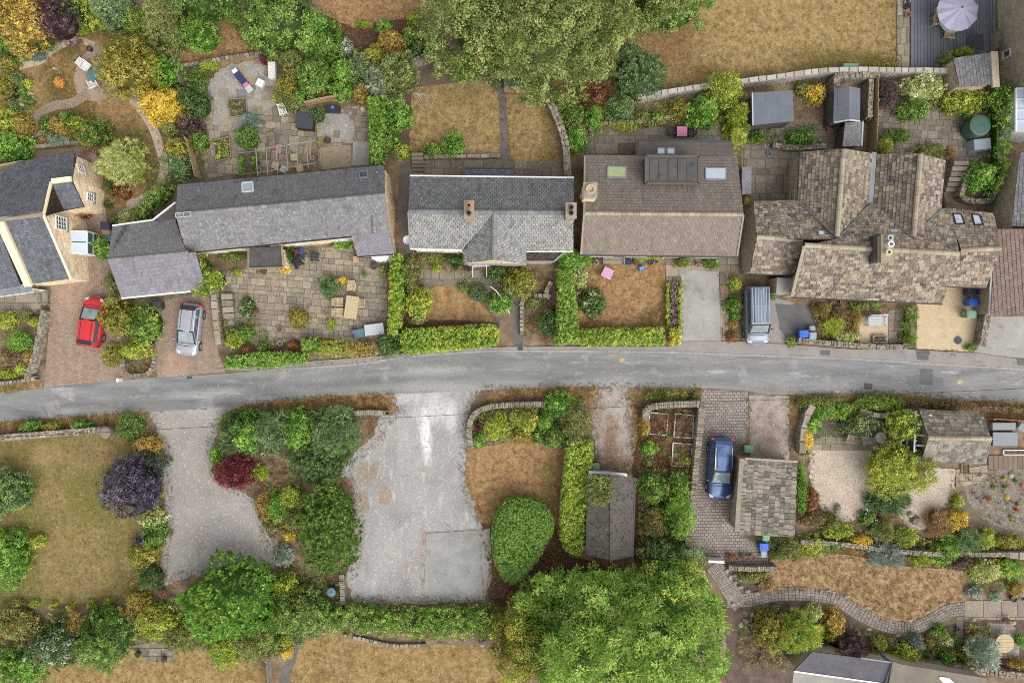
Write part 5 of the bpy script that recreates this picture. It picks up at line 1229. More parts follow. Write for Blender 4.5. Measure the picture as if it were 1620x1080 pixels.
for s in (.1,.35,.62,.86):window_at(h,sg[6],s,1.7,1.0,1.0,3,2)
door_at(h,sg[6],.49,.95,2.0,'wood')
b=MB();cc=P(603,404,1.4)     # curved white bow window under the low eave
for k in range(9):
    a=math.pi*(1.08+.84*k/8);b.box(cc.x+1.0*math.cos(a),cc.y+.55+1.0*math.sin(a),0,.07,.07,1.5)
pts=[(cc.x+1.0*math.cos(math.pi*(1.08+.84*k/12)),cc.y+.55+1.0*math.sin(math.pi*(1.08+.84*k/12))) for k in range(13)]
b.prism([(x,y) for x,y in pts],1.5,1.62);b.prism([(x,y) for x,y in pts],0,.5);b.build('bow_window',m['white'],h,world=True)
# flat-roofed porches of the long house
po=thing('porch','flat black felt porch roof with stone step in front of the long house','porch',P(421,408))
o,pl=roof(po,[(393,392,2.3),(446,390,2.3),(449,423,2.25),(393,425,2.25)],'felt_dark',0,0)
edge_bar(po,[(446,390,2.34),(449,423,2.3),(393,425,2.3),(393,392,2.34)],.14,.1,'stone','edging');walls(po,[(393,392,2.3),(446,390,2.3),(449,423,2.25),(393,425,2.25)],'wallstone',.12)
steps('doorstep','broad stone doorstep below the black porch roof',[(421,438),(448,437),(447,425),(421,426)],2,.3)
b=MB();q0,q1,q2,q3=(P(x,y,5.55) for x,y in ((278,337),(302,335),(302,342),(278,344)))
for u,v in ((q0,q1),(q1,q2),(q2,q3),(q3,q0),((q0+q1)/2,(q2+q3)/2)):b.beam(u,v,.04,.04)
b.build('roof_bracket',m['lightgrey'],h,world=True)
# --- 4 house with silver slates
h=thing('stone_house','square stone house with pale silver slates, gabled porch wing and two orange chimneys','house',P(775,340))
K=dict(tw=.25,tl=.23,gap=.03,t1=.035,hj=.01)
o,pn=roof(h,[(649,279,3.6),(908,282,3.6),(907,335,6.0),(646,334,6.0)],'slate_h3n',seed=10,**K)
o,ps=roof(h,[(646,335,6.0),(784,335.5,6.0),(732,395,3.65),(649,392,3.6)],'slate_h3',seed=11,**K)
roof(h,[(780,335.5,6.0),(907,336,6.0),(907,397,3.6),(832,397,3.6)],'slate_h3',seed=12,**K)
roof(h,[(782,336,5.95),(781,411,5.6),(735,416,3.4),(732,396,3.5)],'slate_h3',seed=13,**K)
roof(h,[(783,336,5.95),(832,397,3.5),(833,417,3.4),(782,411,5.6)],'slate_h3',seed=14,**K)
ridge(h,(646,334,6.03),(738,334.4,6.03),'ridge_grey',.34);ridge(h,(748,334.5,6.03),(900,335,6.03),'ridge_grey',.34);ridge(h,(782,338,5.98),(781.5,411,5.63),'ridge_grey',.4)
edge_bar(h,[(649,278,3.62),(908,281,3.62)],.1,.1,'white','gutter');edge_bar(h,[(649,393.5,3.55),(731,396.5,3.55)],.12,.1,'white','gutter');edge_bar(h,[(735,417.5,3.35),(833,418.5,3.35)],.12,.1,'lead','gutter');edge_bar(h,[(833,398,3.55),(907,398,3.55)],.1,.1,'white','gutter')
edge_bar(h,[(646,336,6.0),(649,392,3.65)],.1,.06,'lead','verge',.04);edge_bar(h,[(783,337,5.98),(833,398,3.55)],.1,.05,'lead','valley',.03)
sg=walls(h,[(649,279,3.6),(908,282,3.6),(907,335,6.0),(907,397,3.6),(833,397,3.5),(833,417,3.4),(781,411,5.5),(735,416,3.4),(732,395,3.6),(649,392,3.6),(646,334,6.0)],'wallstone',.1)
window_at(h,sg[8],.3,2.2,1.1,1.2,2,2);window_at(h,sg[8],.75,2.2,1.1,1.2,2,2);window_at(h,sg[5],.5,2.3,1.0,1.2,2,2);door_at(h,sg[6],.5,1.0,2.05,'white')
chimney(h,742,332,13,26,7.0,5.3,'wood',[(0,.22,.16,.45,'terracotta'),(0,-.22,.16,.4,'felt_dark')],capmt='ridge_buff')
chimney(h,903.5,333,14,22,7.0,5.3,'wood',[(0,.2,.14,.3,'black'),(0,-.2,.14,.3,'black')],capmt='ridge_buff')
b=MB();q=ps.at(728,351);w0,w1=ps.at(699,344),ps.at(735,343)
b.tube([w0+Vector((0,0,.5)),w1+Vector((0,0,.6))],.018,5);b.tube([q,q+Vector((0,0,.55))],.02,5)
for k in range(5):e=(w0.lerp(w1,.15+.17*k))+Vector((0,0,.53));b.tube([e+Vector((0,-.18,0)),e+Vector((0,.18,0))],.012,4)
b.build('tv_aerial',m['lead'],h,world=True)
b=MB();q=P(645,380,3.0);b.lathe(q.x,q.y,[(.02,3.0),(.2,3.04),(.32,3.14)],14);b.beam((q.x,q.y,2.95),(q.x+.5,q.y,2.9),.04,.04);b.build('satellite_dish',m['white'],h,world=True)
bay=thing('bay_window','flat-topped bay with dead moss and grey rim beside the gabled porch','bay window',P(862,405))
roof(bay,[(833,398,2.7),(892,398,2.7),(876,414,2.7),(833,414,2.7)],'moss',0,0,slab='moss');edge_bar(bay,[(833,414,2.75),(876,414,2.75),(893,399,2.75)],.12,.16,'lead','rim');walls(bay,[(833,398,2.7),(892,398,2.7),(876,414,2.7),(833,414,2.7)],'cream',.1,detail=False)
b=MB();rg=random.Random(5)
for k in range(70):
    p=P(rg.uniform(836,874),rg.uniform(400,412),2.7);b.stone((p.x,p.y,2.7),rg.uniform(.06,.2),rg.uniform(.05,.12),.05,rg.random()*3,rg,.3)
tag(b.build('dead_moss',m['moss'],bay,world=True),kind='stuff')
can=thing('lean_to','dark slate lean-to roof behind the silver slate house','lean-to',P(775,273))
roof(can,[(736,267,2.3),(812,268,2.3),(812,284,2.8),(736,283,2.8)],'slate_a',tw=.3,tl=.25,seed=3);edge_bar(can,[(736,266.5,2.3),(812,267.5,2.3)],.1,.1,'black','gutter');walls(can,[(736,267,2.3),(812,268,2.3),(812,284,2.8),(736,283,2.8)],'wallstone2',.15,detail=False)
# --- 5 wide bungalow with brown concrete tiles
h=thing('bungalow','wide house with brown concrete tile roof, flat dormer and green-glass skylight','house',P(1045,325))
K=dict(tw=.3,tl=.26,gap=.012,t1=.045,hj=.004)
o,pn=roof(h,[(925,246,2.4),(1166,248,2.4),(1176,339,4.8),(924,337,4.8)],'tile_h4n',seed=15,pname='roof_tile',**K)
o,ps=roof(h,[(924,338,4.8),(1176,340,4.8),(1166,405,3.2),(919,402,3.2)],'tile_h4',seed=16,pname='roof_tile',**K)
ridge(h,(925,337,4.83),(1176,339,4.83),'ridge_buff',.3,.42)
sg=walls(h,[(925,246,2.4),(1166,248,2.4),(1176,339,4.8),(1166,405,3.2),(919,402,3.2),(924,337,4.8)],'wallstone2',.18)
for s in (.14,.38,.86):window_at(h,sg[3],1-s,1.6,1.6,1.2,3,2)
door_at(h,sg[3],.38,.95,2.05,'wood')
edge_bar(h,[(919,403.5,3.12),(1166,406.5,3.12)],.12,.1,'darkgrey','gutter');edge_bar(h,[(924,338,4.82),(919,402,3.22)],.12,.06,'ridge_buff','verge',.05);edge_bar(h,[(925,247,2.42),(924,337,4.82)],.12,.06,'ridge_buff','verge',.05);edge_bar(h,[(1176,340,4.82),(1166,405,3.22)],.12,.06,'ridge_buff','verge',.05)
skylight(h,pn,[(961,264),(991,264.5),(991,282),(960.5,281.5)],'glass_green','lead');skylight(h,pn,[(1116,266),(1149,266.5),(1149,285),(1116,284.5)],'glass_sky','lead')
# flat lead dormer: five sheets between rolls
dz=4.25;dq=[P(1022,247,dz),P(1106,248,dz),P(1106,291,dz),P(1022,290,dz)]
b=MB();b.add([p-Vector((0,0,1.8)) for p in dq]+dq,[(4,5,6,7),(0,1,5,4),(1,2,6,5),(2,3,7,6),(3,0,4,7)]);dm=b.build('dormer',m['felt_brown'],h,world=True)
for k in range(5):
    u0,u1=.06+.88*k/5+.008,.06+.88*(k+1)/5-.008;b=MB();f=lambda u,v:dq[0].lerp(dq[1],u).lerp(dq[3].lerp(dq[2],u),v)
    b.hexa([f(u,v)+Vector((0,0,z)) for z in (.005,.045+.01*(k % 2)) for u,v in ((u0,.9),(u1,.9),(u1,.1),(u0,.1))]);b.build('lead_sheet',m['felt_dark'],dm,world=True)
for a,c in ((0,1),(1,2),(2,3),(3,0)):b=MB();b.beam(dq[a],dq[c],.18,.12);b.build('kerb_rail',m['felt_brown'],dm,world=True)
c0,c1=P(1026,249,3.3),P(1102,250,3.3)
b=MB();b.beam(dq[0]+Vector((.2,.06,-.5)),dq[1]+Vector((-.2,.06,-.5)),.05,.5);b.build('dormer_window',m['glass'],h,world=True)
chimney(h,934,301,19,22,6.0,4.0,'wallstone',[(0,.05,.3,.25,'teak')],capmt='ridge_buff')
b=MB();q=P(940,311,5.6);b.tube([q,q+Vector((0,-.1,.9))],.02,5);b.tube([q+Vector((-1.1,-.15,.85)),q+Vector((.25,.05,.85))],.02,5)
for k in range(6):e=q+Vector((-1.0+.22*k,-.13,.87));b.tube([e+Vector((0,-.2,0)),e+Vector((0,.2,0))],.012,4)
b.build('tv_aerial',m['lead'],h,world=True)
ex=thing('rear_extension','low dark flat-roofed extension with twin skylight behind the brown tiled house','extension',P(1085,235))
o,pe=roof(ex,[(1010,222,2.3),(1158,224,2.3),(1162,247,2.45),(1010,245,2.45)],'felt_brown',.5,.35,gap=.01,t1=.015,hj=.002,wj=.0,pname='felt_tile',seed=6,slab='felt_brown')
skylight(ex,pe,[(1040,234.5),(1052,234.7),(1052,244),(1040,243.8)],'glass_sky','lead');skylight(ex,pe,[(1055,234.7),(1067,235),(1067,244.3),(1055,244)],'glass_sky','lead')
walls(ex,[(1010,222,2.3),(1158,224,2.3),(1162,247,2.4),(1010,245,2.4)],'wallstone2',.15,detail=False)
edge_bar(ex,[(1010,221.5,2.3),(1158,223.5,2.3)],.1,.12,'darkgrey','gutter')
# --- 6 rambling house with stone slates
h=thing('stone_house','rambling old house with many gables roofed in brown stone slates','house',P(1380,380))
K=dict(wj=.35,lj=.18,gap=.025,t1=.05,hj=.012,slab='moss')
R6=[
 ([(1266,241,2.8),(1335,235,5.1),(1325,377,5.1),(1262,318,2.8)],.36,.27,60),([(1335,235,5.1),(1380,243,3.0),(1373,323,3.0),(1325,377,5.1)],.36,.27,40),
 ([(1386,244,3.0),(1457,243,5.0),(1445,376,5.0),(1381,324,3.0)],.34,.26,40),([(1457,243,5.0),(1495,254,3.4),(1489,331,3.4),(1445,376,5.0)],.36,.27,25),
 ([(1325,377,5.05),(1377,323,3.0),(1445,376,5.0),(1518,401,5.5),(1272,388,5.5)],.34,.25,20),([(1445,376,5.0),(1489,331,3.4),(1500,329,3.2),(1510,362,4.3),(1518,401,5.5)],.34,.25,15),
 ([(1272,388,5.5),(1518,402,5.5),(1499,452,3.6),(1491,480,2.7),(1252,469,2.7)],.38,.27,80),
 ([(1192,319,2.6),(1262,318,2.8),(1325,377,5.0),(1272,380,4.6),(1197,375,4.4)],.34,.25,10),([(1197,375,4.4),(1272,380,4.4),(1256,434,2.5),(1186,432,2.5)],.36,.26,10),
 ([(1500,329,2.6),(1571,338,2.6),(1584,393,4.4),(1519,396,4.4)],.34,.26,0),([(1519,396,4.4),(1584,393,4.4),(1560,455,2.6),(1499,452,2.6)],.34,.26,0)]
PL6=[]
for i,(q,a,b_,n) in enumerate(R6):PL6.append(roof(h,q,'stoneslate',a,b_,n,seed=30+i,**K)[1])
for a,b_ in (((1335,236,5.15),(1325,374,5.15)),((1457,244,5.05),(1446,374,5.05)),((1273,387.5,5.55),(1384,394,5.55)),((1412,395,5.55),(1518,401,5.55)),((1197,374.5,4.45),(1270,379,4.45)),((1519,395.5,4.45),(1584,392.5,4.45))):
    ridge(h,a,b_,'ridge_buff',.36,.55)
for v in (((1262,318,2.85),(1325,377,5.1)),((1375,323,3.05),(1327,376,5.1)),((1379,324,3.05),(1443,375,5.0)),((1489,331,3.45),(1467,352,4.3))):edge_bar(h,v,.12,.05,'valley_lead','valley',.05)
edge_bar(h,[(1382.5,241,3.0),(1377,323,3.0)],.34,.08,'lead','valley_gutter',.02)
edge_bar(h,[(1266,241,2.85),(1262,318,2.85)],.1,.1,'black','gutter',-.05);edge_bar(h,[(1252,470,2.65),(1491,481,2.65)],.12,.1,'black','gutter',-.02);edge_bar(h,[(1499,453,2.55),(1560,456,2.55)],.1,.1,'black','gutter',-.02);edge_bar(h,[(1186,434,2.45),(1256,435.5,2.45)],.1,.1,'black','gutter')
edge_bar(h,[(1272,389,5.5),(1252,469,2.75)],.22,.1,'ridge_buff','verge',.06)
for q in ([(1507,338.5),(1520,339.5),(1525.5,354.5),(1511.5,355)],[(1537,339.5),(1549,341),(1554.5,355.5),(1541,356.5)]):skylight(h,PL6[9],q,'glass_sky','black')
skylight(h,PL6[4],[(1295,365),(1304,366),(1304,372),(1295,371.5)],'glass_sky','lead',.05,.06);skylight(h,PL6[4],[(1409,363),(1421,364),(1421,370),(1409,369)],'glass_sky','lead',.04,.05)
sg=walls(h,[(1266,241,2.8),(1335,235,5.0),(1381,243,3.0),(1457,243,4.9),(1495,254,3.4),(1500,329,2.6),(1571,338,2.6),(1584,393,4.3),(1560,455,2.6),(1497,453,2.6),(1491,480,2.7),(1252,469,2.7),(1256,434,2.5),(1186,432,2.5),(1197,375,4.3),(1192,319,2.6),(1262,318,2.8)],'wallstone2',.16)
window_at(h,sg[-1],.22,1.3,.8,.8,2,2,'cream');window_at(h,sg[10],.2,1.5,1.1,1.0,2,2,'cream');window_at(h,sg[10],.5,1.5,1.1,1.0,2,2,'cream');window_at(h,sg[10],.8,1.5,1.1,1.0,2,2,'cream');door_at(h,sg[10],.65,.95,2.0,'wood')
b=MB();e=P(1243,318,0);b.beam(P(1240,262,2.2),P(1266,243,2.75),.12,.12);b.build('downpipe',m['black'],h,world=True)
chimney(h,1404,393,17,42,6.6,4.2,'wallstone2',[(.05,.38,.17,.35,'lightgrey'),(.08,.14,.2,.45,'white'),(-.08,-.16,.19,.4,'cream')],capmt='ridge_buff')
chimney(h,1390,392,11,40,5.9,4.2,'felt_dark',[],capmt='felt_dark')
b=MB();b.tube([PL6[6].at(1404,421)+Vector((0,0,.35)),PL6[6].at(1432,414)+Vector((0,0,.4))],.022,5);b.build('tv_aerial',m['lead'],h,world=True)
box_thing('stone_porch','small stone porch wall beside the grey van and gable of the slate house','porch',1241,452,26,26,1.9,'wallstone2',-3,lid='concrete')
# --- 7.. neighbours at the right edge
h=thing('stone_house','big stone house wall with one small white window at the top right corner','house',P(1640,40))
sg=walls(h,[(1662,-60,6.0),(1870,-60,6.0),(1870,146,6.0),(1672,146,6.0)],'wallstone2',.0,stone=(.5,.25))
window_at(h,sg[3],.50,.95,.5,.8,1,1);roof(h,[(1660,-70,6.0),(1880,-70,6.0),(1880,40,9),(1660,40,9)],'slate_a',0,0);roof(h,[(1660,40,9),(1880,40,9),(1880,150,6),(1660,150,6)],'slate_a',0,0)
o=thing('slate_outhouse','small outhouse with square grey slate roof at the end of the timber deck','outhouse',P(1538,110))
roof(o,[(1508,92,2.4),(1567,84,2.8),(1570,134,2.8),(1518,137,2.4)],'slate_h2',.27,.22,seed=44);walls(o,[(1508,92,2.4),(1567,84,2.8),(1570,134,2.8),(1518,137,2.4)],'wallstone2',.1,detail=True);edge_bar(o,[(1572,82,2.85),(1575,138,2.85)],.5,.2,'wallstone2','coping')
o=thing('conservatory','white glazed conservatory roof at the right edge above the ivy wall','conservatory',P(1612,170))
gl=[P(1607,140,2.6),P(1660,140,3.4),P(1660,208,3.4),P(1607,208,2.6)]
for k in range(4):
    f=lambda u,v:gl[0].lerp(gl[3],u).lerp(gl[1].lerp(gl[2],u),v);b=MB();b.add([f(k/4+.01,0),f((k+1)/4-.01,0),f((k+1)/4-.01,1),f(k/4+.01,1)],[(0,1,2,3)]);b.build('roof_pane',m['glass_sky'],o,world=True)
for k in range(5):b=MB();b.beam(f(k/4,0)+Vector((0,0,.02)),f(k/4,1)+Vector((0,0,.02)),.07,.1);b.build('glazing_bar',m['white'],o,world=True)
b=MB();b.beam(gl[0],gl[3],.12,.14);b.build('gutter',m['white'],o,world=True);walls(o,[(1607,140,2.5),(1660,140,3.3),(1660,208,3.3),(1607,208,2.5)],'white',.05,detail=False)
h=thing('stone_house','stone house wall and slate roof edge right of the ivy hedge','house',P(1610,300))
walls(h,[(1620,247,3.2),(1700,247,3.2),(1700,362,3.2),(1603,362,3.2)],'wallstone2',.0,stone=(.5,.25));roof(h,[(1614,240,3.2),(1720,240,5),(1720,360,5),(1600,358,3.2)],'slate_h2',.27,.22,seed=47)
h=thing('tiled_building','low building with reddish clay tile roof and white gutter at the right edge','house',P(1610,430))
roof(h,[(1575,362,3.2),(1700,362,4.6),(1690,498,4.6),(1567,499,2.7)],'claytile',.24,.26,seed=48,t1=.04,pname='roof_tile');walls(h,[(1578,362,3.0),(1700,362,4.5),(1690,498,4.5),(1570,497,2.6)],'wallstone2',.1,detail=False);edge_bar(h,[(1570,400,2.95),(1565.5,498,2.6)],.14,.12,'white','gutter')
h=thing('stone_house','pale flat-roofed house with one rooflight at the bottom right edge','house',P(1480,1075))
o,pl=roof(h,[(1412,1046,2.6),(1425,1050,2.6),(1560,1072,2.6),(1575,1120,2.6),(1400,1120,2.6)],'flatroof',0,0,slab='flatroof');walls(h,[(1412,1046,2.5),(1560,1072,2.5),(1575,1120,2.5),(1400,1120,2.5)],'wallstone2',.1,detail=False);skylight(h,pl,[(1485,1070),(1500,1072),(1509,1080),(1492,1078)],'glass_sky','white')
o=thing('long_shed','long low shed with mauve felt roof and white gutter at the bottom edge','shed',P(1330,1055))
roof(o,[(1285,1030,2.4),(1410,1047,2.4),(1400,1080,2.2),(1256,1060,2.2)],'felt_mauve',.9,.5,gap=.008,t1=.012,hj=.002,pname='felt_strip');walls(o,[(1285,1030,2.4),(1410,1047,2.4),(1400,1080,2.2),(1256,1060,2.2)],'wallstone2',.1,detail=False);edge_bar(o,[(1256,1061,2.2),(1400,1081,2.2)],.1,.1,'white','gutter');edge_bar(o,[(1362,1040,2.45),(1411,1047,2.45),(1401,1080,2.3)],.1,.1,'lead','edging')
sheet('yard',[(1256,1062),(1400,1080),(1400,1120),(1250,1120)],'concrete',3)
# ================================================================ SHEDS AND GARAGES
def shed(name,label,cat,planes,loop,mt,wallmt,bars=(),gap=.014,tw=0,tl=0,slab=None,singles=0,inset=.1,detail=True,rid=(),ridmt='ridge_buff',stone=(.36,.2),pname='slate',wj=.0,lj=.0,seed=60,t1=.04):
    cx=sum(p[0] for p in loop)/len(loop);cy=sum(p[1] for p in loop)/len(loop);o=thing(name,label,cat,P(cx,cy));pls=[]
    for i,q in enumerate(planes):pls.append(roof(o,q,mt,tw,tl,singles,slab=slab or mt,seed=seed+i,wj=wj,lj=lj,t1=t1,pname=pname,gap=gap)[1])
    walls(o,loop,wallmt,inset,detail=detail,stone=stone)
    for (pts,w,hh,bm) in bars:edge_bar(o,pts,w,hh,bm,'edging')
    for a,b_ in rid:ridge(o,a,b_,ridmt,.34,.5)
    return o,pls
shed('cement_garage','old garage with mossy grey cement sheet roof and ivy on one side','garage',[[(930,748,2.1),(968,752,2.9),(967,886,2.9),(926,877,2.1)],[(968,752,2.9),(1004,755,2.1),(1000,879,2.1),(967,886,2.9)]],
     [(930,748,2.1),(968,752,2.9),(1004,755,2.1),(1000,879,2.1),(967,886,2.9),(926,877,2.1)],'asbestos','cream',[([(968,752,2.95),(967,886,2.95)],.22,.06,'asbestos'),([(931,747,2.15),(992,751,2.3)],.25,.2,'lightgrey'),([(1005,755,2.1),(1001,879,2.1)],.1,.1,'darkgrey')],tw=.9,tl=1.1,detail=False,pname='cement_sheet',t1=.02)
shed('stone_garage','garage with steep streaked stone slate roof beside the sett driveway','garage',[[(1176,726,2.9),(1262,731,2.3),(1257,849,2.3),(1168,845,2.9)]],
     [(1176,726,2.9),(1262,731,2.3),(1257,849,2.3),(1168,845,2.9)],'stoneslate2','wallstone2',[([(1173,725,2.95),(1165,840,2.95)],.32,.2,'stone'),([(1178,725,2.95),(1262,730,2.4)],.14,.08,'stone')],tw=.34,tl=.42,gap=.035,slab='moss',t1=.07,singles=120,wj=.35,lj=.15,inset=.12)
o,pls=shed('summerhouse','stone slated summerhouse with white glazed gable front and lean grey posts','summerhouse',[[(1454,647,2.3),(1552,652,2.3),(1568,693,3.5),(1468,692,3.5)],[(1468,693,3.5),(1569,694,3.5),(1560,733,2.3),(1457,730,2.3)]],
     [(1458,648,2.3),(1552,652,2.3),(1568,693,3.5),(1560,733,2.3),(1462,730,2.3),(1470,692,3.4)],'stoneslate2','wallstone2',[],tw=.4,tl=.3,slab='moss',singles=150,wj=.3,lj=.15,rid=[((1468,692.5,3.53),(1569,693.5,3.53))],inset=.25)
fr=MB();A,B=P(1450,714,0),P(1453,655,0)
for k in range(5):p=P(1449,652+15*k,2.2);fr.box(p.x,p.y,0,.09,.09,2.25)
a,b_=P(1449,650,2.2),P(1446,715,2.2)
for z in (.1,1.1,2.2):fr.beam((a.x,a.y,z),(b_.x,b_.y,z),.1,.1)
for k in range(4):p=P(1450,656+16*k,2.2);fr.beam((p.x,p.y,2.2),(p.x+.9,p.y,2.6),.09,.09)
wf=fr.build('glazed_front',m['white'],o,world=True);gz=MB();gz.add([(a.x+.03,a.y,.1),(b_.x+.03,b_.y,.1),(b_.x+.03,b_.y,2.2),(a.x+.03,a.y,2.2)],[(0,1,2,3)]);gz.build('pane',m['glass'],wf,world=True)
shed('grey_shed','flat shed with plain blue-grey felt roof below the lime shrubs','shed',[[(1190,147,2.3),(1254,143,2.1),(1256,192,2.1),(1191,198,2.3)]],[(1190,147,2.3),(1254,143,2.1),(1256,192,2.1),(1191,198,2.3)],'felt','felt_dark',[([(1190,147,2.35),(1191,198,2.35)],.08,.1,'lightgrey')],tw=1.2,tl=1.0,pname='felt_strip',detail=False,t1=.012,inset=.08)
shed('ridged_shed','blue-grey ridged shed tucked between dry-stone walls','shed',[[(1320,140,2.2),(1343,137,2.7),(1343,189,2.7),(1318,193,2.2)],[(1343,137,2.7),(1361,140,2.2),(1360,191,2.2),(1343,189,2.7)]],[(1320,140,2.2),(1343,137,2.6),(1361,140,2.2),(1360,191,2.2),(1343,189,2.6),(1319,192,2.2)],'felt','felt_dark',[([(1320,194,2.2),(1343,190,2.7),(1360,192,2.2)],.1,.1,'lightgrey')],tw=1.2,tl=.8,pname='felt_strip',detail=False,t1=.012,inset=.08)
shed('tool_store','small lean-to store with slate roof below the ridged shed','shed',[[(1337,194,1.8),(1364,193,1.6),(1362,231,1.6),(1333,232,1.8)]],[(1337,194,1.8),(1364,193,1.6),(1362,231,1.6),(1333,232,1.8)],'slate_h2','felt_dark',[([(1365,193,1.62),(1363,231,1.62)],.1,.1,'lightgrey')],tw=.28,tl=.22,detail=False,inset=.08)
shed('green_shed','little green-roofed shed half hidden under the big top tree','shed',[[(797,112,2.0),(836,118,2.0),(838,136,1.8),(797,136,1.8)]],[(797,112,2.0),(836,118,2.0),(838,136,1.8),(797,136,1.8)],'tank','wood',[([(797,140,.6),(838,141,.6)],.3,.5,'wood')],detail=False,inset=.05)
shed('log_store','narrow lean-to store with small mauve slates beside the brown tiled house','store',[[(1174,264,1.6),(1189,264,1.4),(1188,307,1.4),(1174,308,1.6)]],[(1174,264,1.6),(1189,264,1.4),(1188,307,1.4),(1174,308,1.6)],'slate_g','felt_dark',[],tw=.3,tl=.22,detail=False,inset=.05)
# ================================================================ WALLS, FENCES, STEPS
stone_wall('long garden wall capped with pale grey flagstones below the parched top lawn',[(1003,161),(1060,152),(1120,143),(1200,133),(1280,122),(1340,119),(1420,120),(1500,121)],8,1.3,'capstone',style='flag',cap=.62)
stone_wall('dry-stone wall curving down beside the narrow yellowed lawn',[(857,140),(870,170),(884,203),(893,235),(897,285)],11,1.1)
stone_wall('short sloping dry-stone wall under the edge of the big top tree',[(650,107),(675,97),(702,87)],10,.9)
stone_wall('low rubble edging wall between the front shrubs and left brick drive',[(77,490),(70,530),(60,570),(50,597)],9,.6)
stone_wall('low stone wall along the road below the front shrubs, far left',[(-20,609),(30,603),(60,598)],6,.5)
stone_wall('roadside dry-stone wall above the faded lower left lawn',[(-20,694),(40,688),(90,684),(168,678)],10,.9)
stone_wall('stone edging round the shrub island between two brick drives',[(195,565),(200,585),(212,593),(238,589),(247,570),(245,545)],6,.4)
stone_wall('short on-edge coped wall beside the gravel entrance and conifer bank',[(564,652),(588,651),(612,652)],8,.7,style='edge')
stone_wall('curved dry-stone wall round the gold and green shrub bed',[(746,706),(743,675),(752,653),(778,642),(820,639),(862,638)],9,.8,style='edge')
stone_wall('on-edge coped wall along the road above the vegetable frames',[(1018,662),(1022,645),(1050,639),(1106,637)],10,.9,style='edge')
stone_wall('tall dry-stone wall between the vegetable plot and the sett driveway',[(1106,640),(1099,710),(1093,770),(1083,862)],10,1.0,style='edge')
stone_wall('garden wall with smooth coping curving round the gravel garden corner',[(1262,714),(1264,680),(1272,652),(1279,640)],10,1.0,style='flag',cap=.8)
stone_wall('wavy low wall behind the lime tree by the summerhouse',[(1352,648),(1380,655),(1405,655),(1430,649),(1452,648)],8,.8,style='flag',cap=.8)
stone_wall('front garden wall of the rambling house behind the pavement',[(1257,538),(1310,543),(1370,548),(1425,549)],8,.7)
stone_wall('rough dry-stone wall beside the tan gravel drive and bins',[(1556,455),(1551,500),(1543,545)],10,.9)
stone_wall('lower terrace wall under the mixed border, right side',[(1260,853),(1330,857),(1400,866),(1480,872),(1590,872)],7,.8)
stone_wall('pale flat-topped wall piece at the right edge of the border',[(1584,873),(1640,876)],11,.9,style='flag',cap=.9)
stone_wall('short curved wall in front of the terracotta pots',[(1148,893),(1180,895),(1222,894)],8,.8,style='edge')
stone_wall('long rubble wall above the flat-roofed house at the bottom right',[(1370,1030),(1430,1040),(1500,1048),(1560,1056),(1640,1064)],10,.9)
stone_wall('retaining wall with steps beside the front flagged patio',[(344,455),(347,500),(352,540)],9,.9,style='flag',cap=.7)
stone_wall('low wall between the scorched strip and rear yard of the silver slate house',[(672,251),(720,250),(791,249)],6,.6,style='flag',cap=.8)
stone_wall('wall of flat stones edging the top of the rear paved garden',[(290,108),(340,99),(425,86)],5,.5)
stone_wall('short wall between the rosette tree bed and grey yard',[(543,905),(544,928),(545,950)],8,.6,style='edge')
stone_wall('left side wall of the nook around the ridged shed',[(1313,190),(1312,160),(1314,132)],10,1.2)
stone_wall('top wall of the nook around the ridged shed',[(1310,129),(1340,128),(1372,128)],9,1.2)
stone_wall('right side wall of the nook around the ridged shed',[(1367,133),(1366,160),(1364,192)],8,1.2)
stone_wall('low curved wall in front of the peony bush in the rear yard',[(1218,232),(1250,237),(1300,234)],8,.6)
stone_wall('planter wall round the bright green bush by the rear steps',[(1528,262),(1520,290),(1515,316),(1556,320),(1566,300)],8,.7)
stone_wall('low stone edge of the pot-lined cottage bed',[(50,235),(90,232),(150,224)],6,.5,style='flag',cap=.7)
stone_wall('thin stone edging between the mown lawn and ivy bank',[(545,1003),(580,1010),(625,1019),(672,1018)],6,.2)
stone_wall('low curved wall of the bark bed by the front path',[(872,445),(864,463),(868,470)],7,.4)
stone_wall('low wall round the square bark bed by the front hedge',[(825,530),(826,480),(832,470),(862,468)],6,.4)
stone_wall('low terrace wall curving behind the brown tiled house',[(930,208),(960,198),(1015,195),(1060,188)],6,.5)
steps('garden_steps','mossy stone steps up to the yellowed lawn behind the silver slate house',[(652,276),(671,276),(670,243),(652,243)],6,.8,'flag_dark')
steps('garden_steps','stone steps beside the roses at the left of the flagged patio',[(353,526),(370,524),(370,464),(353,464)],6,.8,'flag2')
steps('garden_steps','steps climbing beside the round bright bush behind the gabled house',[(1500,302),(1522,302),(1528,256),(1504,256)],6,1.0,'flag_dark')
steps('garden_steps','brick and stone step in the curved cottage border',[(42,222),(58,212),(65,208),(86,206)],3,.4,'flag2')
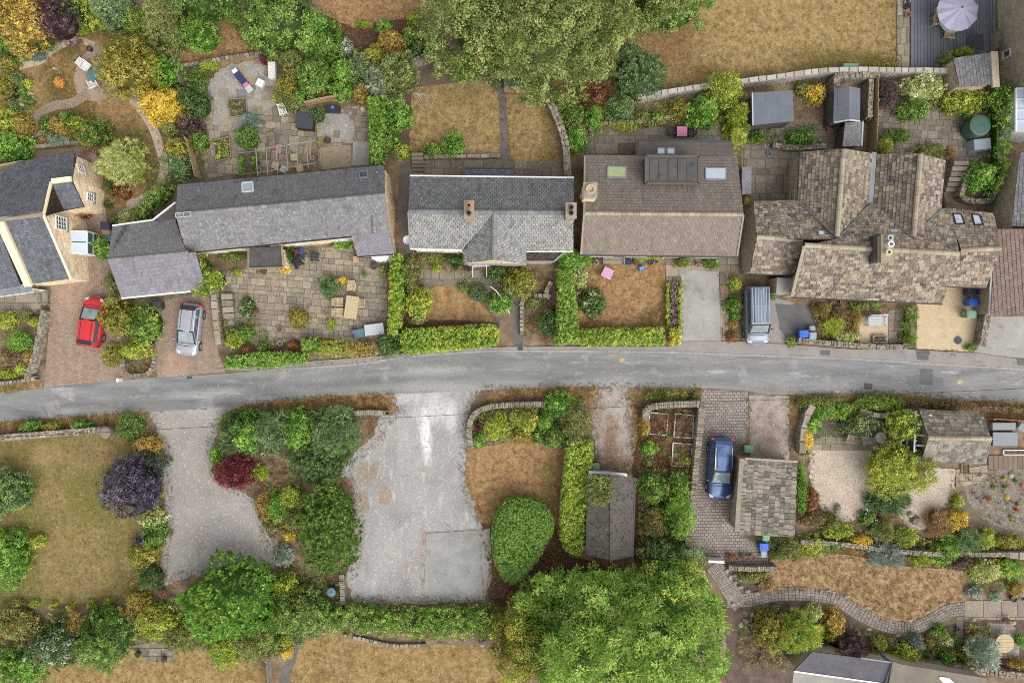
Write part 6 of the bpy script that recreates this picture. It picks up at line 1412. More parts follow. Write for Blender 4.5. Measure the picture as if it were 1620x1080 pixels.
def paling(label,pts,h,mt='timber',board=.12,name='timber_fence',group=None):
    c=smooth_line(px2(pts),3);t=thing(name,label,'fence',(c[0].x,c[0].y,0),0,group);tot=sum((c[i+1]-c[i]).length for i in range(len(c)-1));n=min(200,int(tot/board))
    L=[0.0]
    for i in range(len(c)-1):L.append(L[-1]+(c[i+1]-c[i]).length)
    def at(s):
        i=0
        while i < len(c)-2 and s > L[i+1]:i += 1
        d=c[i+1]-c[i];return c[i]+d*((s-L[i])/d.length),math.atan2(d.y,d.x)
    b=MB();b.box(0,0,0,board*.92,.025,h);me=b.mesh('fence_board',m[mt])
    for k in range(n):p,a=at((k+.5)*tot/n);link('fence_board',me,t,(p.x-c[0].x,p.y-c[0].y,0),a)
    for k in range(int(tot/1.8)+1):
        p,a=at(min(tot,k*1.8));b=MB();b.box(p.x-c[0].x,p.y-c[0].y-.05,0,.09,.09,h+.08,a);b.build('post',m[mt],t)
    for z in (.25,h-.2):
        b=MB()
        for i in range(len(c)-1):b.beam((c[i].x-c[0].x,c[i].y-c[0].y-.03,z),(c[i+1].x-c[0].x,c[i+1].y-c[0].y-.03,z),.04,.08)
        b.build('rail',m[mt],t)
    return t
paling('weathered grey fence panel beside the dark tree left of the paved garden',[(283,92),(290,115),(297,140)],1.5)
paling('narrow tan fence rising beside the raised beds',[(305,225),(313,255),(320,285)],1.5,'wood')
paling('tan timber rail fence above the crates on the rear patio',[(488,168),(520,161),(552,156)],1.2,'wood')
paling('low white fence between the red car and shrub island',[(160,477),(175,473),(187,471)],.7,'cream')
paling('grey fence with pale top beside the plum and rose border',[(1375,130),(1374,180),(1372,242)],1.6,'wood')
paling('brown timber panel leaning behind the outhouse on the deck',[(1566,55),(1565,70),(1564,84)],1.2,'timber')
paling('rusty sheet fence behind the cold frames by the road',[(1560,660),(1590,662),(1640,665)],1.0,'terracotta')
paling('dark slatted fence at the edge of the lower lawns',[(428,1035),(430,1060),(432,1100)],1.2,'timber',.18)
# ================================================================ VEHICLES
HB=dict(belt=.98,hood=.96,nose=.80,rear=.98,cowl=.27,bg=-.47,tf=.02,tr=-.40,tw=.72,spoiler=True)
car('parked_car','bright red hatchback parked nose-up on the left brick drive',145,509,11,-80,3.75,1.66,1.5,'red_paint',dict(HB,spmt='black'))
car('parked_car','silver hatchback parked nose-down on the brick drive below the garage',299,521,-9,78,3.85,1.68,1.48,'silver_paint',dict(HB,spmt='black'))
car('parked_car','blue estate car with roof rails on the sett driveway',1140,741,-4,100,4.62,1.82,1.6,'blue_paint',dict(HB,belt=1.04,hood=1.02,nose=.88,rear=1.05,cowl=.23,tf=.01,tr=-.42,rails=True,wr=.35))
car('parked_van','grey van with ribbed roof parked beside the rambling house',1198.5,498,2,90,4.35,1.8,1.84,'van_paint',dict(HB,cat='van',belt=1.12,hood=1.06,nose=.88,rear=1.1,cowl=.30,bg=-.49,tf=.16,tr=-.465,tw=.80,ribs=True,spoiler=False,wr=.33,mirror='black'))
# ================================================================ BINS
G=None
bin_('black wheelie bin topmost of the three beside the tan gravel drive',1540,461,-1,0,'black_bin');bin_('blue wheelie bin in the middle of three beside the tan gravel drive',1541,478,-1,0,'blue_bin');bin_('green wheelie bin below the blue one beside the tan gravel drive',1537,497,-1,0,'green_bin')
bin_('blue wheelie bin beside small grey bin at the low front wall',1272,528,-1,.1,'blue_bin');bin_('small grey caddy bin behind the blue bin at the front wall',1285,519,-1,0,'grey_bin',.35,.4,.6);bin_('grey wheelie bin right of the blue one at the front wall',1286,531,-1,0,'grey_bin',.5,.5,.9)
bin_('green wheelie bin beside the blue car on the sett driveway',1185,710,-1,0,'green_bin');bin_('blue wheelie bin below the streaked slate garage',1209,865,-1,0,'blue_bin');bin_('grey recycling box standing below the blue bin by the pots',1208,876,-1,0,'grey_bin',.5,.4,.5);bin_('green bin half under the eave of the streaked slate garage',1212,849,-1,0,'green_bin',.6,.5,.9)
bin_('pale green bin beside the mossy cement garage and hedge',943,739,0,1,'green_bin',.5,.6,1.0);bin_('dark grey bin behind the big shrub at the garage corner',247,482,1,0,'black_bin');bin_('dark green wheelie bin by the cottage wall',166,357,-1,0,'black_bin');bin_('teal recycling bin against the slate garage wall',169,377,0,-1,'teal',.7,.4,.7)
b=MB();c=P(524,937,.8)
def barrel(label,px,py,r,h,mt,lid,cat='barrel',name='water_butt'):
    c=P(px,py,h);t=thing(name,label,cat,(c.x,c.y,.03));r=r*(CAMH-h)/CAMH/PPM;b=MB();b.lathe(0,0,[(r*.84,0),(r,h*.4),(r*1.02,h*.6),(r*.95,h*.96),(r*.95,h)],22);b.build('drum',m[mt],t,smooth=True)
    l=MB();l.lathe(0,0,[(r*1.0,h-.03),(r*1.0,h+.03),(r*.75,h+.06),(.001,h+.08)],22);l.build('lid',m[lid],t);k=MB();k.box(r*.2,0,h+.07,r*.5,.06,.06);k.build('handle',m[lid],t)
barrel('dark green water butt with teal lid beside the pale yard',524,936,7,.9,'black_bin','teal');barrel('large round green tank in the corner of the rear paved garden',1550,199,16.5,1.5,'tank','tank','tank','oil_tank')
# ================================================================ FURNITURE AND GARDEN THINGS
table('pale teak dining table on the front flagged patio',556,486,20,35,1,-7)
chair('teak armchair at the head of the patio table',557,454,-.1,1,group=None);chair('upper left teak armchair at the patio table',537,478,1,0);chair('lower left teak armchair at the patio table',537,494,1,0);chair('right-hand teak armchair at the patio table',570,480,-1,0)
box_thing('storage_box','long grey storage box with sloping lid at the patio edge','storage box',592,521,31,18,.7,'lightgrey',7)
box_thing('folded_parasol_base','grey crossed-leg folding stand beside the grey storage box','stand',570,527,20,14,.5,'teal',10);boulder('purple cloth bundle lying on the grey folding stand',559,524,6,5,.75,'purple_cloth','cloth_bundle',cat='cloth')
bench('black rattan lounge chair below the blue and red crates',471,416,14,12,.5,.8,'black',4);bench('black rattan lounge chair alone by the wall',498,407,12,12,0,1,'darkgrey',4);bench('dark rattan seat between crates and flagstones',478,404,11,10,1,.5,'darkgrey',4)
box_thing('toy_crate','red plastic crate by the long house wall','crate',469,399,6,7,.5,'red_thing');box_thing('toy_crate','blue plastic crate next to the red crate','crate',476,397,6,7,.5,'bright_blue',lid='blue_bin');box_thing('wooden_box','tan wooden box beside the curved bow window','box',563,410,9,10,.6,'wood')
for i,(x,y,r,mt,pal,lab) in enumerate([(591,421,5,'darkgrey',None,'dark round planter left of the bow window'),(614,421,4,'greyp',None,'grey bucket right of the bow window'),(442,520,4.5,'terracotta',None,'empty terracotta pot alone on the front patio'),(443,543,4,'lightgrey',None,'pale round pot at the foot of the front patio'),(430,546,4,'terracotta',None,'terracotta pot next to the pale pot on the patio edge'),(405,492,5,'terracotta','rust','terracotta pot with rusty foliage at the rose bed edge'),(534,443,3,'white','orange','white pot with orange flowers by the lavender'),(524,471,3,'terracotta','pinkf','pot of pink flowers below the lavender'),(541,455,3,'teak',None,'small cream pot behind the head chair'),(417,428,5,'black','brown','black pot with bronze plant left of the doorstep'),(577,435,4,'terracotta','green','potted green plant in the middle of the flagged patio'),
    (125,66,5,'terracotta',None,'terracotta pot at the end of the pale curved path'),(141,77,4,'black',None,'black pot beside the pale curved path end'),(135,240,4.5,'terracotta',None,'left one of three terracotta pots behind the cottage'),(143,237,5,'terracotta',None,'middle one of three terracotta pots behind the cottage'),(155,243,4.5,'terracotta',None,'right one of three terracotta pots behind the cottage'),(51,235,4.5,'yellow_thing','lime','yellow-green pot on the cottage border wall'),
    (938,413,4.5,'darkgrey','dark','dark pot between hedge top and grey bench'),(944,407,4,'greyp',None,'grey urn left of the grey front bench'),(943,415,3.5,'white',None,'white pot left of the grey front bench'),(1005,414,4.5,'darkgrey','brown','dark round pot under the lime shrubs by the bungalow'),(1029,415,4,'black',None,'black pot right of the blue watering can'),(1038,413,3.5,'terracotta',None,'small terracotta pot by the bungalow door'),(1105,419,3.5,'pink','pinkf','pink flower pot between two green shrubs'),
    (1327,486,5.5,'black','brown','large black-rimmed pot in the dry front garden'),(1333,478,4,'terracotta',None,'terracotta pot above the black pot in the dry front garden'),(1304,499,5,'terracotta','straw','terracotta pot with dry plant beside the tarmac drive'),(1155,880,5,'terracotta','rust','widest terracotta pot at the left end of the pot row'),(1165,882,3.5,'terracotta',None,'second pot in the row by the sett driveway'),(1175,880,4,'greyp','brown','grey pot in the middle of the pot row'),(1183,882,3.5,'terracotta',None,'fourth small pot in the row by the sett driveway'),(1191,881,4,'terracotta',None,'fifth pot in the row, next to the recycling box'),
    (1436,2,4,'white','purple','white pot with purple plant at the top of the deck edge'),(1437,23,4.5,'terracotta',None,'terracotta pot on flagstones beside the timber deck'),(1435,10,4,'darkgrey','plum','dark pot with plum foliage beside the timber deck'),(218,1035,4,'black','dark','left black pot on the small ledge patio at the bottom'),(259,1043,4,'black','brown','right brown pot on the small ledge patio at the bottom'),(254,929,4,'black',None,'black pot at the corner of the pale gravel yard'),(256,937,5,'terracotta','rust','red clay pot at the corner of the pale gravel yard'),(1604,947,5,'black',None,'large black pot at the end of the flagged path'),(1617,946,4,'grey_bin',None,'blue-grey round pot at the right edge by the path'),(1594,982,5,'terracotta','straw','clay pot on the stones above the round timber table'),
    (425,214,3.5,'yellow_thing','lime','lime potted plant on the stone plinth in the rear patio'),(433,234,3.5,'redf_pot','redf','pot of red flowers under the pergola end'),(506,226,4,'terracotta','lime','lime potted shrub at the pergola corner'),(518,222,5,'darkgrey','brown','dark pot with withered plant by the rear patio step'),(494,250,3,'white',None,'white ball-shaped pot under the pergola'),(1217,243,4,'bright_blue',None,'bright blue tub in the yard left of the gabled house'),(1310,199,4.5,'red_thing',None,'red tub below the ridged shed'),(1313,207,4,'terracotta',None,'orange clay pot below the red tub'),(1324,202,4,'terracotta','rust','clay pot with red foliage in the shed nook'),(742,426,3.5,'purple_cloth','plum','purple pot beside the porch of the silver slate house'),(333,118,5,'darkgrey','olive','dark planter in the upper corner of the rear paved garden'),(1181,318,4.5,'yellow_thing','yellow','yellow tub beside the narrow store'),(1515,994,3,'black',None,'small black pot by the brick path corner'),(1192,990,4,'tank',None,'dark green pot on stones by the round-leaved bush')]):
    if mt == 'redf_pot':mt='terracotta'
    pot(lab,x,y,r,.35 if r > 3.2 else .25,mt,pal)
bench('weathered grey slatted bench against the brown tiled house',971,411,34,13,0,1,'timber',6)
table('lilac square table tilted on the scorched front lawn',961,432,16,16,4,-8,'lilac',.6,slats=4);table('pink square table between two black benches behind the bungalow',1079,208,16,15,0,1,'pink',.75,slats=5)
bench('black bench on the left of the pink square table',1064,207,13,12,1,0,'black',4);bench('black bench on the right of the pink square table',1094,209,13,9,-1,0,'black',4)
box_thing('blue_tray','flat bright blue tray on the flags by the low extension','tray',1115,222,12,3,.12,'bright_blue');box_thing('watering_can','pale blue watering can among the pots by the bungalow','watering can',1015,424,9,7,.4,'bright_blue',20,taper=.8);box_thing('planter_box','blue wooden planter box beside the grey bench','planter',994,414,10,9,.4,'blue_cloth')
round_table('pale round stone table among the summerhouse shrubs',1393,692,8.5,'concrete');chair('grey wooden chair left of the round stone table',1369,694,1,-.3,'timber',name='garden_chair');chair('grey folding chair under the olive shrub',1345,694,1,.3,'timber')
round_table('round timber table on the square setts, bottom right',1589,1017,14.5,'teak',.75,7,'black')
box_thing('hot_tub','dark grey square hot tub cover on the rear patio','hot tub',482,191,27,25,.85,'black',-6,lid='darkgrey',lidname='cover')
box_thing('storage_crate','dark trough with blue and red things by the timber rail','crate',525,172,25,11,.5,'darkgrey',-2,lid='black');boulder('crumpled blue sack lying in the dark trough',527,171,5,4,.7,'bright_blue','plastic_sack',cat='sack');boulder('white rubbish sack beside the tall hedge top',574,172,4.5,5,.5,'white','plastic_sack',cat='sack')
box_thing('planter_trough','long white planter trough beside the olive shrubs','planter',430,111,12,27,.5,'white',3);box_thing('side_table','cream square side table on the rear gravel','table',411,131,11,12,.45,'white',-25)
chair('white plastic chair among the leaves near the hot tub',448,176,.3,1,'white',.5,.5)
box_thing('stone_plinth','long pale stone plinth beside the pergola','plinth',430,222,10,27,.5,'flag_dark',2);
for x,y,a,lab in ((435,262,-25,'pale square stool at the left under the pergola'),(449,268,-22,'pale greenish stool second from left under the pergola'),(465,249,3,'pale square stool highest under the pergola'),(474,267,24,'small tan stool rightmost under the pergola')):box_thing('stool',lab,'stool',x,y,11,11,.45,'lightgrey' if 'green' in lab else 'teak',a)
# sun lounger with towels
t=thing('sun_lounger','navy sun lounger with white pillow and pink towel on the rear gravel','sun lounger',P(386,130),D2R(38))
for nm,mt,y,l,z,w in (('seat','blue_cloth',-.1,.9,.3,.5),('backrest','blue_cloth',.55,.5,.38,.5),('pillow','white',.85,.3,.5,.4),('towel','pink',-.42,.3,.35,.42),('foot_cover','lightgrey',-.8,.5,.3,.5)):
    b=MB();b.box(0,y,z,w,l,.07);b.build(nm,m[mt],t,bevel=.02)
for x in (-.22,.22):
    for y in (-.9,.7):b=MB();b.box(x,y,0,.04,.04,.32);b.build('leg',m['chrome'],t)
post_beams('pergola','bare pale timber pergola over the rear patio','pergola',[(409,275,2.2),(405,238,2.2),(498,262,2.2),(494,224,2.2),(450,270,2.2),(450,231,2.2)],
    [((404,238,2.2),(497,223,2.2)),((407,274,2.2),(500,258,2.2))]+[((405+16*k,236-2.6*k,2.28),(408+16*k,279-2.6*k,2.28)) for k in range(6)],'timber',.065)
b=MB()
dr=thing('rotary_dryer','rotary washing line with thin arms on the yellowed lawn','washing line',P(673,163))
b.tube([(0,0,0),(0,0,1.9)],.025,6);b.build('pole',m['lead'],dr);tips=[P(655,148,1.9),P(692,150,1.9),P(673,185,1.9),P(690,168,1.9)];o_=Vector(dr.location)
for q in tips[:3]:b=MB();b.tube([(0,0,1.4),q-o_],.012,5);b.build('arm',m['lead'],dr)
for f_ in (.45,.7,1.0):b=MB();ps=[Vector((0,0,1.4)).lerp(q-o_,f_) for q in tips[:3]];b.tube(ps+[ps[0]],.007,4);b.build('line',m['white'],dr)
frame_bed('small timber planting bed with one green shrub on the rear gravel',[(361,157),(389,155),(391,182),(364,185)],.25,'timber',('green','olive'),'m',.5,1.2)
frame_bed('left timber vegetable bed full of leafy greens',[(338,222),(362,216),(365,250),(341,255)],.3,'timber',('bright','lime'),'m',.4,1.2);frame_bed('right timber vegetable bed with dark soil between green rows',[(376,242),(411,239),(412,272),(378,277)],.3,'timber',None)
plant('plant','left leafy row in the dark-soiled vegetable bed',382,260,5,15,.5,'bright','m',z=.2);plant('plant','right leafy row in the dark-soiled vegetable bed',404,256,7,14,.5,'green','m',z=.2)
frame_bed('upper left white-edged vegetable frame with withered plants',[(1028,652),(1057,655),(1055,688),(1026,686)],.2,'white',('brown','rust','straw'),'s',.4);frame_bed('upper right white-edged vegetable frame with dry straw',[(1069,654),(1097,657),(1096,693),(1066,691)],.2,'white',('straw','brown'),'s',.35);frame_bed('lower white-edged vegetable frame with weeds',[(1065,700),(1095,703),(1094,738),(1063,737)],.2,'white',('olive','straw'),'s',.35)
frame_bed('small square stone planter on the tan gravel',[(1382,531),(1403,531),(1403,541),(1382,541)],.3,'stone',('olive',),'f',.2,w=.1,cat='planter');frame_bed('small upright square bed of gold grass by the summerhouse corner',[(1522,734),(1534,734),(1534,749),(1522,749)],.2,'stone',('gold',),'f',.3)
bench('small pale metal bench on the tan gravel by the front wall',1387,508,28,14,0,1,'lightgrey',5)
box_thing('garden_chest','grey covered barbecue in the corner by the green tank','barbecue',1554,228,32,20,.9,'grey_bin',6,taper=.85,lidname='cover')
box_thing('cold_frame','upper glazed cold frame beside the summerhouse','cold frame',1588,674,38,12,.5,'greyp',0,lid='glass');box_thing('cold_frame','wide grey-lidded cold frame with two panels','cold frame',1590,694,40,22,.5,'darkgrey',0,lid='greyp');box_thing('cold_frame','small tilted grey frame at the right edge','cold frame',1618,676,14,12,.5,'lightgrey',-35,lid='glass');frame_bed('narrow white tray with pots below the cold frames',[(1588,712),(1640,712),(1640,719),(1588,719)],.2,'white',('brown',),'f',.2,.5)
box_thing('stepping_slab','pale concrete base slab beside the tall hedge','slab',571,243,27,38,.12,'concrete',-2);frame_bed('low timber-edged flagged square behind the long house',[(506,234),(555,230),(556,262),(508,268)],.15,'wood',None,fill='flag',cat='patio edging')
box_thing('wooden_gate','white wooden garden gate at the end of the sett driveway','gate',1133,888,26,4,1.0,'white',-3)
bench('small grey garden bench at the cottage terrace end',71,472,20,9,1,0,'timber',5);bench('worn wooden bench against the cottage end wall',150,298,18,10,1,0,'timber',4)
box_thing('wooden_crate','tan wooden crate between the green and teal bins','crate',168,368,12,9,.5,'wood');box_thing('bollard','short white marker post at the kerb between the brick drives','post',186,601,4,6,.7,'white',8);box_thing('compost_bin','green plastic composter with pale lid on the parched lawn edge','composter',1346,106,30,13,.9,'green_bin',0,taper=.8)
table('teal garden table half under the olive tree',149,117,22,16,1,1,'teal',.7);chair('white folding chair above the teal table',136,105,.8,.6,'white',.6,.6);chair('white folding chair below the teal table',148,133,-.5,-1,'white',.6,.6)
box_thing('storage_bench','dark grey storage bench on the timber deck','storage bench',1547,67,18,25,.8,'teal',4,lid='darkgrey')
# parasol on the deck
t=thing('parasol','big pale lavender parasol over the deck table','parasol',P(1518,15,2.4).to_2d().to_3d());R_=33*(CAMH-2.3)/CAMH/PPM;n=10
for i in range(n):
    a0,a1,am=6.283*i/n+.2,6.283*(i+1)/n+.2,6.283*(i+.5)/n+.2;b=MB();vv=[]
    for r,z in ((.02,2.75),(.35,2.6),(.7,2.42),(1.0,2.22)):
        for a,k in ((a0,1),(am,.965),(a1,1)):vv.append((R_*r*k*math.cos(a),R_*r*k*math.sin(a),z-(.16*r if k < 1 else 0)))
    b.add(vv,[(3*j+q,3*j+q+1,3*j+4+q,3*j+3+q) for j in range(3) for q in range(2)]);b.build('canopy_panel',m['lav'],t)
    rb=MB();rb.tube([(0,0,2.68),(R_*.98*math.cos(a0),R_*.98*math.sin(a0),2.18)],.014,5);rb.build('rib',m['greyp'],t)
b=MB();b.tube([(0,0,.1),(0,0,2.85)],.03,8);b.build('pole',m['greyp'],t);b=MB();b.cyl(0,0,.12,.28,.08,18);b.build('base',m['darkgrey'],t);b=MB();b.cyl(0,0,2.74,.06,.1,10);b.build('finial',m['darkgrey'],t)
round_table('round white table under the lavender parasol',1506,32,20,'lightgrey',.72)
for x,y,dx,dy,lab in ((1482,34,1,0,'lower left metal chair beside the parasol table'),(1485,22,1,-.1,'upper left metal chair beside the parasol table'),(1500,55,.15,-1,'metal chair below the parasol table')):chair(lab,x,y,dx,dy,'teak',.58,.58,name='metal_chair')
boulder('stone bird bath on the left beige gravel',1327,805,6,8,.6,'boulder','bird_bath',cat='bird bath');boulder('larger brown boulder on the right beige gravel',1449,823,9,8,.45,'stone');boulder('small brown boulder leaning on the larger one',1441,814,6,5,.35,'stone')
for i,(x,y,rx,ry) in enumerate([(594,969,4,6),(582,982,3,6),(629,977,6,5),(645,967,5,4),(663,973,3,3),(683,975,5,6),(745,967,4,9),(551,966,3,10),(576,952,4,3),(538,952,7,4),(763,1018,6,6),(776,987,2,7)]):boulder('pale stone lying in the ivy bank below the grey yard',x,y,rx,ry,.55,'boulder',group='pale stones in the ivy bank',rz=i*.7)
for i,(x,y,rx,ry) in enumerate([(1150,902,4,3),(1155,912,4,4),(1163,921,4,3),(1172,928,5,3),(1183,935,5,4),(1197,938,6,3),(1163,910,4,3),(1172,917,3,3),(1180,982,5,4),(1172,988,5,5),(1190,972,4,4),(1160,955,5,3),(1375,995,5,3),(1395,1007,5,3),(1421,1005,4,3),(1540,980,4,4),(1590,975,8,4),(1604,985,5,4),(1310,934,5,2),(1340,943,5,3),(1372,961,5,3),(1440,981,5,3),(1468,967,4,3),(1490,955,5,3)]):boulder('rounded stone edging the sett path in the lower right garden',x,y,rx,ry,.22,'boulder',group='stones along the sett path')
for i,(x,y,rx,ry) in enumerate([(40,160,6,5),(47,148,5,4),(53,155,4,3),(33,165,5,4),(25,164,4,3),(42,176,4,2),(86,108,4,2),(177,197,3,3)]):boulder('pale rock beside the small dark pond',x,y,rx,ry,.25,'boulder',group='rocks round the pond')
# round gatepost at the lower-left wall end, manhole covers
t=thing('gate_post','round stone gatepost at the end of the roadside wall','gatepost',P(178,681));b=MB();b.lathe(0,0,[(.42,0),(.40,1.0),(.44,1.02),(.44,1.15),(.3,1.25),(.001,1.3)],20);b.build('pillar',m['stone'],t)
t=thing('manhole_cover','dark round manhole cover in the tan gravel drive','manhole cover',P(1515,538));b=MB();b.cyl(0,0,0,.27,.05,24);b.build('lid',m['felt_dark'],t);b=MB();b.lathe(0,0,[(.28,.0),(.28,.045),(.33,.045),(.33,0)],24);b.build('rim',m['greyp'],t)
def cover_lid(label,px,py,w,d,rz=0.0,z=.03):
    t=thing('drain_cover',label,'drain cover',P(px,py),D2R(rz));b=MB();b.box(0,0,0,w,d,z+.012);b.build('frame',m['greyp'],t);b=MB();b.box(0,0,z,w-.1,d-.1,.02);b.build('lid',m['felt_dark'],t)
    for i in range(4):b=MB();b.box(-w/2+.1+(w-.2)*i/3,0,z+.02,.03,d-.14,.008);b.build('rib',m['darkgrey'],t)
cover_lid('square iron cover in the road below the front garden wall',1373,611,.75,.6,-3);cover_lid('small iron gully grate by the kerb near the concrete drive',1158,559,.5,.35,-2);cover_lid('iron gully grate at the road edge beside the silver car drive',300,597,.5,.3,4);cover_lid('iron cover in the pavement before the middle garden path',823,551,.5,.5,0,.1)
t=thing('edging_pipe','thin white pipe curving round the bright green fan of plants','pipe',P(795,475));b=MB();b.tube([P(x,y,.9) for x,y in ((776,453),(785,460),(795,473),(803,487),(806,496))],.035,6);b.build('pipe',m['white'],t,world=True)
for x,lab in ((748,'left white handrail at the gabled porch steps'),(770,'right white handrail at the gabled porch steps')):
    post_beams('handrail',lab,'handrail',[(x,421,.9),(x,437,.9)],[((x,420,.9),(x,438,.9)),((x,420,.5),(x,438,.5))],'white',.06)
# overhead cable crossing from a pole outside the picture on either side
t=thing('overhead_cable','thin black overhead cable crossing the two gravel entrances','cable',P(810,650));b=MB();A,B=P(-200,702,6.0),P(1850,604,6.4);n=40
b.tube([A.lerp(B,k/n)-Vector((0,0,1.1*4*(k/n)*(1-k/n))) for k in range(n+1)],.017,5);b.build('wire',m['cable'],t,world=True)
b=MB();b.beam(P(1365,662),P(1366,675),.1,.1);b=MB();rg=random.Random(3)
t=thing('brushwood','pile of bare cut branches beside the little green shed','branch pile',P(785,125))
for k in range(26):a=rg.uniform(-1.3,-.3);x,y=rg.uniform(-.6,.6),rg.uniform(-.7,.7);L=rg.uniform(.4,1.0);b.tube([(x-L*.5*math.cos(a),y-L*.5*math.sin(a),rg.uniform(.05,.35)),(x,y,rg.uniform(.1,.4)),(x+L*.5*math.cos(a),y+L*.5*math.sin(a),rg.uniform(.05,.45))],.025,5,.01)
b.build('branches',m['twig'],t)['kind']='stuff'
